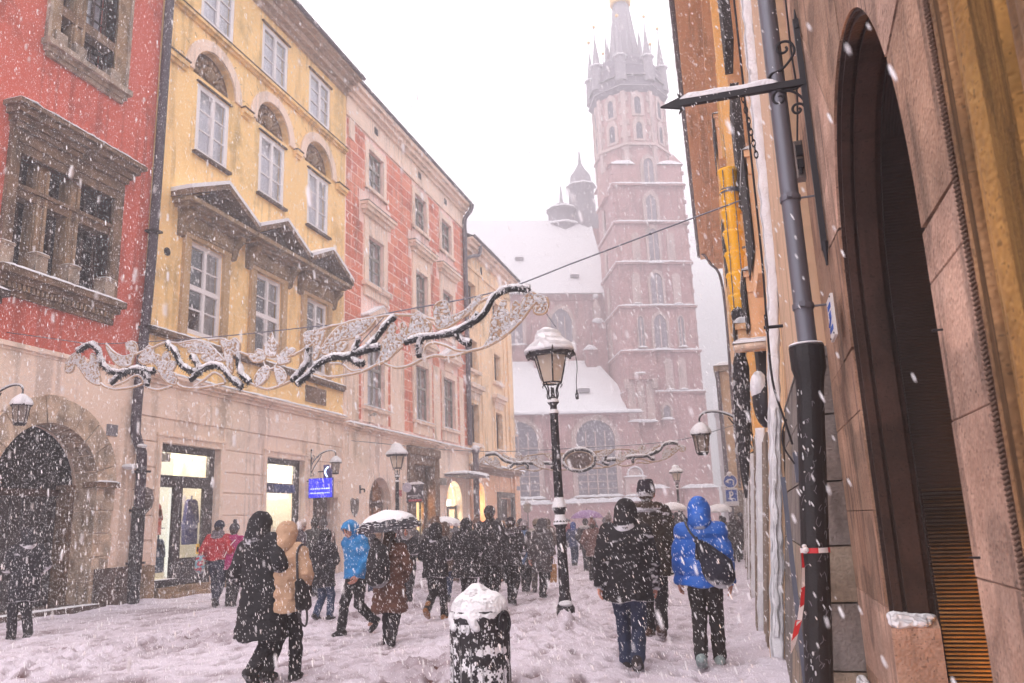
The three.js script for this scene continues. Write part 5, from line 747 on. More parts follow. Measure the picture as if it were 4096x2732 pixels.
const deco_rod = [];
deco_rod.push([[-4.43, 0.66], [-4.62, 0.52], [-4.69, 0.37]]);
deco_rod.push([[-3.74, 0.72], [-3.49, 0.51], [-3.25, 0.42], [-3.01, 0.44], [-2.82, 0.48], [-2.60, 0.52], [-2.34, 0.58], [-2.01, 0.54], [-1.62, 0.54], [-1.33, 0.42], [-1.12, 0.25], [-0.98, 0.11]]);
deco_rod.push([[-1.36, 0.52], [-1.03, 0.50], [-0.90, 0.44]]);
deco_rod.push([[-0.67, 0.23], [-0.41, 0.12], [-0.12, 0.02]]);
deco_rod.push([[0.12, -0.00], [0.47, 0.06], [0.68, 0.14]]);
deco_rod.push([[-3.91, 0.15], [-3.78, -0.04], [-3.51, -0.16], [-3.20, -0.18], [-2.93, -0.16], [-2.79, -0.13]]);
deco_rod.push([[-3.49, -0.11], [-3.21, -0.05], [-2.94, 0.04], [-2.80, -0.04], [-2.79, -0.13]]);
deco_rod.push([[-2.71, -0.20], [-2.43, -0.28], [-2.12, -0.24]]);
deco_rod.push([[-2.05, -0.03], [-1.99, -0.21], [-1.77, -0.30], [-1.49, -0.33], [-1.19, -0.32], [-0.96, -0.30]]);
deco_rod.push([[-1.62, -0.30], [-1.37, -0.18], [-1.20, -0.09], [-0.99, -0.20], [-0.94, -0.29]]);
deco_rod.push([[-0.49, -0.31], [-0.35, -0.38], [-0.08, -0.48], [0.18, -0.45], [0.41, -0.39]]);
deco_rod.push([[0.94, 0.02], [1.09, 0.22], [1.28, 0.40], [1.53, 0.50], [1.96, 0.51], [2.24, 0.52], [2.71, 0.46], [3.11, 0.34]]);
deco_rod.push([[0.98, 0.43], [1.21, 0.47], [1.48, 0.48]]);
deco_rod.push([[3.64, 0.34], [3.86, 0.52], [4.06, 0.59]]);
deco_rod.push([[1.05, -0.36], [1.15, -0.39], [1.49, -0.39], [1.82, -0.35], [2.05, -0.27], [2.22, -0.22], [2.52, -0.02]]);
deco_rod.push([[1.17, -0.17], [1.39, -0.20], [1.58, -0.33], [1.77, -0.34]]);
deco_rod.push([[2.19, -0.28], [2.40, -0.36], [2.63, -0.35], [2.86, -0.27]]);
deco_rod.push([[2.88, -0.19], [2.93, -0.07], [3.06, -0.03], [3.26, -0.09], [3.45, -0.19], [3.63, -0.23]]);
deco_rod.push([[2.94, -0.26], [3.06, -0.24], [3.41, -0.28], [3.67, -0.23], [3.92, -0.20], [4.22, -0.07], [4.52, 0.13], [4.72, 0.35]]);
const deco_leaf = [];
deco_leaf.push([[-4.71, 0.30], [-4.70, 0.46], [-4.54, 0.60], [-4.39, 0.61], [-4.32, 0.46], [-4.27, 0.55], [-4.23, 0.43], [-4.13, 0.38], [-4.09, 0.55], [-4.01, 0.54], [-3.87, 0.37], [-3.86, 0.19], [-3.80, -0.04], [-3.95, -0.02], [-4.16, 0.11], [-4.36, 0.33], [-4.49, 0.41], [-4.51, 0.30], [-4.59, 0.26]]);
deco_leaf.push([[-3.73, 0.67], [-3.54, 0.49], [-3.25, 0.42], [-3.12, 0.45], [-3.10, 0.51], [-3.21, 0.57], [-3.25, 0.66], [-3.11, 0.69], [-3.00, 0.63], [-2.97, 0.50], [-3.03, 0.42], [-3.10, 0.25], [-3.35, 0.25], [-3.53, 0.38]]);
deco_leaf.push([[-2.92, 0.34], [-2.82, 0.46], [-2.71, 0.56], [-2.60, 0.50], [-2.56, 0.39], [-2.43, 0.35], [-2.45, 0.24], [-2.30, 0.40], [-2.21, 0.35], [-2.18, 0.22], [-2.04, 0.18], [-2.11, 0.02], [-2.05, -0.03], [-2.01, -0.20], [-2.15, -0.19], [-2.37, -0.02], [-2.52, 0.21], [-2.80, 0.24]]);
deco_leaf.push([[-2.01, 0.52], [-1.75, 0.51], [-1.41, 0.48], [-1.17, 0.30], [-1.01, 0.12], [-1.16, 0.11], [-1.39, 0.13], [-1.50, 0.23], [-1.35, 0.26], [-1.53, 0.30], [-1.82, 0.37], [-1.74, 0.41], [-1.93, 0.47]]);
deco_leaf.push([[-1.08, 0.48], [-0.90, 0.44], [-0.78, 0.48], [-0.67, 0.39], [-0.67, 0.25], [-0.76, 0.19], [-0.84, 0.27], [-0.81, 0.07], [-0.80, -0.13], [-0.90, -0.02], [-0.96, 0.15], [-1.02, 0.33]]);
deco_leaf.push([[-0.12, 0.13], [-0.14, 0.31], [-0.06, 0.34], [-0.01, 0.50], [0.07, 0.33], [0.13, 0.28], [0.09, 0.08]]);
deco_leaf.push([[-0.12, 0.04], [-0.36, 0.03], [-0.47, 0.16], [-0.29, 0.14], [-0.32, 0.23], [-0.15, 0.17]]);
deco_leaf.push([[0.13, 0.02], [0.33, 0.20], [0.28, 0.12], [0.44, 0.17], [0.49, 0.12], [0.28, 0.00], [0.40, -0.01], [0.38, -0.05], [0.17, -0.07]]);
deco_leaf.push([[-0.09, -0.08], [-0.26, -0.17], [-0.33, -0.28], [-0.27, -0.41], [-0.08, -0.31], [-0.02, -0.15]]);
deco_leaf.push([[0.07, -0.10], [0.27, -0.20], [0.32, -0.36], [0.18, -0.43], [0.10, -0.24]]);
deco_leaf.push([[0.66, 0.25], [0.66, 0.40], [0.78, 0.42], [0.96, 0.43], [1.05, 0.40], [1.04, 0.27], [0.97, 0.10], [0.92, -0.04], [0.84, -0.06], [0.87, 0.09], [0.84, 0.21], [0.74, 0.17]]);
deco_leaf.push([[0.99, 0.06], [1.14, 0.26], [1.38, 0.43], [1.70, 0.50], [2.03, 0.50], [1.96, 0.40], [1.79, 0.27], [1.62, 0.22], [1.33, 0.19], [1.50, 0.13], [1.43, 0.03], [1.19, -0.01]]);
deco_leaf.push([[2.12, -0.15], [2.15, 0.06], [2.24, 0.22], [2.29, 0.38], [2.38, 0.35], [2.38, 0.18], [2.47, 0.17], [2.50, 0.36], [2.57, 0.33], [2.61, 0.17], [2.70, 0.44], [2.82, 0.49], [2.93, 0.37], [3.02, 0.25], [2.97, 0.15], [2.82, 0.17], [2.66, 0.15], [2.52, 0.02], [2.29, -0.19], [2.15, -0.26], [2.03, -0.27]]);
deco_leaf.push([[3.09, 0.37], [3.09, 0.56], [3.21, 0.63], [3.34, 0.57], [3.34, 0.44], [3.25, 0.43], [3.27, 0.49], [3.18, 0.50], [3.18, 0.40], [3.38, 0.35], [3.64, 0.44], [3.89, 0.64], [3.91, 0.59], [3.75, 0.43], [3.53, 0.29], [3.26, 0.18], [3.13, 0.20]]);
deco_leaf.push([[4.07, 0.23], [4.18, 0.37], [4.24, 0.49], [4.31, 0.48], [4.28, 0.36], [4.36, 0.27], [4.32, 0.15], [4.40, 0.28], [4.45, 0.46], [4.51, 0.43], [4.53, 0.33], [4.60, 0.50], [4.73, 0.57], [4.87, 0.49], [4.97, 0.45], [4.98, 0.31], [4.92, 0.22], [4.77, 0.24], [4.76, 0.32], [4.86, 0.33], [4.82, 0.41], [4.72, 0.35], [4.52, 0.13], [4.22, -0.09], [4.05, -0.16], [3.92, -0.20], [4.01, -0.07]]);
// ───────────── street furniture ─────────────
// lamp post: ribbed column, six-sided lantern, cap of snow
function streetLamp(pos, label) {
  const t = thing('street_lamp', label, 'street lamp', pos, 0, 'lamp posts along the street');
  part('post', lathe([[0.15, 0], [0.16, 0.1], [0.13, 0.22], [0.13, 0.34], [0.095, 0.4], [0.075, 0.55], [0.066, 1.42], [0.1, 1.46], [0.1, 1.5], [0.075, 1.54], [0.072, 1.62], [0.1, 1.68], [0.1, 1.71], [0.062, 1.78], [0.052, 3.0], [0.07, 3.04], [0.05, 3.1], [0.05, 3.16], [0.085, 3.2], [0.06, 3.26], [0.03, 3.3], [0.025, 3.42]], 22), M.iron, t);
  part('fluting', Array.from({ length: 10 }, (_, i) => { const a = i * PI / 5; return rod([0.068 * Math.cos(a), 0.5, 0.068 * Math.sin(a)], [0.054 * Math.cos(a), 3.0, 0.054 * Math.sin(a)], 0.008, 0.006, 5); }), M.iron, t);
  each('scroll_bracket', [0, 1, 2, 3].map(i => { const a = i * PI / 2 + 0.4, c = Math.cos(a), s = Math.sin(a); return tube([[0.05 * c, 3.22, 0.05 * s], [0.1 * c, 3.3, 0.1 * s], [0.09 * c, 3.38, 0.09 * s], [0.14 * c, 3.48, 0.14 * s]], 0.011, 14, 5); }), M.iron, t);
  const P = (i, r, y) => [r * Math.cos(i * PI / 3 + 0.2), y, r * Math.sin(i * PI / 3 + 0.2)];
  for (let i = 0; i < 6; i++) {
    part('lantern_bar', [rod(P(i, 0.15, 3.48), P(i, 0.265, 3.92), 0.011, 0.013, 6), rod(P(i, 0.15, 3.49), P(i + 1, 0.15, 3.49), 0.013, 0.013, 5), rod(P(i, 0.262, 3.9), P(i + 1, 0.262, 3.9), 0.014, 0.014, 5), rod(P(i, 0.16, 3.46), P(i, 0.15, 3.42), 0.01, 0.003, 5)], M.iron, t);
    const g = new THREE.BufferGeometry(), a = P(i, 0.147, 3.49), b = P(i + 1, 0.147, 3.49), c = P(i + 1, 0.258, 3.9), d = P(i, 0.258, 3.9); g.setAttribute('position', new THREE.Float32BufferAttribute([a, c, b, a, d, c].flat(), 3)); g.computeVertexNormals(); part('lantern_pane', g, M.frosted, t);
  }
  part('lantern_top', [new THREE.CylinderGeometry(0.06, 0.37, 0.2, 6).rotateY(0.2 - PI / 6).translate(0, 4.02, 0), new THREE.CylinderGeometry(0.37, 0.36, 0.05, 6).rotateY(0.2 - PI / 6).translate(0, 3.905, 0), ...Array.from({ length: 6 }, (_, i) => rod(P(i, 0.36, 3.88), P(i, 0.37, 3.99), 0.02, 0.008, 5))], M.iron, t);
  part('lamp_holder', [rod([0, 3.78, 0], [0, 3.95, 0], 0.08, 0.1, 12)], M.sandStone, t);
  const s = lathe([[0.35, 3.93], [0.375, 3.95], [0.37, 4.0], [0.31, 4.07], [0.24, 4.12], [0.2, 4.17], [0.19, 4.22], [0.15, 4.28], [0.06, 4.33], [0, 4.335]], 24), q = s.attributes.position;
  for (let i = 0; i < q.count; i++) { const x = q.getX(i), y = q.getY(i), z = q.getZ(i), k = 1 + 0.08 * ns(x * 5, y * 5, z * 5); q.setXYZ(i, x * k + (y > 4.15 ? -0.02 : 0), y + 0.02 * ns(x * 7 + 3, y * 3, z * 7), z * k); } s.computeVertexNormals(); part('snow_cap', s, M.snow, t);
  each('snow_patch', [lathe([[0.104, 1.465], [0.11, 1.48], [0.085, 1.53], [0.075, 1.6]], 12), lathe([[0.104, 1.7], [0.11, 1.72], [0.09, 1.76], [0.066, 1.84]], 12), lathe([[0.16, 0.1], [0.165, 0.14], [0.14, 0.24]], 12), ball(0.02, 0.4, 0.06, 0.1, 0.05, 0.07), lathe([[0.072, 3.04], [0.075, 3.06], [0.052, 3.1]], 12), lathe([[0.086, 3.2], [0.088, 3.22], [0.06, 3.26]], 12)], M.snow, t);
  return t;
}
const lampA = streetLamp([-2.6, 0, -11.39], 'black lamp post standing nearest, behind the litter bin, its foot in a snow drift');
lampA.rotation.z = 0.012;
const lampCopy = (pos, label, s) => { const c = lampA.clone(); c.name = named('street_lamp'); c.position.set(...pos); c.rotation.z = 0; c.scale.setScalar(s); say(c, label); scene.add(c); return c; };
lampCopy([-10.78, 0, -24], 'snow-capped lamp post in front of the brick house and its arched door', 0.965);
lampCopy([-3.52, 0, -42], 'distant hazy lamp post in front of the church tower', 0.95);
{ const t = thing('plug_cable', 'thin cable with a black plug dangling from the nearest lantern roof', 'cable', [-2.27, 3.86, -11.39]); t.org = [-2.27, 3.86, -11.39];
  part('wire', tube([[-2.27, 3.9, -11.39], [-2.255, 3.7, -11.39], [-2.275, 3.5, -11.38], [-2.28, 3.34, -11.39]], 0.006, 24, 5), M.iron, t); part('plug', lathe([[0.012, 3.22], [0.024, 3.23], [0.026, 3.3], [0.014, 3.32], [0.012, 3.36]], 10, -2.28, 0, -11.39), M.iron, t); }
// wall lantern: curled arm with a hanging lantern; local x points away from the wall
function wallLantern(pos, turn, label) {
  const t = thing('wall_lantern', label, 'wall lantern', pos, turn, 'wall lanterns');
  part('wall_bar', [bx(0, 0.02, -0.4, 0.42, -0.02, 0.02), ball(0.03, 0.48, 0, 0.04)], M.iron, t);
  part('arm', [tube([[0, -0.05, 0], [0.12, 0.12, 0], [0.35, 0.32, 0], [0.65, 0.42, 0], [0.85, 0.4, 0], [0.92, 0.32, 0], [0.92, 0.22, 0]], 0.017, 50, 6), tube([[0.02, -0.3, 0], [0.12, -0.1, 0], [0.28, 0.12, 0], [0.4, 0.3, 0]], 0.014, 24, 6), tube([[0.02, 0.3, 0], [0.1, 0.3, 0], [0.13, 0.22, 0], [0.08, 0.17, 0], [0.04, 0.2, 0], [0.06, 0.24, 0]], 0.012, 24, 5), tube([[0.3, 0.3, 0], [0.26, 0.22, 0], [0.2, 0.22, 0], [0.2, 0.27, 0]], 0.011, 16, 5), tube([[0.02, -0.35, 0], [0.1, -0.38, 0], [0.12, -0.32, 0], [0.07, -0.3, 0]], 0.01, 16, 5)], M.iron, t);
  const X = 0.92, P = (i, r, y) => [X + r * Math.cos(i * PI / 3), y, r * Math.sin(i * PI / 3)];
  for (let i = 0; i < 6; i++) { part('lantern_bar', [rod(P(i, 0.105, -0.32), P(i, 0.155, 0.02), 0.009, 0.009, 5), rod(P(i, 0.105, -0.32), P(i + 1, 0.105, -0.32), 0.01, 0.01, 5), rod(P(i, 0.155, 0.02), P(i + 1, 0.155, 0.02), 0.011, 0.011, 5)], M.iron, t); const g = new THREE.BufferGeometry(), a = P(i, 0.1, -0.32), b = P(i + 1, 0.1, -0.32), c = P(i + 1, 0.15, 0.02), d = P(i, 0.15, 0.02); g.setAttribute('position', new THREE.Float32BufferAttribute([a, c, b, a, d, c].flat(), 3)); g.computeVertexNormals(); part('lantern_pane', g, M.glassOld, t); }
  part('lantern_top', [lathe([[0.19, 0.0], [0.2, 0.03], [0.12, 0.14], [0.04, 0.2], [0.02, 0.26]], 6, X), lathe([[0.1, -0.36], [0.11, -0.33], [0.03, -0.32]], 6, X)], M.iron, t); part('lamp_bulb', ball(X, -0.12, 0, 0.035, 0.07, 0.035), M.frosted, t);
  part('snow_cap', [lathe([[0.19, 0.02], [0.205, 0.05], [0.17, 0.13], [0.1, 0.2], [0.04, 0.24]], 16, X), lathe([[0.1, -0.315], [0.1, -0.3], [0.02, -0.26]], 8, X)], M.snow, t); part('arm_snow', tube([[0.14, 0.155, 0], [0.35, 0.345, 0], [0.65, 0.442, 0], [0.84, 0.425, 0], [0.92, 0.36, 0]], 0.02, 30, 6), M.snow, t);
  return t;
}
M.glassOld = mat([0.55, 0.48, 0.42], { transmission: 0.7, thickness: 0, roughness: 0.5 });
const wl = wallLantern([-14, 4.0, -11.95], 0, 'snow-topped wall lantern on an iron arm beside the red house gateway');
const wlCopy = (pos, turn, label, s = 1) => { const c = wl.clone(); c.name = named('wall_lantern'); c.position.set(...pos); c.rotation.y = turn; c.scale.setScalar(s); say(c, label); scene.add(c); };
wlCopy([-13.97, 3.66, -24.15], 0, 'wall lantern on a curled arm above the blue sign of the yellow house');
wlCopy([0.12, 2.76, -13.2], PI, 'wall lantern on a curled arm reaching out from the right wall', 0.86);
// hanging decoration: fir branches, curled rods and leaves of wire lace, all carrying snow
const inside = (p, x, y) => { let c = false; for (let i = 0, j = p.length - 1; i < p.length; j = i++) if ((p[i][1] > y) !== (p[j][1] > y) && x < (p[j][0] - p[i][0]) * (y - p[i][1]) / (p[j][1] - p[i][1]) + p[i][0]) c = !c; return c; };
function firBranch(pts, r0, dens, rand) {
  const c = new THREE.CatmullRomCurve3(pts.map(p => V(p[0], p[1], 0)), false, 'centripetal'), L = c.getLength(), n = Math.ceil(L * dens), leaf = [], s = [];
  leaf.push(new THREE.TubeGeometry(c, Math.ceil(L * 14), r0 * 0.62, 7));
  const pos = []; for (let i = 0; i < n; i++) { const t = rand(), p = c.getPointAt(t), d = c.getTangentAt(t), a = rand() * PI * 2, o = V(-d.y * Math.cos(a), d.x * Math.cos(a), Math.sin(a)), e = o.clone().multiplyScalar(r0 * (0.8 + 0.85 * rand())).add(d.clone().multiplyScalar((rand() - 0.3) * r0 * 0.8)).add(p), w = V(d.x, d.y, 0).cross(o).multiplyScalar(0.010), b = o.clone().multiplyScalar(r0 * 0.4).add(p); pos.push(b.x - w.x, b.y - w.y, b.z - w.z, b.x + w.x, b.y + w.y, b.z + w.z, e.x, e.y, e.z); }
  const g = new THREE.BufferGeometry(); g.setAttribute('position', new THREE.Float32BufferAttribute(pos, 3)); g.computeVertexNormals(); leaf.push(g);
  // snow lying along the top of the branch
  const up = new THREE.CatmullRomCurve3(pts.map(p => V(p[0], p[1] + r0 * 0.62, 0.0)), false, 'centripetal'), sg = new THREE.TubeGeometry(up, Math.ceil(L * 22), r0 * 0.62, 8), q = sg.attributes.position;
  for (let i = 0; i < q.count; i++) { const x = q.getX(i), y = q.getY(i), z = q.getZ(i), k = ns(x * 9, y * 9, z * 9 + 5), nx = sg.attributes.normal; q.setXYZ(i, x + nx.getX(i) * k * r0 * 0.5, y + nx.getY(i) * k * r0 * 0.5, z + nx.getZ(i) * k * r0 * 0.5); } sg.computeVertexNormals(); s.push(sg);
  for (let i = 0; i < L * dens * 0.06; i++) { const p = c.getPointAt(rand()); s.push(ball(p.x + (rand() - 0.5) * r0, p.y + (rand() - 0.3) * r0, (rand() - 0.2) * r0 * 1.4, r0 * (0.12 + 0.2 * rand()), r0 * (0.12 + 0.2 * rand()), r0 * 0.2, 5)); }
  return [leaf, s];
}
function laceLeaf(p, rand, r = 0.02) {
  const xs = p.map(q => q[0]), ys = p.map(q => q[1]), x0 = Math.min(...xs), x1 = Math.max(...xs), y0 = Math.min(...ys), y1 = Math.max(...ys), A = (x1 - x0) * (y1 - y0), wire = [tube(p.map(q => [q[0], q[1], 0]), r, p.length * 4, 5, true)], s = [];
  const pick = () => { for (let k = 0; k < 60; k++) { const x = lerp(x0, x1, rand()), y = lerp(y0, y1, rand()); if (inside(p, x, y)) return [x, y]; } return p[0]; };
  for (let i = 0; i < 90 + A * 620; i++) { const a = pick(), t = rand() * 6.28, l = 0.05 + 0.07 * rand(), b = [a[0] + l * Math.cos(t), a[1] + l * Math.sin(t)]; if (inside(p, ...b)) wire.push(rod([a[0], a[1], 0.006 - 0.02 * rand()], [b[0], b[1], 0.012 * rand()], 0.0115, 0.0115, 4)); }
  for (let i = 0; i < 40 + A * 420; i++) { const a = pick(); s.push(ball(a[0], a[1] + 0.01, 0.008, 0.014 + 0.024 * rand() * rand(), 0.012 + 0.014 * rand(), 0.018, 5)); }
  const e = tube(p.map(q => [q[0], q[1] + r * 0.9, 0.004]), r * 0.6, p.length * 4, 5, true), a = e.attributes.position; for (let i = 0; i < a.count; i++) { const k = 0.010 * ns(a.getX(i) * 14, a.getY(i) * 14, 3); a.setXYZ(i, a.getX(i), a.getY(i) + k, a.getZ(i) + k); } s.push(e);
  return [wire, s];
}
M.fir = mat([0.012, 0.014, 0.018], { roughness: 0.8 }); M.lace = mat([0.46, 0.31, 0.2], { roughness: 0.6 });
{
  const rand = rng(11), t = thing('street_garland', 'large snowy decoration of fir branches, lace leaves and a flower hung across the street', 'garland', [-7.62, 4.345, -11.8], -0.0749, 'decorations hung across the street');
  deco_fir.forEach(p => { const [l, s] = firBranch(p, 0.072, 340, rand); part('fir_branch', l, M.fir, t); part('branch_snow', s, M.snow, t); });
  deco_leaf.forEach(p => { const [w, s] = laceLeaf(p, rand); part('lace_leaf', w, M.lace, t); part('leaf_snow', s, M.snow, t); });
  deco_rod.forEach(p => { part('rod', tube(p.map(q => [...q, 0]), 0.019, p.length * 8, 6), M.lace, t); const g = tube(p.map(q => [q[0], q[1] + 0.017, 0]), 0.017, p.length * 10, 6), a = g.attributes.position; for (let i = 0; i < a.count; i++) a.setY(i, a.getY(i) + 0.008 * ns(a.getX(i) * 11, a.getY(i) * 11, 2)); part('rod_snow', g, M.snow, t); });
  part('flower_ring', [new THREE.TorusGeometry(0.135, 0.016, 6, 26)], M.lace, t); part('ring_snow', new THREE.TorusGeometry(0.14, 0.014, 6, 26).translate(0, 0.016, 0.004), M.snow, t);
  const w = thing('garland_cable', 'thin steel cable carrying the large decoration from the red house to the right wall', 'cable', [-7.62, 4.345, -11.8], -0.0749);
  part('cable', [tube([[-6.39, 1.26, 0], [-5.19, 1.0, 0], [-4.09, 0.77, 0], [-3.11, 0.68, 0], [-1.29, 0.57, 0], [1.06, 0.5, 0]], 0.01, 50, 5), tube([[1.06, 0.5, 0], [1.33, 0.48, 0], [2.24, 0.56, 0], [4.17, 0.67, 0], [5.44, 0.95, 0], [6.64, 1.22, 0], [8.24, 1.57, 0]], 0.012, 50, 5), rod([4.95, 0.21, 0], [5.09, -0.01, 0.02], 0.008), rod([2.24, 0.56, 0], [1.4, -0.2, 0.02], 0.008), ball(6.6, 1.215, 0, 0.03, 0.02, 0.02)], M.zinc, w);
}
{ // second decoration further down: the same branches and leaves mirrored about an oval wreath
  const rand = rng(12), z = -27, sc = 0.80, t = thing('street_garland', 'smaller hazy decoration with a dark oval wreath hung further down the street', 'garland', [-5.45, 3.5, z], 0.0, 'decorations hung across the street');
  const R = p => p.filter(() => true).map(([x, y]) => [(x - 0.55) * sc, (y * 0.8 - 0.05) * sc]), mir = p => p.map(([x, y]) => [-x, y]).reverse();
  const half = (list) => list.filter(p => p.every(q => q[0] > 0.9)).map(R);
  for (const k of [0, 1]) { const f = k ? mir : p => p;
    half(deco_fir).forEach(p => { const [l, s] = firBranch(f(p), 0.075, 150, rand); part('fir_branch', l, M.fir, t); part('branch_snow', s, M.snow, t); });
    half(deco_leaf).forEach(p => { const [w, s] = laceLeaf(f(p), rand, 0.018); part('lace_leaf', w, M.lace, t); part('leaf_snow', s, M.snow, t); });
    half(deco_rod).forEach(p => part('rod', tube(f(p).map(q => [...q, 0]), 0.022, p.length * 6, 5), M.lace, t)); }
  const ov = Array.from({ length: 20 }, (_, i) => [0.56 * Math.cos(i * PI / 10), 0.36 * Math.sin(i * PI / 10)]); ov.push(ov[0]);
  const [l, s] = firBranch(ov, 0.075, 200, rand); part('oval_wreath', l, M.fir, t); part('wreath_snow', s, M.snow, t); part('oval_panel', ball(0, 0, 0, 0.5, 0.31, 0.04, 24), mat([0.13, 0.09, 0.08], { bumpMap: TX.cloth, bumpScale: 0.03 }), t); part('oval_rim', new THREE.TorusGeometry(0.46, 0.02, 6, 30).scale(1, 0.62, 1).translate(0, 0, 0.03), M.lace, t);
  const w = thing('garland_cable', 'thin cable carrying the smaller decoration above the far end of the street', 'cable', [-5.45, 3.5, z], 0); part('cable', [tube([[-8.5, 1.2, 0], [-3.6, 0.52, 0], [0, 0.42, 0], [3.4, 0.48, 0], [5.2, 0.85, 0]], 0.012, 40, 5)], M.zinc, w);
}
{ // litter bin
  const t = thing('litter_bin', 'round black litter bin plastered with snow and capped by a heap of it', 'litter bin', [-2.49, 0, -7.35]);
  const fr = mat([0.85, 0.84, 0.87], { map: tex(512, 0.9, (u, v) => { const s = t1(u, v, 9) * 0.4 + t2(u, v, 26, 20) * 0.4 + t3(u, v, 70, 50) * 0.3, k = sstep(0.64, 0.7, s + 0.1 * t3(u, v, 4)); return [0.13 + 0.87 * k, 0.12 + 0.88 * k, 0.14 + 0.86 * k]; }), bumpMap: TX.stoneB, bumpScale: 0.004, roughness: 0.6 });
  const body = lathe([[0.25, 0], [0.265, 0.02], [0.268, 0.3], [0.268, 0.62], [0.262, 0.68]], 40); part('body', body, fr, t);
  const ribs = Array.from({ length: 16 }, (_, i) => { const a = i * PI / 8; return rod([0.266 * Math.cos(a), 0.03, 0.266 * Math.sin(a)], [0.266 * Math.cos(a), 0.64, 0.266 * Math.sin(a)], 0.009, 0.009, 5); }); part('ribs', ribs, fr, t);
  part('hood', [lathe([[0.272, 0.64], [0.276, 0.68], [0.262, 0.74], [0.19, 0.8], [0, 0.83]], 36)], M.iron, t);
  part('opening', [new THREE.TorusGeometry(0.08, 0.014, 8, 26).scale(1, 1.25, 1).rotateY(1.25).translate(0.262, 0.63, 0.085), ball(0.25, 0.63, 0.08, 0.03, 0.095, 0.075)], M.iron, t);
  M.bin = t;
  const r = rng(8); part('stuck_snow', Array.from({ length: 130 }, () => { const a = PI * 0.25 + r() * PI * 0.75, y = 0.05 + 0.6 * Math.pow(r(), 0.8); return ball(0.267 * Math.cos(a), y, 0.267 * Math.sin(a), 0.006 + 0.016 * r() * r(), 0.006 + 0.02 * r() * r(), 0.012, 6); }), M.snow, t);
}
{ // lit blue sign and other things sticking out from the left row
  const s = thing('blue_sign', 'lit blue shop sign with two white lines of writing, sticking out below the wall lantern', 'sign', [-13.45, 2.6, -23.84]); s.org = [-13.45, 2.6, -23.84];
  part('sign_box', bx(-13.86, -12.98, 2.54, 3.18, -23.9, -23.835), mat([0.02, 0.03, 0.3]), s); part('sign_lamp', bx(-13.84, -13.0, 2.56, 3.16, -23.834, -23.83), glow([0.006, 0.012, 0.75], 0.8), s);
  const r = rng(6), l = []; for (const [y, h, n] of [[2.84, 0.05, 9], [2.70, 0.04, 12]]) { let x = -13.78; for (let i = 0; i < n; i++) { const w = 0.72 / n; l.push(bx(x, x + w * (0.5 + 0.3 * r()), y - h / 2, y + h / 2 * (0.6 + 0.4 * r()), -23.829, -23.824)); if (r() > 0.8) l.push(bx(x, x + w * 0.9, y - 0.01, y + 0.006, -23.829, -23.8245)); x += w; } } part('sign_writing_lamp', l, glow([0.7, 0.8, 1], 0.6), s);
  part('sign_arm', rod([-14, 3.1, -23.87], [-13.86, 3.1, -23.87], 0.02), M.iron, s);
  const c = thing('crescent_sign', 'small blue lit sign with a white crescent above the larger blue sign', 'sign', [-13.6, 3.25, -24.6]); c.org = [-13.6, 3.25, -24.6];
  part('sign_box', bx(-13.75, -13.45, 3.2, 3.66, -24.66, -24.6), mat([0.05, 0.04, 0.2]), c); part('crescent_lamp', [tube([[-13.56, 3.6, -24.59], [-13.66, 3.5, -24.59], [-13.67, 3.38, -24.59], [-13.6, 3.26, -24.59]], 0.022, 16, 6)], glow([0.55, 0.7, 1], 2.2), c); part('sign_arm', rod([-14, 3.45, -24.63], [-13.75, 3.45, -24.63], 0.02), M.iron, c);
  const b = thing('hanging_board', 'dark hanging shop board with pale emblem and red strip by the stone portal', 'sign', [-13.4, 2.6, -31.65]); b.org = [-13.4, 2.6, -31.65];
  part('board', bx(-13.8, -13.05, 2.5, 3.24, -31.7, -31.65), mat([0.07, 0.055, 0.065]), b); part('red_strip', bx(-13.7, -13.12, 2.55, 2.63, -31.649, -31.643), mat([0.5, 0.03, 0.05]), b); part('emblem', [ext([[-13.48, 3.1], [-13.36, 3.1], [-13.38, 2.95], [-13.42, 2.88], [-13.46, 2.95]].reverse(), -31.65, -31.642), bx(-13.62, -13.24, 2.78, 2.81, -31.649, -31.643), bx(-13.58, -13.28, 2.71, 2.74, -31.649, -31.643)], mat([0.5, 0.47, 0.5]), b); part('board_snow', snowcap(-13.82, -13.03, 3.24, -31.75, -31.6, 0.12, 4, 0.1), M.snow, b); part('board_arm', rod([-14, 3.3, -31.68], [-13.0, 3.3, -31.68], 0.02), M.iron, b);
  const k = thing('wall_boxes', 'small red and white round signs fixed to the wall behind the snow-capped lamp', 'sign', [-13.7, 2.8, -30.9]); k.org = [-13.7, 2.8, -30.9]; part('red_box', bev(-13.95, -13.7, 2.75, 3.0, -30.95, -30.85, 0.02), mat([0.4, 0.05, 0.05]), k); part('round_sign', new THREE.CylinderGeometry(0.2, 0.2, 0.04, 20).rotateX(PI / 2).translate(-13.45, 3.1, -30.9), mat([0.55, 0.52, 0.62]), k);
  const p = thing('memorial_plaque', 'grey shield-shaped plaque with raised text lines on the yellow house beside the drainpipe', 'plaque', [-13.95, 2.3, -16.6]); p.org = [-13.95, 2.3, -16.6];
  part('shield', ext([[16.28, 2.62], [16.46, 2.68], [16.64, 2.62], [16.72, 2.4], [16.66, 2.2], [16.46, 2.04], [16.28, 2.2], [16.22, 2.4]].reverse(), 0.035, 0.075).rotateY(PI / 2).translate(-14, 0, 0), M.greyStone, p); part('text_line', [2.52, 2.44, 2.36, 2.28, 2.2].map((y, i) => bx(-13.93, -13.918, y, y + 0.03, -16.62 + 0.03 * (i % 2), -16.3)), M.darkStone, p); 
  const d = thing('drainpipe', 'dark bent drainpipe between the red and the yellow house', 'drainpipe', [-13.85, 0, -16.05]);
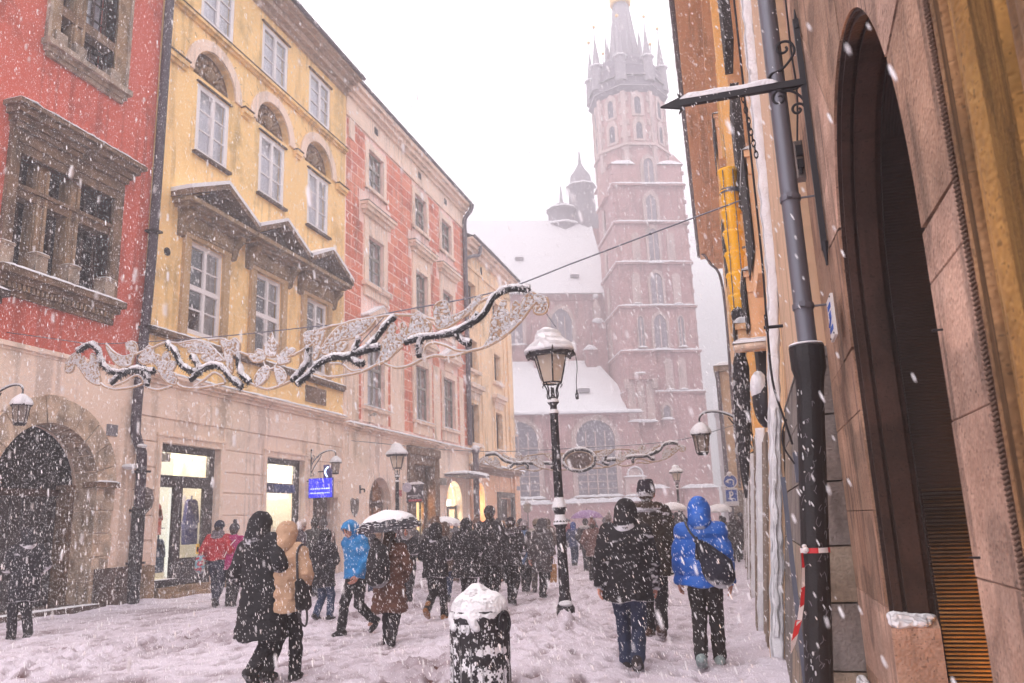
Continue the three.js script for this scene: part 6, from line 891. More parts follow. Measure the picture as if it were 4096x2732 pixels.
  d.org = [-13.85, 0, -16.05]; part('pipe', tube([[-13.86, 20, -16.1], [-13.86, 14, -16.07], [-13.86, 8, -16.02], [-13.86, 4.3, -15.86], [-13.86, 3.8, -15.9], [-13.84, 3.55, -16.08], [-13.84, 3.2, -16.12], [-13.84, 2.2, -16.12]], 0.115, 70, 10), mat([0.045, 0.03, 0.045], { roughness: 0.6 }), d); part('iron_pipe', [rod([-13.84, 0.0, -16.1], [-13.84, 2.2, -16.12], 0.15, 0.15, 14)], M.iron, d);
  each('pipe_clamp', [9, 6.5, 3.0, 2.1, 0.9].map(y => bx(-14, -13.68, y, y + 0.05, -16.26 + (y > 5 ? 0.1 : 0), -15.95 + (y > 5 ? 0.08 : 0))), M.iron, d); part('pipe_snow', [ball(-13.76, 3.62, -16.0, 0.1, 0.05, 0.14), ball(-13.85, 3.12, -15.72, 0.12, 0.07, 0.2)], M.snow, d);
  const e = thing('drainpipe', 'grey drainpipe between the brick house and the peach corner house', 'drainpipe', [-13.85, 0, -40.1]); e.org = [-13.85, 0, -40.1]; part('pipe', tube([[-13.4, 19.0, -40.15], [-13.5, 18.6, -40.1], [-13.8, 18.2, -40.05], [-13.84, 17, -40.05], [-13.84, 10, -40.05], [-13.84, 5.6, -40.05]], 0.12, 60, 10), M.gutter, e); part('branch_pipe', tube([[-13.45, 17.1, -41.6], [-13.5, 16.5, -41.5], [-13.7, 16.2, -40.8], [-13.82, 15.9, -40.2]], 0.1, 24, 8), M.gutter, e); part('lower_pipe', [rod([-13.6, 0, -40.2], [-13.6, 5.2, -40.2], 0.16, 0.16, 12), ball(-13.6, 5.25, -40.2, 0.22, 0.2, 0.22)], M.gutter, e); part('pipe_snow', ball(-13.6, 5.42, -40.2, 0.24, 0.16, 0.24), M.snow, e);
  // small camera and stub on the brick house
  const v = thing('wall_camera', 'small camera on a bent bracket below a brick house window', 'camera', [-13.9, 5.7, -28.6]); v.org = [-13.9, 5.7, -28.6]; part('bracket', tube([[-13.97, 5.5, -28.55], [-13.97, 5.8, -28.55], [-13.8, 5.86, -28.55]], 0.025, 12, 5), M.greyWood, v); part('camera_body', ball(-13.75, 5.84, -28.5, 0.08, 0.08, 0.1), M.greyWood, v);
}
{ // traffic signs
  const t = thing('traffic_sign', 'post with a round blue arrow sign above a blue parking plate at the right wall', 'traffic sign', [-0.7, 0, -32]); t.org = [-0.7, 0, -32];
  const z = -31.95, blue = mat([0.02, 0.09, 0.42], { roughness: 0.4 }), wh = mat([0.75, 0.73, 0.76], { roughness: 0.4 });
  part('post', rod([-0.7, 0, -32], [-0.7, 3.05, -32], 0.035), M.zinc, t); part('round_plate', [new THREE.CylinderGeometry(0.25, 0.25, 0.02, 28).rotateX(PI / 2).translate(-0.7, 2.76, z)], blue, t); part('plate_rim', new THREE.TorusGeometry(0.25, 0.016, 6, 30).translate(-0.7, 2.76, z + 0.01), wh, t);
  part('arrow', [tube([[-0.6, 2.62, z + 0.015], [-0.58, 2.76, z + 0.015], [-0.68, 2.83, z + 0.015], [-0.8, 2.78, z + 0.015]], 0.026, 16, 5), ext([[-0.88, 2.76], [-0.76, 2.86], [-0.76, 2.68]].reverse(), z + 0.01, z + 0.025)], wh, t);
  part('square_plate', bx(-0.94, -0.46, 1.85, 2.48, z - 0.01, z), wh, t); part('blue_field', bx(-0.9, -0.5, 2.02, 2.44, z, z + 0.006), blue, t); part('letter_p', [bx(-0.78, -0.72, 2.08, 2.38, z + 0.006, z + 0.012), new THREE.TorusGeometry(0.07, 0.03, 5, 14, PI).rotateZ(-PI / 2).scale(1, 1, 0.2).translate(-0.72, 2.3, z + 0.01), bx(-0.82, -0.6, 2.1, 2.13, z + 0.006, z + 0.0115)], wh, t); part('sign_snow', [ball(-0.7, 3.03, z, 0.1, 0.1, 0.06), snowcap(-0.94, -0.46, 2.48, z - 0.03, z + 0.03, 0.05, 2)], M.snow, t);
  const u = thing('traffic_sign', 'back of a round traffic sign on a post before the church', 'traffic sign', [-12.2, 0, -45]); u.org = [-12.2, 0, -45]; part('post', rod([-12.2, 0, -45], [-12.2, 2.7, -45], 0.035), M.zinc, u); part('round_plate', new THREE.CylinderGeometry(0.28, 0.28, 0.03, 24).rotateX(PI / 2).translate(-12.2, 2.35, -44.95), M.greyWood, u); part('sign_snow', ball(-12.2, 2.66, -44.95, 0.14, 0.1, 0.06), M.snow, u);
}
// ───────────── people: bodies and clothes meshed from joined tapered limbs ─────────────
const v3 = { add: (a, b) => [a[0] + b[0], a[1] + b[1], a[2] + b[2]], sub: (a, b) => [a[0] - b[0], a[1] - b[1], a[2] - b[2]], mul: (a, k) => [a[0] * k, a[1] * k, a[2] * k], mix: (a, b, t) => [lerp(a[0], b[0], t), lerp(a[1], b[1], t), lerp(a[2], b[2], t)], len: a => Math.hypot(...a), nrm: a => { const l = Math.hypot(...a) || 1; return [a[0] / l, a[1] / l, a[2] / l]; }, cross: (a, b) => [a[1] * b[2] - a[2] * b[1], a[2] * b[0] - a[0] * b[2], a[0] * b[1] - a[1] * b[0]] };
const cap = (a, b, ra, rb = ra, o = {}) => ({ a, b, ra, rb, k: 0.04, ...o });
function skin3(prims, { h = 0.02, bump, cuts = [], paint }) {          // distance field of all limbs on a grid, then surface nets
  const lo = [1e9, 1e9, 1e9], hi = [-1e9, -1e9, -1e9];
  for (const p of prims) if (!p.sub) for (let i = 0; i < 3; i++) { const s = p.s ? p.s[i] : 1, m = (p.a[i] + p.b[i]) / 2, e = Math.abs(p.a[i] - p.b[i]) / 2 + Math.max(p.ra, p.rb) * Math.max(s, 1) + 3 * h; lo[i] = Math.min(lo[i], m - e); hi[i] = Math.max(hi[i], m + e); }
  const n = [0, 1, 2].map(i => Math.ceil((hi[i] - lo[i]) / h) + 1), nx = n[0], nxy = n[0] * n[1], F = new Float32Array(nxy * n[2]).fill(9);
  for (const p of prims) {
    const s = p.s || [1, 1, 1], ms = Math.min(...s), m = v3.mix(p.a, p.b, 0.5), A = p.a.map((q, i) => (q - m[i]) / s[i]), B = p.b.map((q, i) => (q - m[i]) / s[i]), d = v3.sub(B, A), dd = d[0] * d[0] + d[1] * d[1] + d[2] * d[2] || 1e-9, R = Math.max(p.ra, p.rb), mg = p.k * 1.2 + 2.5 * h;
    const i0 = [0, 1, 2].map(i => Math.max(0, Math.floor((Math.min(p.a[i], p.b[i]) - R * s[i] - mg - lo[i]) / h))), i1 = [0, 1, 2].map(i => Math.min(n[i] - 1, Math.ceil((Math.max(p.a[i], p.b[i]) + R * s[i] + mg - lo[i]) / h)));
    for (let z = i0[2]; z <= i1[2]; z++) for (let y = i0[1]; y <= i1[1]; y++) for (let x = i0[0]; x <= i1[0]; x++) {
      const q0 = (lo[0] + x * h - m[0]) / s[0] - A[0], q1 = (lo[1] + y * h - m[1]) / s[1] - A[1], q2 = (lo[2] + z * h - m[2]) / s[2] - A[2], t = clamp((q0 * d[0] + q1 * d[1] + q2 * d[2]) / dd), e0 = q0 - t * d[0], e1 = q1 - t * d[1], e2 = q2 - t * d[2];
      let D = (Math.sqrt(e0 * e0 + e1 * e1 + e2 * e2) - p.ra - (p.rb - p.ra) * t) * ms; const at = x + y * nx + z * nxy, f = F[at], k = p.k;
      if (p.sub) { D = -D; const w = Math.max(k - Math.abs(f - D), 0) / k; F[at] = Math.max(f, D) + w * w * k * 0.25; } else { const w = Math.max(k - Math.abs(f - D), 0) / k; F[at] = Math.min(f, D) - w * w * k * 0.25; }
    }
  }
  if (bump || cuts.length) for (let z = 0, at = 0; z < n[2]; z++) for (let y = 0; y < n[1]; y++) for (let x = 0; x < nx; x++, at++) { let f = F[at]; if (f > 0.12 || f < -0.12) { if (f < 0 && cuts.length) { } else continue; } const X = lo[0] + x * h, Y = lo[1] + y * h, Z = lo[2] + z * h; if (bump && Math.abs(f) < 0.06) f -= bump(X, Y, Z); for (const c of cuts) f = Math.max(f, c(X, Y, Z)); F[at] = f; }
  const id = new Int32Array(F.length).fill(-1), P = [], ix = [];
  for (let z = 0; z < n[2] - 1; z++) for (let y = 0; y < n[1] - 1; y++) for (let x = 0; x < nx - 1; x++) {
    const o = x + y * nx + z * nxy; let mask = 0; const c = [F[o], F[o + 1], F[o + nx], F[o + nx + 1], F[o + nxy], F[o + nxy + 1], F[o + nxy + nx], F[o + nxy + nx + 1]]; for (let i = 0; i < 8; i++) if (c[i] < 0) mask |= 1 << i;
    if (mask === 0 || mask === 255) continue;
    let sx = 0, sy = 0, sz = 0, k = 0; for (const [i, j] of skin3.edges) { if ((c[i] < 0) === (c[j] < 0)) continue; const t = c[i] / (c[i] - c[j]); sx += (i & 1) + t * ((j & 1) - (i & 1)); sy += (i >> 1 & 1) + t * ((j >> 1 & 1) - (i >> 1 & 1)); sz += (i >> 2) + t * ((j >> 2) - (i >> 2)); k++; }
    id[o] = P.length / 3; P.push(lo[0] + (x + sx / k) * h, lo[1] + (y + sy / k) * h, lo[2] + (z + sz / k) * h);
  }
  for (let z = 1; z < n[2] - 1; z++) for (let y = 1; y < n[1] - 1; y++) for (let x = 1; x < nx - 1; x++) {
    const o = x + y * nx + z * nxy, a = F[o] < 0, quad = (p, q, r, s, flip) => flip ? ix.push(p, q, r, p, r, s) : ix.push(p, r, q, p, s, r);
    if (a !== F[o + 1] < 0) quad(id[o], id[o - nx], id[o - nx - nxy], id[o - nxy], !a);
    if (a !== F[o + nx] < 0) quad(id[o], id[o - nxy], id[o - nxy - 1], id[o - 1], !a);
    if (a !== F[o + nxy] < 0) quad(id[o], id[o - 1], id[o - 1 - nx], id[o - nx], !a);
  }
  const g = new THREE.BufferGeometry(); g.setAttribute('position', new THREE.Float32BufferAttribute(P, 3)); g.setIndex(ix); g.computeVertexNormals();
  const N = g.attributes.normal, C = new Float32Array(P.length); for (let i = 0; i < P.length / 3; i++) { const c = paint(P[3 * i], P[3 * i + 1], P[3 * i + 2], N.getX(i), N.getY(i), N.getZ(i)); C[3 * i] = c[0]; C[3 * i + 1] = c[1]; C[3 * i + 2] = c[2]; }
  g.setAttribute('color', new THREE.BufferAttribute(C, 3)); return g;
}
skin3.edges = [[0, 1], [2, 3], [4, 5], [6, 7], [0, 2], [1, 3], [4, 6], [5, 7], [0, 4], [1, 5], [2, 6], [3, 7]];
M.cloth = mat([1, 1, 1], { vertexColors: true, roughness: 0.85, bumpMap: TX.cloth, bumpScale: 0.012 });
M.nylon = mat([1, 1, 1], { vertexColors: true, roughness: 0.5, bumpMap: TX.cloth, bumpScale: 0.01 });
M.skin = mat([1, 1, 1], { vertexColors: true, roughness: 0.55 });
M.fur = mat([1, 1, 1], { vertexColors: true, roughness: 1, bumpMap: TX.snow, bumpScale: 0.02 });
function limb(g, m, name, parent) { const q = g.index ? g.toNonIndexed() : g; uvm(q); const o = new THREE.Mesh(q, m); o.name = name; o.castShadow = o.receiveShadow = true; parent.add(o); return o; }
function handPrims(w, dir, side, out, curl = 0.5) {                     // wrist, direction of the forearm, direction across the palm, thumb side
  const u = v3.nrm(dir), wv = v3.nrm(side), v = v3.nrm(out), at = (a, b, c) => [0, 1, 2].map(i => w[i] + u[i] * a + v[i] * b + wv[i] * c), o = [];
  o.push(cap(at(0, 0, 0), at(0.04, 0, 0), 0.026, 0.026, { k: 0.012 }));
  for (const b of [-0.027, -0.009, 0.009, 0.027]) o.push(cap(at(0.03, b * 0.8, 0), at(0.085, b, 0.002), 0.016, 0.0125, { k: 0.012 }));
  [[-0.03, 0.055], [-0.01, 0.07], [0.01, 0.076], [0.03, 0.068]].forEach(([b, L]) => { const p0 = at(0.085, b, 0.002), p1 = at(0.085 + L * 0.5, b * 1.12, 0.012 * curl * 2), p2 = at(0.085 + L * 0.82, b * 1.16, 0.042 * curl * 1.6); o.push(cap(p0, p1, 0.0098, 0.0088, { k: 0.004 }), cap(p1, p2, 0.0088, 0.0076, { k: 0.004 })); });
  o.push(cap(at(0.03, 0.03, 0.005), at(0.065, 0.056, 0.02), 0.014, 0.011, { k: 0.01 }), cap(at(0.065, 0.056, 0.02), at(0.1, 0.054, 0.034), 0.0105, 0.0085, { k: 0.005 }));
  return o;
}
function person(o) {
  const { at, H = 1.7, turn = PI, lean = 0.05, tilt = 0, head = 0.15, headTurn = 0, stride = 0.16, lead = 1, girth = 1, hem = 0.78, flare = 0.02, coat = [0.02, 0.017, 0.022], pants = [0.015, 0.013, 0.018], boots = [0.02, 0.017, 0.018], hood = 'up', hat, fur, scarf, arms = ['pocket', 'pocket'], snow = 0.5, quilt = 0, h = 0.02, glove = null, coatMat = M.cloth, hairTone = [0.05, 0.03, 0.02], label, group, back, lift = 0.1, trouserMat = M.cloth, mouthHidden } = o;
  const S = H / 1.75, seed = at[0] * 13.7 + at[1] * 7.1, t = thing('person', label, 'person', [at[0], groundHeight(at[0], at[1]) - 0.03, at[1]], turn, group), sc = p => v3.mul(p, S);
  // joints; facing +z, left hand at +x
  const rot = (p, c, a, b) => { let [x, y, z] = v3.sub(p, c); [y, z] = [y * Math.cos(a) - z * Math.sin(a), y * Math.sin(a) + z * Math.cos(a)]; [x, y] = [x * Math.cos(b) + y * Math.sin(b), -x * Math.sin(b) + y * Math.cos(b)]; return v3.add([x, y, z], c); };
  const hipY = 0.95 - 0.3 * stride * stride, hip = [0, hipY, 0], up = p => rot(p, hip, lean, tilt), neck = up([0, 1.47, 0]), chest = up([0, 1.3, 0.0]), J = {};
  const hd = (p) => up(rot(p, [0, 1.5, 0], head, 0)), skull = hd([0, 1.635, 0.025]);
  [1, -1].forEach((s, i) => {
    const f = s === lead ? 1 : -1, ank = [s * 0.085, f < 0 ? 0.09 + lift * Math.min(1, stride * 4) : 0.09, f * stride * (f < 0 ? 1.15 : 1)], hp = [s * 0.09, hipY - 0.02, 0], d = v3.sub(ank, hp), L = Math.min(v3.len(d), 0.855), a = 0.44, b = 0.42, x = (a * a - b * b + L * L) / (2 * L), y = Math.sqrt(Math.max(0, a * a - x * x)), u = v3.nrm(d), fw = v3.nrm([0, -u[2] * 0 + 0.0, 1]), w = v3.nrm(v3.sub(fw, v3.mul(u, u[2])));
    J['leg' + i] = [hp, v3.add(v3.add(hp, v3.mul(u, x)), v3.mul(w, y)), ank, f < 0 ? Math.min(0.9, stride * 3.2) : 0];
    const sh = up([s * 0.185, 1.425, 0]), m = arms[i]; let el, wr;
    if (m === 'hang') { const q = -f * stride * 0.7; el = up([s * 0.25, 1.15, -0.02 + q * 0.5]); wr = up([s * 0.27, 0.9, 0.04 + q]); }
    else if (m === 'pocket') { el = up([s * 0.30, 1.17, -0.06]); wr = up([s * 0.2, 0.99, 0.12]); }
    else if (m === 'front') { el = up([s * 0.27, 1.16, 0.02]); wr = up([s * 0.06, 1.15, 0.25]); }
    else if (m === 'hold') { el = up([s * 0.26, 1.2, 0.08]); wr = up([s * 0.13, 1.36, 0.28]); }
    else if (m === 'around') { el = up([s * 0.3, 1.2, 0.1]); wr = up([s * 0.45, 1.25, 0.18]); }
    else { el = up(m.el); wr = up(m.wr); }
    J['arm' + i] = [sh, el, wr];
  });
  const c = (p, q, a, b, e) => cap(sc(p), sc(q), a * S, (b ?? a) * S, e && e.s ? { ...e, k: (e.k ?? 0.05) * S } : { k: 0.045 * S, ...e });
  const flat = { s: [1.12, 1, 0.8], k: 0.06 }, G = girth;
  // body under the clothes, with head and hands on finer grids
  const skinTone = [0.48, 0.24, 0.17], hands = [];
  const bodyP = [c(hip, chest, 0.11, 0.12, flat), c(chest, neck, 0.1, 0.055), c(neck, skull, 0.052, 0.06)];
  [0, 1].forEach(i => { const [hp, kn, an] = J['leg' + i], [sh, el, wr] = J['arm' + i]; bodyP.push(c(hp, kn, 0.07, 0.05), c(kn, an, 0.05, 0.036), c(an, v3.add(an, [0, -0.045, 0.11]), 0.035, 0.028), c(chest, sh, 0.06, 0.05), c(sh, el, 0.045, 0.036), c(el, wr, 0.036, 0.026), c(wr, v3.add(wr, v3.mul(v3.nrm(v3.sub(wr, el)), 0.05)), 0.026, 0.024)); });
  const tone = (x, y, z, nx, ny, nz) => { const k = 1 + 0.15 * ns(x * 20, y * 20, z * 20 + seed); return skinTone.map(q => q * k); };
  const geos = [skin3(bodyP, { h: 0.03, paint: tone })];
  const hp3 = (x, y, z) => sc(hd([x, y, z]));
  const hc = (a, b, ra, rb, e = {}) => cap(hp3(...a), hp3(...b), ra * S, (rb ?? ra) * S, { k: 0.018 * S, ...e });
  const faceSeen = Math.abs(turn) < 2.2 || h < 0.017;
  geos.push(skin3([hc([0, 1.66, 0.0], [0, 1.66, 0.03], 0.083, 0.08, { s: [0.93, 1.12, 1] }), hc([0, 1.6, 0.045], [0, 1.572, 0.07], 0.062, 0.04), hc([0, 1.5, -0.005], [0, 1.58, 0.005], 0.052, 0.055), hc([0, 1.655, 0.105], [0, 1.622, 0.128], 0.011, 0.016, { k: 0.012 * S }), hc([-0.085, 1.625, 0.01], [-0.088, 1.655, 0.0], 0.014, 0.016), hc([0.085, 1.625, 0.01], [0.088, 1.655, 0.0], 0.014, 0.016), hc([-0.022, 1.588, 0.105], [0.022, 1.588, 0.105], 0.01), hc([-0.034, 1.652, 0.118], [-0.034, 1.652, 0.118], 0.017, 0.017, { sub: true, k: 0.012 * S }), hc([0.034, 1.652, 0.118], [0.034, 1.652, 0.118], 0.017, 0.017, { sub: true, k: 0.012 * S }), hc([-0.034, 1.651, 0.095], [-0.034, 1.651, 0.095], 0.013), hc([0.034, 1.651, 0.095], [0.034, 1.651, 0.095], 0.013)],
    { h: (faceSeen ? 0.0065 : 0.012) * S, paint: (x, y, z, nx, ny, nz) => { const p = [x / S, y / S, z / S], near = (q, r) => v3.len(v3.sub(p, hd(q))) < r; if (near([0.034, 1.651, 0.112], 0.015) || near([-0.034, 1.651, 0.112], 0.015)) return [0.06, 0.04, 0.035]; if (near([0, 1.588, 0.115], 0.022)) return [0.38, 0.12, 0.1]; if (near([0.034, 1.682, 0.105], 0.02) || near([-0.034, 1.682, 0.105], 0.02)) return hairTone; return [0.56, 0.26, 0.18]; } }));
  [0, 1].forEach(i => { const [sh, el, wr] = J['arm' + i], hidden = arms[i] === 'pocket'; if (hidden) return; const d = v3.nrm(v3.sub(wr, el)), s = i ? -1 : 1, p = handPrims(sc(v3.add(wr, v3.mul(d, 0.015))), d, [-s, 0, 0.15], v3.nrm(v3.cross(v3.cross(d, [0, 0, 1]), d)), arms[i] === 'hang' ? 0.6 : 1.0).map(q => ({ ...q })); hands.push(skin3(p, { h: h < 0.017 ? 0.0048 : 0.007, paint: glove ? () => glove : (x, y, z) => [0.55, 0.25, 0.18] })); });
  if (!glove) geos.push(...hands);
  limb(join(geos), M.skin, 'body', t); if (glove && hands.length) limb(join(hands), M.cloth, 'glove', t);
  // shoes
  [0, 1].forEach(i => { const [, kn, an, pitch] = J['leg' + i], r = q => v3.add(rot(q, [0, 0, 0], pitch, 0), an), P = [c(r([0, o.bootTop ?? 0.02, -0.01]), r([0, 0.0, -0.012]), 0.054, 0.054), c(r([0, -0.035, -0.065]), r([0, -0.04, 0.05]), 0.046, 0.048), c(r([0, -0.042, 0.05]), r([0, -0.046, 0.14]), 0.048, 0.038)]; const q = boots; limb(skin3(P, { h: Math.min(h, 0.014), cuts: pitch ? [] : [(x, y) => -0.0 - y + 0.005], paint: (x, y, z, nx, ny) => { const k = sstep(0.25, 0.6, ns(x * 30, y * 30, z * 30 + seed) * 0.5 + ny * 0.6 + (y < 0.05 ? 0.1 : 0)); return q.map((b, n) => lerp(b, [0.7, 0.69, 0.72][n], k * snow * 0.8)); } }), M.cloth, 'shoe', t); });
  const fold = (f, amp) => (x, y, z) => amp * (fbm(x * f + seed, y * f * 1.5, z * f, 2) + 0.8 * (0.3 - Math.abs(ns(x * f * 0.9, y * f * 2.2 + x * 4 * Math.sign(x), z * f * 0.9 + seed))));
  const dust = (b, amt) => (x, y, z, nx, ny, nz) => { const sp = ns(x * 34, y * 34, z * 34 + seed), lg = ns(x * 9, y * 9, z * 9 + seed), hi2 = y / S > 1.32 ? 0.28 : 0, k = sstep(0.52, 0.78, ny * 0.75 + 0.28 * sp + 0.25 * lg + hi2 * (ny > 0.1 ? 1 : 0) + (amt - 0.5) * 0.7 + (o.windy ? 1.25 * Math.max(0, nx * o.windy[0] + nz * o.windy[1]) - 0.15 : 0)), w = 1 + 0.22 * lg, fl = sp > 0.62 && amt > 0.3 ? 0.35 : 0, m = Math.max(k * Math.min(1, amt * 1.5), fl * amt); return b.map((q, n) => lerp(q * w, [0.74, 0.73, 0.77][n], m)); };
  // trousers
  const legs = [c([0, hipY - 0.02, 0], [0, hipY + 0.1, 0], 0.12 * G, 0.12 * G, flat)]; [0, 1].forEach(i => { const [hp, kn, an] = J['leg' + i]; legs.push(c(hp, kn, 0.098 * Math.sqrt(G), 0.076, { k: 0.03 * S }), c(kn, v3.add(an, [0, 0.01, 0]), 0.076, 0.07, { k: 0.025 * S })); });
  limb(skin3(legs, { h, bump: fold(9, 0.016), cuts: [(x, y) => y - 1.02 * S], paint: dust(pants, snow * 0.5) }), trouserMat, 'trousers', t);
  // coat
  const C = [c(up([0, 1.02, 0]), chest, 0.155 * G, 0.165 * G, flat), c(up([-0.14, 1.4, 0]), up([0.14, 1.4, 0]), 0.088 * Math.sqrt(G), 0.088 * Math.sqrt(G), { k: 0.07 }), c(up([0, 1.02, 0]), [0, hem - 0.1, 0], 0.155 * G, (0.155 + flare) * G + (stride * 0.16), { s: [1.12, 1, 0.86], k: 0.05 })];
  [0, 1].forEach(i => { const [sh, el, wr] = J['arm' + i], g2 = Math.sqrt(G); C.push(c(sh, el, 0.084 * g2, 0.072 * g2, { k: 0.035 }), c(el, wr, 0.072 * g2, 0.056 * g2, { k: 0.03 })); });
  if (hood !== 'up') C.push(c(up([0, 1.44, -0.01]), up([0, 1.515, 0.005]), 0.085, 0.075));
  if (hood === 'down' || fur === 'down') C.push(c(up([-0.11, 1.46, -0.09]), up([0.11, 1.46, -0.09]), 0.062, 0.062, { k: 0.05 }));
  const qf = quilt ? (x, y, z) => { const f = fold(7, 0.008)(x, y, z), q = Math.abs(Math.sin(PI * (y / S - 0.06 * lean * z) / quilt)); return f + 0.03 * S * (Math.pow(q, 0.5) - 0.75); } : fold(o.foldF || 8, o.foldA || 0.022);
  limb(skin3(C, { h, bump: qf, cuts: [(x, y, z) => hem * S + 0.012 * Math.sin(x * 19 + seed) - y + 0.05 * z], paint: dust(coat, snow) }), coatMat, hem < 0.7 ? 'coat' : 'jacket', t);
  if (hood === 'up') {
    const hoodP = [hc([0, 1.655, -0.015], [0, 1.67, 0.025], 0.118, 0.112, { s: [0.95, 1.12, 1.05], k: 0.05 * S }), hc([0, 1.5, -0.025], [0, 1.6, -0.02], 0.115 * Math.sqrt(G), 0.11, { k: 0.06 * S }), hc([0, 1.52, -0.06], [0, 1.47, -0.075], 0.09, 0.09, { k: 0.06 * S }), hc([0, 1.635, 0.16], [0, 1.6, 0.21], 0.085, 0.1, { sub: true, k: 0.02 * S }), hc([0, 1.64, 0.04], [0, 1.63, 0.12], 0.088, 0.086, { sub: true, k: 0.015 * S })];
    limb(skin3(hoodP, { h: Math.min(h, 0.016), bump: fold(10, 0.010), paint: dust(o.hoodTone || coat, snow + 0.1) }), coatMat, 'hood', t);
  }
  if (fur) { const R = fur === 'down' ? Array.from({ length: 12 }, (_, i) => { const a = i / 11 * PI; return up([0.15 * Math.cos(a), 1.49, -0.03 - 0.12 * Math.sin(a)]); }) : Array.from({ length: 16 }, (_, i) => { const a = i / 15 * 2 * PI; return hd([0.105 * Math.cos(a), 1.63 + 0.135 * Math.sin(a), 0.085]); }); const P = R.slice(1).map((q, i) => c(R[i], q, fur === 'down' ? 0.05 : 0.038, fur === 'down' ? 0.05 : 0.038, { k: 0.03 })); limb(skin3(P, { h: Math.min(h, 0.014), bump: (x, y, z) => 0.016 * ns(x * 38, y * 38, z * 38) + 0.012 * ns(x * 80, y * 80, z * 80), paint: dust(o.furTone || [0.3, 0.22, 0.16], snow) }), M.fur, 'fur_trim', t); }
  if (hood !== 'up') {
    limb(skin3([hc([0, 1.665, -0.03], [0, 1.67, 0.02], 0.092, 0.088, { s: [0.97, 1.08, 1] }), hc([0, 1.6, -0.05], [0, 1.56, -0.045], 0.075, o.longHair ? 0.09 : 0.055), ...(o.longHair ? [hc([0, 1.56, -0.06], [0, 1.42, -0.09], 0.085, 0.08)] : [])].concat([hc([0, 1.6, 0.13], [0, 1.64, 0.14], 0.085, 0.085, { sub: true })]), { h: 0.014, bump: (x, y, z) => 0.006 * ns(x * 60, y * 12, z * 60), paint: dust(hairTone, snow * 0.8) }), M.fur, 'hair', t);
    if (hat === 'beanie' || hat === 'pompom') limb(skin3([hc([0, 1.69, -0.02], [0, 1.70, 0.015], 0.102, 0.1, { s: [0.98, 1.05, 1.02] }), hc([0, 1.62, -0.03], [0, 1.66, -0.03], 0.085, 0.1), ...(hat === 'pompom' ? [hc([0, 1.83, -0.02], [0, 1.84, -0.02], 0.045)] : [])].concat([hc([0, 1.58, 0.1], [0, 1.6, 0.13], 0.085, 0.085, { sub: true })]), { h: 0.013, bump: (x, y, z) => 0.004 * Math.sin(y * 190), paint: dust(o.hatTone || [0.05, 0.04, 0.05], snow) }), M.fur, 'knit_hat', t);
    if (hat === 'fur') limb(skin3([hc([0, 1.7, -0.02], [0, 1.76, -0.015], 0.105, 0.098, { s: [1.02, 1, 1.05], k: 0.03 }), hc([0, 1.68, -0.045], [0, 1.68, 0.05], 0.105, 0.1)], { h: 0.013, bump: (x, y, z) => 0.010 * ns(x * 45, y * 45, z * 45), cuts: [(x, y, z) => y - hp3(0, 1.83, 0)[1] + 0.004 * Math.sin(x * 40)], paint: dust(o.hatTone || [0.025, 0.02, 0.03], snow + 0.05) }), M.fur, 'fur_hat', t);
  }
  if (scarf) limb(skin3([c(up([-0.07, 1.49, 0.05]), up([0.07, 1.49, 0.05]), 0.055), c(up([-0.08, 1.48, -0.02]), up([-0.05, 1.47, -0.08]), 0.06), c(up([0.08, 1.48, -0.02]), up([0.05, 1.47, -0.08]), 0.06), c(up([-0.06, 1.47, -0.08]), up([0.06, 1.47, -0.08]), 0.062), c(up([-0.07, 1.55, -0.04]), up([0.07, 1.55, -0.04]), 0.05)], { h: 0.014, bump: (x, y, z) => 0.01 * Math.sin(y * 110 + x * 20), paint: dust(scarf, snow) }), M.fur, 'scarf', t);
  t.J = J; t.S = S; t.up = p => sc(up(p));
  return t;
}
// a thing carried by somebody: built in that person's frame, standing at its own spot
function carried(p, name, label, category, at) { const a = p.rotation.y, t = thing(name, label, category, [p.position.x + at[0] * Math.cos(a) + at[2] * Math.sin(a), p.position.y + at[1], p.position.z - at[0] * Math.sin(a) + at[2] * Math.cos(a)], a); t.org = at; return t; }
const strap = (pts, w, m, name, t) => part(name, tube(pts, w, pts.length * 6, 6), m, t);
function sack(name, prims, tone, t, opt = {}) { const g = skin3(prims, { h: opt.h || 0.014, bump: opt.bump || ((x, y, z) => 0.012 * fbm(x * 12, y * 9, z * 12, 2)), paint: (x, y, z, nx, ny, nz) => { const k = sstep(0.35, 0.7, ny + 0.3 * ns(x * 20, y * 20, z * 20)) * (opt.snow ?? 0.8); const b = typeof tone === 'function' ? tone(x, y, z) : tone; return b.map((q, n) => lerp(q, [0.75, 0.74, 0.78][n], k)); } }); const q = g.toNonIndexed(); uvm(q); q.translate(...v3.mul(t.org, -1)); const o = new THREE.Mesh(q, M.cloth); o.name = name; o.castShadow = o.receiveShadow = true; t.add(o); return o; }
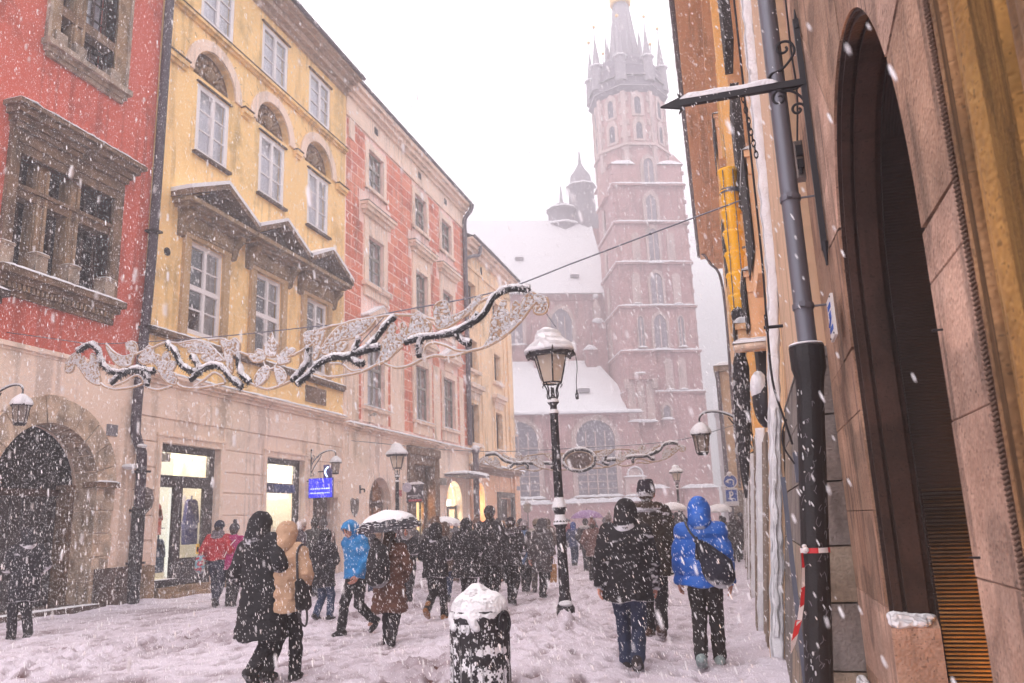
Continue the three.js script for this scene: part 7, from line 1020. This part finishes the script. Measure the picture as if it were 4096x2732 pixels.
function umbrella(name, label, at, r, tone, snowy, tip = [0, 0.0], turn = 0, group) {          // canopy of eight curved panels, ribs, shaft and handle
  const t = thing(name, label, 'umbrella', at, turn, group), pnl = mat(tone, { roughness: 0.5, bumpMap: TX.cloth, bumpScale: 0.01 }), dome = (a, q) => { const e = q * 1.15, R = r * Math.sin(e) / Math.sin(1.15) * (1 - 0.05 * Math.sin(a * 8) ** 2 * q), y = r * 0.46 * (1 - Math.pow(q, 2.0)); return [R * Math.cos(a), 0.78 + y, R * Math.sin(a)]; };
  for (let i = 0; i < 8; i++) { const p = [], ix = [], n = 6, m = 7; for (let j = 0; j <= m; j++) for (let k = 0; k <= n; k++) { const a = (i + k / n) * PI / 4, q = j / m, d = dome(a, q), sag = 0.02 * r * Math.sin(PI * k / n) * q; p.push(d[0] * (1 - sag), d[1] - sag * 1.2, d[2] * (1 - sag)); } for (let j = 0; j < m; j++) for (let k = 0; k < n; k++) { const a = j * (n + 1) + k, b = a + n + 1; ix.push(a, a + 1, b, b, a + 1, b + 1); } const g = new THREE.BufferGeometry(); g.setAttribute('position', new THREE.Float32BufferAttribute(p, 3)); g.setIndex(ix); g.computeVertexNormals(); part('panel', g, pnl, t); part('rib', tube([0, 0.25, 0.5, 0.75, 1].map(q => { const d = dome(i * PI / 4, q); return [d[0], d[1] - 0.012, d[2]]; }), 0.004, 16, 4), M.zinc, t); }
  part('shaft', [rod([0, 0.0, 0], [0, 0.8 + r * 0.5, 0], 0.007), rod([0, 0.8 + r * 0.46, 0], [0, 0.86 + r * 0.46, 0], 0.008, 0.003)], M.iron, t); part('handle', tube([[0, 0.0, 0], [0, -0.05, 0], [0.02, -0.08, 0], [0.045, -0.06, 0]], 0.012, 14, 6), M.brownWood, t);
  if (snowy) { const p = [], ix = [], n = 48, m = 12; for (let j = 0; j <= m; j++) for (let k = 0; k <= n; k++) { const a = k / n * PI * 2, q = j / m * (snowy + 0.14 * ns(Math.cos(a) * 3, Math.sin(a) * 3, 2) + 0.06 * ns(Math.cos(a) * 9, Math.sin(a) * 9, 5)), d = dome(a, Math.min(1, q)); p.push(d[0], d[1] + 0.004 + 0.035 * Math.pow(1 - j / m, 0.5) * (1 + 0.4 * ns(d[0] * 8, 3, d[2] * 8)), d[2]); } for (let j = 0; j < m; j++) for (let k = 0; k < n; k++) { const a = j * (n + 1) + k, b = a + n + 1; ix.push(a, a + 1, b, b, a + 1, b + 1); } const g = new THREE.BufferGeometry(); g.setAttribute('position', new THREE.Float32BufferAttribute(p, 3)); g.setIndex(ix); g.computeVertexNormals(); const rr = rng(at[0] * 100 | 0); part('snow_cover', [g, ...Array.from({ length: 90 }, () => { const a = rr() * 6.28, d = dome(a, Math.min(0.98, snowy + (1 - snowy) * rr())); return ball(d[0], d[1], d[2], 0.012 + 0.015 * rr(), 0.006, 0.015, 5); })], M.snow, t); }
  t.rotation.set(tip[0], turn, tip[1]);
  return t;
}
// ───────────── the people in the street ─────────────
const BLK = [0.009, 0.007, 0.011], JEANS = [0.028, 0.05, 0.11];
{ // three in front on the right
  person({ at: [-1.30, -8.55], H: 1.72, lean: 0.10, head: 0.25, stride: 0.17, lead: 1, girth: 1.3, hem: 0.74, coat: BLK, pants: [0.02, 0.032, 0.075], boots: [0.03, 0.022, 0.025], arms: ['hang', 'hang'], snow: 0.85, h: 0.014, quilt: 0, foldA: 0.02, tilt: -0.03, lift: 0.13, label: 'person in a black hooded parka and blue jeans, left of the tall fur-hatted one' });
  person({ at: [-1.28, -10.5], H: 1.86, lean: 0.04, head: 0.08, stride: 0.13, lead: 1, girth: 1.32, hem: 0.72, coat: [0.028, 0.019, 0.014], pants: BLK, boots: [0.07, 0.035, 0.025], hood: 'none', hat: 'fur', fur: 'down', furTone: [0.055, 0.033, 0.022], arms: ['front', 'hang'], glove: BLK, snow: 0.8, h: 0.015, label: 'tall person in a dark brown coat and black fur hat behind the parka wearer' });
  const b = person({ at: [-0.55, -8.9], H: 1.69, lean: 0.05, head: 0.2, tilt: -0.01, stride: 0.13, lead: -1, girth: 1.24, hem: 0.84, coat: [0.004, 0.11, 0.50], pants: [0.02, 0.016, 0.018], boots: [0.30, 0.38, 0.38], arms: ['hang', 'hang'], snow: 0.42, quilt: 0.19, coatMat: M.nylon, h: 0.013, lift: 0.08, label: 'person in a bright blue puffer jacket with hood up, walking away on the right' });
  const s = carried(b, 'sling_bag', 'dark navy gathered sling bag with snow on it across the blue puffer jacket', 'bag', [-0.12, 0.85, -0.26]);
  sack('bag_body', [cap([0.02, 1.27, -0.22], [-0.05, 1.16, -0.25], 0.03, 0.08, { k: 0.05 }), cap([-0.05, 1.14, -0.26], [-0.16, 0.98, -0.27], 0.1, 0.14, { k: 0.05, s: [1, 1, 0.6] }), cap([-0.16, 0.98, -0.27], [-0.2, 0.92, -0.26], 0.13, 0.12, { k: 0.05, s: [1, 1, 0.6] })], [0.018, 0.018, 0.035], s, { bump: (x, y, z) => 0.014 * Math.sin(Math.atan2(x - 0.03, 1.32 - y) * 26) * sstep(0.9, 1.2, y), snow: 0.7 });
  strap([[0.03, 1.28, -0.225], [0.09, 1.36, -0.2], [0.13, 1.45, -0.13], [0.14, 1.5, -0.02], [0.12, 1.46, 0.1]], 0.013, M.darkFrame, 'strap', s);
}
{ // couple walking arm in arm, nearest on the left
  person({ at: [-4.93, -7.6], H: 1.72, turn: PI - 0.12, lean: 0.1, tilt: 0.2, head: 0.25, stride: 0.2, lead: 1, girth: 1.22, hem: 0.47, flare: 0.06, coat: [0.008, 0.007, 0.010], pants: [0.011, 0.009, 0.013], arms: ['pocket', 'pocket'], snow: 0.5, h: 0.014, scarf: [0.05, 0.045, 0.05], foldF: 5, label: 'person in a long black hooded coat leaning towards the tan-coated companion' });
  const w = person({ at: [-4.72, -7.66], H: 1.58, turn: PI + 0.06, lean: 0.07, tilt: 0.02, head: 0.22, stride: 0.15, lead: -1, girth: 1.18, hem: 0.78, flare: 0.03, coat: [0.46, 0.29, 0.185], pants: BLK, arms: ['pocket', 'pocket'], snow: 0.28, h: 0.013, label: 'person in a tan hooded coat with a black shoulder bag, beside the long black coat' });
  const b = carried(w, 'shoulder_bag', 'black leather shoulder bag hanging from the tan coat sleeve', 'bag', [-0.26, 0.62, -0.08]);
  sack('bag_body', [cap([-0.245, 0.98, -0.13], [-0.25, 0.78, -0.1], 0.05, 0.06, { k: 0.04, s: [0.7, 1, 1.6] }), cap([-0.25, 0.98, 0.02], [-0.25, 0.76, 0.0], 0.05, 0.06, { k: 0.04, s: [0.7, 1, 1.6] })], [0.012, 0.01, 0.012], b, { snow: 0.1 }); strap([[-0.235, 0.98, -0.15], [-0.215, 1.15, -0.13], [-0.19, 1.3, -0.08], [-0.2, 1.36, 0.0], [-0.22, 1.15, 0.1], [-0.24, 0.98, 0.06]], 0.013, M.darkFrame, 'strap', b); strap([[-0.25, 0.74, -0.15], [-0.26, 0.62, -0.14], [-0.28, 0.56, -0.06], [-0.27, 0.62, 0.0], [-0.25, 0.74, 0.02]], 0.011, M.darkFrame, 'loose_strap', b);
}
// far left, in front of the gateway
person({ at: [-11.35, -10.75], H: 1.73, turn: -2.0, lean: 0.08, head: 0.35, stride: 0.1, girth: 1.25, hem: 0.62, coat: [0.012, 0.011, 0.018], pants: [0.014, 0.012, 0.02], arms: ['front', 'pocket'], snow: 1.02, foldA: 0.012, windy: [0.75, -0.65], h: 0.016, label: 'person in dark clothes caked with snow in front of the gateway, leftmost in the photo' });
{ // by the shop window
  const r = person({ at: [-11.05, -15.3], H: 1.78, turn: PI + 0.25, stride: 0.22, lead: 1, lean: 0.05, girth: 1.1, hem: 0.98, coat: [0.42, 0.018, 0.025], pants: [0.02, 0.024, 0.05], hood: 'none', hat: 'beanie', hatTone: [0.02, 0.025, 0.05], scarf: [0.16, 0.14, 0.16], arms: ['pocket', 'pocket'], snow: 0.4, h: 0.018, label: 'person in a red jacket, dark knit cap and grey scarf beside the shop window' });
  const k = carried(r, 'rucksack', 'pale blue patterned rucksack hanging low at the red jacket side', 'bag', [0.3, 0.72, -0.12]);
  sack('bag_body', [cap([0.3, 1.02, -0.14], [0.31, 0.86, -0.14], 0.1, 0.11, { k: 0.05 }), cap([0.33, 0.84, -0.12], [0.31, 0.78, -0.12], 0.08, 0.06, { k: 0.04 })], (x, y, z) => ns(x * 14, y * 14, z * 14) > 0.15 ? [0.5, 0.05, 0.08] : ns(x * 11 + 4, y * 11, z * 11) > 0.1 ? [0.6, 0.58, 0.5] : [0.2, 0.4, 0.48], k, { snow: 0.3 }); strap([[0.28, 1.1, -0.12], [0.25, 1.28, -0.1], [0.22, 1.42, -0.06]], 0.012, M.cream, 'strap', k); strap([[0.3, 0.78, -0.15], [0.32, 0.7, -0.16], [0.3, 0.64, -0.15]], 0.01, M.whiteWood, 'loose_strap', k);
  person({ at: [-10.78, -15.45], H: 1.71, turn: PI + 0.2, stride: 0.08, girth: 1.12, hem: 0.8, coat: [0.38, 0.008, 0.13], pants: BLK, hood: 'down', hat: 'pompom', hatTone: [0.06, 0.055, 0.065], arms: ['pocket', 'pocket'], snow: 0.4, h: 0.018, label: 'person in a magenta jacket with bobble hat and pale strap beside the red jacket' });
  const pk = scene.children.at(-1), st = carried(pk, 'bag_strap', 'thin pale bag strap crossing the magenta jacket', 'strap', [0, 1.1, -0.2]); strap([[-0.12, 1.42, -0.1], [-0.03, 1.3, -0.172], [0.06, 1.15, -0.178], [0.15, 0.98, -0.15]], 0.009, M.whiteWood, 'strap', st);
  person({ at: [-10.35, -17.4], H: 1.74, turn: PI - 0.6, stride: 0.12, hem: 0.9, coat: [0.05, 0.035, 0.05], pants: [0.03, 0.03, 0.04], hood: 'none', hat: 'beanie', hatTone: [0.62, 0.5, 0.44], arms: ['pocket', 'pocket'], snow: 0.4, h: 0.024, label: 'person in a cream knit cap half hidden behind the tan-coated one' });
  person({ at: [-10.12, -17.7], H: 1.80, turn: PI - 0.1, stride: 0.1, girth: 1.15, hem: 0.86, coat: [0.06, 0.055, 0.05], pants: [0.03, 0.04, 0.06], hood: 'none', hat: 'beanie', hatTone: [0.06, 0.055, 0.05], arms: ['pocket', 'pocket'], snow: 0.35, h: 0.024, label: 'person in grey-green jacket and plain cap, left one of the pair at the doorway' });
  person({ at: [-9.54, -17.05], H: 1.74, turn: PI + 0.1, stride: 0.12, girth: 1.25, hem: 0.84, coat: [0.045, 0.045, 0.042], pants: [0.05, 0.07, 0.1], hood: 'none', hat: 'pompom', hatTone: [0.09, 0.08, 0.08], arms: ['pocket', 'hang'], snow: 0.35, h: 0.024, label: 'person in dark olive jacket and pompom hat, right one of the pair at the doorway' });
}
person({ at: [-6.98, -12.55], H: 1.46, turn: PI - 0.15, stride: 0.1, lead: -1, girth: 1.25, hem: 0.66, coat: BLK, pants: JEANS, arms: ['pocket', 'front'], fur: 'up', furTone: [0.3, 0.22, 0.2], snow: 0.45, h: 0.016, label: 'person in a black fur-hooded coat and slim blue jeans left of the light blue jacket' });
person({ at: [-5.68, -11.2], H: 1.64, turn: -0.42, lean: 0.12, head: 0.45, stride: 0.24, lead: -1, girth: 1.15, hem: 0.86, coat: [0.006, 0.185, 0.46], pants: BLK, boots: [0.02, 0.017, 0.02], arms: [{ el: [0.27, 1.15, 0.0], wr: [0.2, 0.95, 0.13] }, 'hang'], coatMat: M.nylon, snow: 0.25, h: 0.014, label: 'person in a light blue hooded jacket, head bowed, walking towards us' });
{ // under the snowy umbrella
  const u = person({ at: [-4.68, -10.15], H: 1.52, turn: PI + 0.1, stride: 0.15, lead: 1, girth: 1.3, hem: 0.52, flare: 0.03, coat: [0.115, 0.05, 0.033], pants: [0.02, 0.016, 0.022], boots: [0.02, 0.016, 0.02], hood: 'none', longHair: true, hairTone: [0.06, 0.03, 0.02], arms: ['hold', 'pocket'], snow: 0.1, quilt: 0.13, h: 0.015, label: 'person in a long brown quilted coat with a black backpack under the snowy umbrella' });
  const k = carried(u, 'backpack', 'black backpack worn on the long brown quilted coat', 'backpack', [0.06, 0.78, -0.28]);
  sack('bag_body', [cap([0.05, 1.2, -0.27], [0.06, 0.92, -0.28], 0.13, 0.15, { k: 0.05, s: [1.1, 1, 0.75] }), cap([0.06, 1.0, -0.38], [0.06, 0.88, -0.38], 0.08, 0.09, { k: 0.03, s: [1.2, 1, 0.6] })], [0.013, 0.011, 0.014], k, { snow: 0.35 }); for (const x of [-0.08, 0.16]) strap([[x, 1.24, -0.24], [x, 1.36, -0.16], [x, 1.38, -0.03], [x, 1.28, 0.12]], 0.016, M.darkFrame, 'shoulder_strap', k); part('top_handle', tube([[0.02, 1.3, -0.25], [0.05, 1.36, -0.25], [0.1, 1.3, -0.25]], 0.008, 12, 5), M.darkFrame, k);
  umbrella('umbrella', 'dark umbrella with a thick cap of snow held over the brown quilted coat', [-4.72, 0.72, -10.4], 0.46, [0.02, 0.016, 0.028], 0.66, [0.1, 0.05]);
}
// the group coming and going in the middle
person({ at: [-6.96, -16.0], H: 1.52, turn: 0.1, stride: 0.12, girth: 1.05, hem: 0.72, coat: BLK, pants: BLK, fur: 'up', furTone: [0.25, 0.22, 0.22], arms: ['front', 'pocket'], scarf: [0.3, 0.2, 0.2], snow: 0.5, h: 0.02, label: 'person in black with pale scarf facing us just right of the snowy umbrella' });
person({ at: [-5.12, -12.9], H: 1.56, turn: PI, stride: 0.2, lead: -1, girth: 1.22, hem: 0.8, coat: BLK, pants: BLK, boots: [0.30, 0.13, 0.04], bootTop: 0.14, fur: 'up', furTone: [0.2, 0.12, 0.085], arms: ['front', 'front'], snow: 0.6, h: 0.016, lift: 0.16, label: 'person in black with brown fur-edged hood and tan boots walking away in the middle' });
person({ at: [-6.75, -17.0], H: 1.64, turn: PI, stride: 0.1, girth: 1.2, hem: 0.7, coat: [0.03, 0.024, 0.026], pants: BLK, hood: 'none', hat: 'fur', hatTone: [0.16, 0.09, 0.06], arms: ['pocket', 'pocket'], snow: 0.5, h: 0.024, label: 'person in a brown fur hat behind the tan-booted one' });
person({ at: [-7.45, -20.2], H: 1.58, turn: PI, stride: 0.14, hem: 0.84, coat: [0.12, 0.12, 0.14], pants: JEANS, boots: [0.10, 0.04, 0.02], bootTop: 0.15, hood: 'none', hat: 'beanie', arms: ['pocket', 'pocket'], snow: 0.5, h: 0.028, label: 'person in grey jacket, blue jeans and brown boots glimpsed in the middle crowd' });
person({ at: [-5.14, -14.5], H: 1.62, turn: PI, stride: 0.1, girth: 1.42, hem: 0.64, flare: 0.04, coat: BLK, pants: BLK, arms: ['pocket', 'pocket'], snow: 0.65, h: 0.018, foldA: 0.02, label: 'broad person in a black hooded coat right behind the litter bin' });
person({ at: [-4.82, -14.95], H: 1.82, turn: PI, lean: 0.02, stride: 0.14, girth: 1.15, hem: 0.74, coat: [0.025, 0.02, 0.025], pants: BLK, hood: 'none', hat: 'beanie', hatTone: [0.05, 0.04, 0.045], arms: ['pocket', 'hang'], snow: 0.5, h: 0.018, label: 'tallest person of the middle crowd, in a dark coat and snowy cap' });
person({ at: [-6.3, -20.7], H: 1.56, turn: 0.1, stride: 0.1, hem: 0.8, coat: [0.08, 0.05, 0.05], pants: BLK, hood: 'none', hat: 'beanie', hatTone: [0.4, 0.25, 0.16], arms: ['pocket', 'pocket'], snow: 0.4, h: 0.028, label: 'person in a beige knit hat facing us behind the middle crowd' });
person({ at: [-4.46, -15.1], H: 1.58, turn: PI - 0.05, stride: 0.16, lead: 1, girth: 1.15, hem: 0.82, coat: [0.022, 0.018, 0.022], pants: BLK, arms: ['pocket', 'pocket'], hood: 'none', hat: 'beanie', fur: 'down', furTone: [0.05, 0.04, 0.045], snow: 0.55, h: 0.018, label: 'person in short black jacket and slim trousers left of the paper bag carrier' });
person({ at: [-4.95, -17.85], H: 1.53, turn: PI, stride: 0.14, hem: 0.7, coat: [0.09, 0.16, 0.30], pants: BLK, hood: 'none', hat: 'beanie', hatTone: [0.35, 0.3, 0.32], arms: ['pocket', 'pocket'], snow: 0.4, h: 0.024, label: 'person in a denim-blue coat half hidden in the middle crowd' });
{ const w = person({ at: [-4.68, -17.75], H: 1.55, turn: PI + 0.15, stride: 0.15, lead: -1, girth: 1.15, hem: 0.64, flare: 0.14, coat: [0.025, 0.02, 0.024], pants: [0.12, 0.10, 0.09], boots: [0.05, 0.04, 0.045], bootTop: 0.2, hood: 'none', hat: 'beanie', hatTone: [0.28, 0.22, 0.18], fur: 'down', furTone: [0.42, 0.36, 0.32], arms: ['pocket', 'hang'], snow: 0.45, h: 0.018, label: 'person in a flared dark coat with pale fur collar carrying a paper bag' });
  w.position.x = -4.62; w.position.z = -17.7;
  const b = carried(w, 'paper_bag', 'brown paper carrier bag hanging beside the flared dark coat', 'bag', [-0.33, 0.22, 0.0]); const pm = mat([0.42, 0.22, 0.09], { roughness: 0.9 }); part('bag_body', ext([[-0.4, 0.22], [-0.26, 0.22], [-0.25, 0.6], [-0.41, 0.6]], -0.05, 0.05), pm, b); part('handle', [tube([[-0.37, 0.6, 0.04], [-0.36, 0.72, 0.02], [-0.31, 0.76, 0], [-0.28, 0.7, 0.03], [-0.28, 0.6, 0.04]], 0.006, 16, 5)], pm, b); }
// beyond the lamp and on the right
person({ at: [-6.0, -28], H: 1.46, turn: PI, stride: 0.12, hem: 0.78, coat: [0.04, 0.06, 0.14], hoodTone: [0.02, 0.07, 0.3], pants: JEANS, arms: ['pocket', 'pocket'], snow: 0.3, h: 0.032, label: 'person with a blue hood just right of the nearest lamp post, far off' });
person({ at: [-4.97, -25], H: 1.55, turn: PI, stride: 0.12, girth: 1.25, hem: 0.74, coat: [0.05, 0.042, 0.05], pants: [0.03, 0.035, 0.05], hood: 'none', hat: 'beanie', fur: 'down', furTone: [0.5, 0.46, 0.46], arms: ['pocket', 'pocket'], snow: 0.35, h: 0.03, label: 'person in dark coat with a pale snowy collar in front of the mauve umbrella' });
person({ at: [-5.2, -27.2], H: 1.5, turn: PI, stride: 0.1, hem: 0.7, coat: [0.3, 0.05, 0.06], pants: BLK, hood: 'none', hat: 'beanie', arms: ['hold', 'pocket'], snow: 0.3, h: 0.035, label: 'person in a reddish coat under the mauve umbrella' });
umbrella('umbrella', 'mauve umbrella among the distant people right of the nearest lamp post', [-5.3, 0.82, -27.0], 0.55, [0.30, 0.17, 0.36], 0, [0, 0]);
person({ at: [-2.72, -29.3], H: 1.56, turn: 0, stride: 0.1, hem: 0.7, coat: [0.03, 0.025, 0.03], pants: BLK, arms: ['pocket', 'pocket'], snow: 0.4, h: 0.032, label: 'dark hooded person facing us between the fur hat and the blue puffer jacket' });
person({ at: [-2.9, -33], H: 1.6, turn: PI, stride: 0.1, hem: 0.7, coat: [0.09, 0.06, 0.06], pants: BLK, hood: 'none', hat: 'beanie', arms: ['hold', 'pocket'], snow: 0.4, h: 0.04, label: 'person under the white snowy umbrella nearer the fur hat' });
umbrella('umbrella', 'white snow-covered umbrella beyond the tall fur-hatted person', [-3.0, 1.0, -32.8], 0.6, [0.5, 0.48, 0.5], 0.95);
umbrella('umbrella', 'white snow-covered umbrella beside the dark group at the right wall', [-1.25, 0.86, -33], 0.6, [0.5, 0.48, 0.5], 0.95);
person({ at: [-1.2, -33.2], H: 1.5, turn: PI, stride: 0.1, hem: 0.7, coat: [0.2, 0.05, 0.06], pants: BLK, hood: 'none', hat: 'beanie', arms: ['hold', 'pocket'], snow: 0.4, h: 0.04, label: 'person in a dull red coat under the right-hand white umbrella' });
[[-0.95, -28.1, 1.47, 'left'], [-0.66, -28.6, 1.5, 'middle'], [-0.42, -29.8, 1.58, 'tallest, right']].forEach(([x, z, H, w], i) => person({ at: [x, z], H, turn: PI + 0.2 * (i - 1), stride: 0.12, girth: 1.2, hem: 0.7, coat: [0.03 + 0.01 * i, 0.026, 0.03], pants: BLK, hood: i === 1 ? 'up' : 'none', hat: 'beanie', hatTone: [0.04, 0.035, 0.045], arms: ['pocket', 'pocket'], snow: 0.4, h: 0.03, label: `dark-coated person walking along the right wall, ${w} one of the three`, group: 'three people at the right wall' }));
// far figures fading in the haze of the square: copies of the far ones in their own spots
{ const pool = scene.children.filter(o => o.name.startsWith('person') && o.position.z < -24), r = rng(17), spots = [[-12.5, -50], [-11.6, -53], [-10.7, -48], [-9.8, -56], [-8.6, -50], [-7.6, -54], [-6.9, -47], [-8.1, -43], [-6.2, -58], [-4.6, -52], [-3.6, -57], [-2.6, -49], [-5.6, -44]];
  spots.forEach(([x, z], i) => { const c = pool[i % pool.length].clone(); c.name = named('person'); c.position.set(x, 0, z); c.rotation.y = r() * 6.28; c.scale.setScalar(1.02 + 0.1 * r()); c.userData = {}; say(c, ['leftmost', 'second from left', 'third from left', 'fourth from left', 'fifth from left', 'sixth from left', 'seventh from left', 'one left of lamp foot', 'farthest one', 'one right of the lamp foot', 'one before the stair turret', 'rightmost', 'nearest one'][i] + ' of the tiny hazy figures far off on the square', 'person', 'far figures on the square'); scene.add(c); }); }
// extra heads in the middle crowd
[[-8.3, -19.2, 1.58, [0.07, 0.06, 0.065], 'in a grey hat just right of the umbrella'], [-5.9, -18.6, 1.56, [0.03, 0.025, 0.03], 'in black behind the broad black coat'], [-3.9, -20.5, 1.5, [0.16, 0.08, 0.07], 'in a rust coat beyond the paper bag carrier']].forEach(([x, z, H, c, w]) => person({ at: [x, z], H, turn: PI + 0.3, stride: 0.12, girth: 1.15, hem: 0.75, coat: c, pants: BLK, hood: 'none', hat: 'pompom', hatTone: v3.mul(c, 1.5), arms: ['pocket', 'pocket'], snow: 0.45, h: 0.028, label: `person ${w}` }));
umbrella('umbrella', 'pinkish snowy umbrella just behind the dark snowy one', [-7.1, 0.72, -18.6], 0.42, [0.45, 0.36, 0.4], 0.85);

// the tight band of backs further down the street
[[-9.0, -18.2, 1.66, 'in a charcoal coat left of the light blue jacket'], [-8.6, -21.5, 1.7, 'in a dark coat behind the light blue jacket'], [-7.9, -17.4, 1.6, 'in black directly behind the snowy umbrella'], [-6.1, -15.9, 1.6, 'in black between the scarf wearer and the tan boots'], [-5.75, -16.9, 1.63, 'in a plum-black coat right of the tan boots'], [-4.2, -16.4, 1.56, 'in a dark hood between the slim trousers and the paper bag'], [-6.6, -23.5, 1.62, 'in a dark coat far behind the tan boots'], [-5.6, -22.5, 1.64, 'in a brown-black coat beyond the tallest one'], [-4.0, -23.5, 1.58, 'in a grey coat left of the lamp post'], [-7.6, -24.5, 1.6, 'in a dark parka by the lit arch'], [-9.2, -26, 1.6, 'in a dark jacket by the stone portal'], [-3.3, -26.2, 1.55, 'in a dark hooded coat right of the lamp post'], [-2.0, -24.8, 1.56, 'in black close behind the fur hat']].forEach(([x, z, H, w], i) => person({ at: [x, z], H, turn: PI + 0.35 * Math.sin(i * 2.3), lean: 0.04 + 0.03 * (i % 3), head: 0.1 + 0.08 * (i % 4), stride: 0.1 + 0.03 * (i % 4), lead: i % 2 ? 1 : -1, girth: 1.1 + 0.09 * (i % 4), hem: [0.78, 0.6, 0.85, 0.7][i % 4], coat: [[0.025, 0.02, 0.028], [0.07, 0.06, 0.065], [0.05, 0.025, 0.035], [0.10, 0.065, 0.05]][i % 4], pants: i % 3 ? BLK : JEANS, hood: i % 2 ? 'up' : 'none', hat: i % 4 ? 'beanie' : 'pompom', hatTone: [[0.05, 0.04, 0.05], [0.16, 0.1, 0.08], [0.25, 0.2, 0.2]][i % 3], fur: i % 5 === 1 ? 'up' : i % 5 === 4 ? 'down' : null, arms: [['pocket', 'hang'], ['pocket', 'pocket'], ['hang', 'pocket']][i % 3], snow: 0.5, h: z > -18 ? 0.022 : 0.03, label: `person ${w}` }));
// ───────────── heaps of settled snow with their own shape ─────────────
{
  const heap = (parent, name, prims, h, amp, cuts = []) => { const g = skin3(prims, { h, cuts, bump: (x, y, z) => amp * fbm(x * 14, y * 14, z * 14, 3) + amp * 0.5 * ns(x * 50, y * 50, z * 50), paint: () => [1, 1, 1] }); g.deleteAttribute('color'); const q = g.toNonIndexed(); uvm(q); const o = new THREE.Mesh(q, M.snow); o.name = name; o.castShadow = o.receiveShadow = true; if (parent.org) q.translate(-parent.org[0], -parent.org[1], -parent.org[2]); parent.add(o); };
  heap(M.bin, 'snow_heap', [cap([0, 0.72, 0], [0, 0.74, 0], 0.275, 0.26, { s: [1, 0.62, 1], k: 0.08 }), cap([-0.03, 0.84, -0.02], [-0.02, 0.9, 0], 0.14, 0.075, { k: 0.12 }), cap([0.12, 0.78, 0.02], [0.14, 0.8, 0], 0.1, 0.08, { k: 0.08 }), cap([-0.2, 0.66, 0.12], [-0.17, 0.6, 0.19], 0.05, 0.04, { k: 0.04 }), cap([0.02, 0.66, 0.26], [0.06, 0.6, 0.265], 0.035, 0.03, { k: 0.04 }), cap([0.3, 0.66, 0.11], [0.33, 0.62, 0.13], 0.08, 0.1, { sub: true, k: 0.04 })], 0.012, 0.011, [(x, y) => 0.58 - y]);
  heap(M.portalHouse, 'ledge_snow', [cap([-4.585, 0.975, -0.19], [-4.58, 0.98, -0.03], 0.03, 0.045, { k: 0.03, s: [1, 0.55, 1] }), cap([-4.55, 0.95, -0.15], [-4.545, 0.945, -0.03], 0.03, 0.035, { k: 0.03, s: [1, 0.5, 1] })], 0.006, 0.008);
}
// ───────────── falling snow: wind-drawn clumps of flakes in the air of the street ─────────────
{
  const r = rng(2024), g = new THREE.IcosahedronGeometry(1, 0), q = g.attributes.position; for (let i = 0; i < q.count; i++) { const x = q.getX(i), y = q.getY(i), z = q.getZ(i), k = 1 + 0.25 * ns(x * 3, y * 3, z * 3); q.setXYZ(i, x * k, y * k, z * k); } g.computeVertexNormals();
  const N = 620000, o = new THREE.InstancedMesh(g, mat([0.88, 0.87, 0.9], { roughness: 0.9 }), N), up = V(0, 1, 0), m = new THREE.Matrix4(), Q = new THREE.Quaternion(), d = new THREE.Vector3();
  for (let i = 0; i < N; i++) {
    let x, y, z; do { x = lerp(-13.8, 0.5, r()); y = lerp(0.05, 13, Math.pow(r(), 1.15)); z = lerp(-21, -0.3, r()); } while (Math.hypot(x, y - 1.5, z) < 0.7 || (x > 0.2 && y < 4));
    d.set(0.34 + 0.3 * ns(x * 0.25, y * 0.3, z * 0.25) + 0.14 * (r() - 0.5), -1, 0.2 + 0.2 * (r() - 0.5)).normalize(); Q.setFromUnitVectors(up, d);
    const w = 0.0010 + 0.0013 * r() * r() + (r() > 0.993 ? 0.002 : 0), l = w * (4.8 + 2.0 * r());
    m.compose(V(x, y, z), Q, V(w, l, w)); o.setMatrixAt(i, m);
  }
  o.name = 'falling_snow'; say(o, 'thick snow falling through the air of the street', 'snow', null, 'stuff'); scene.add(o);
}
renderer.render(scene, camera);
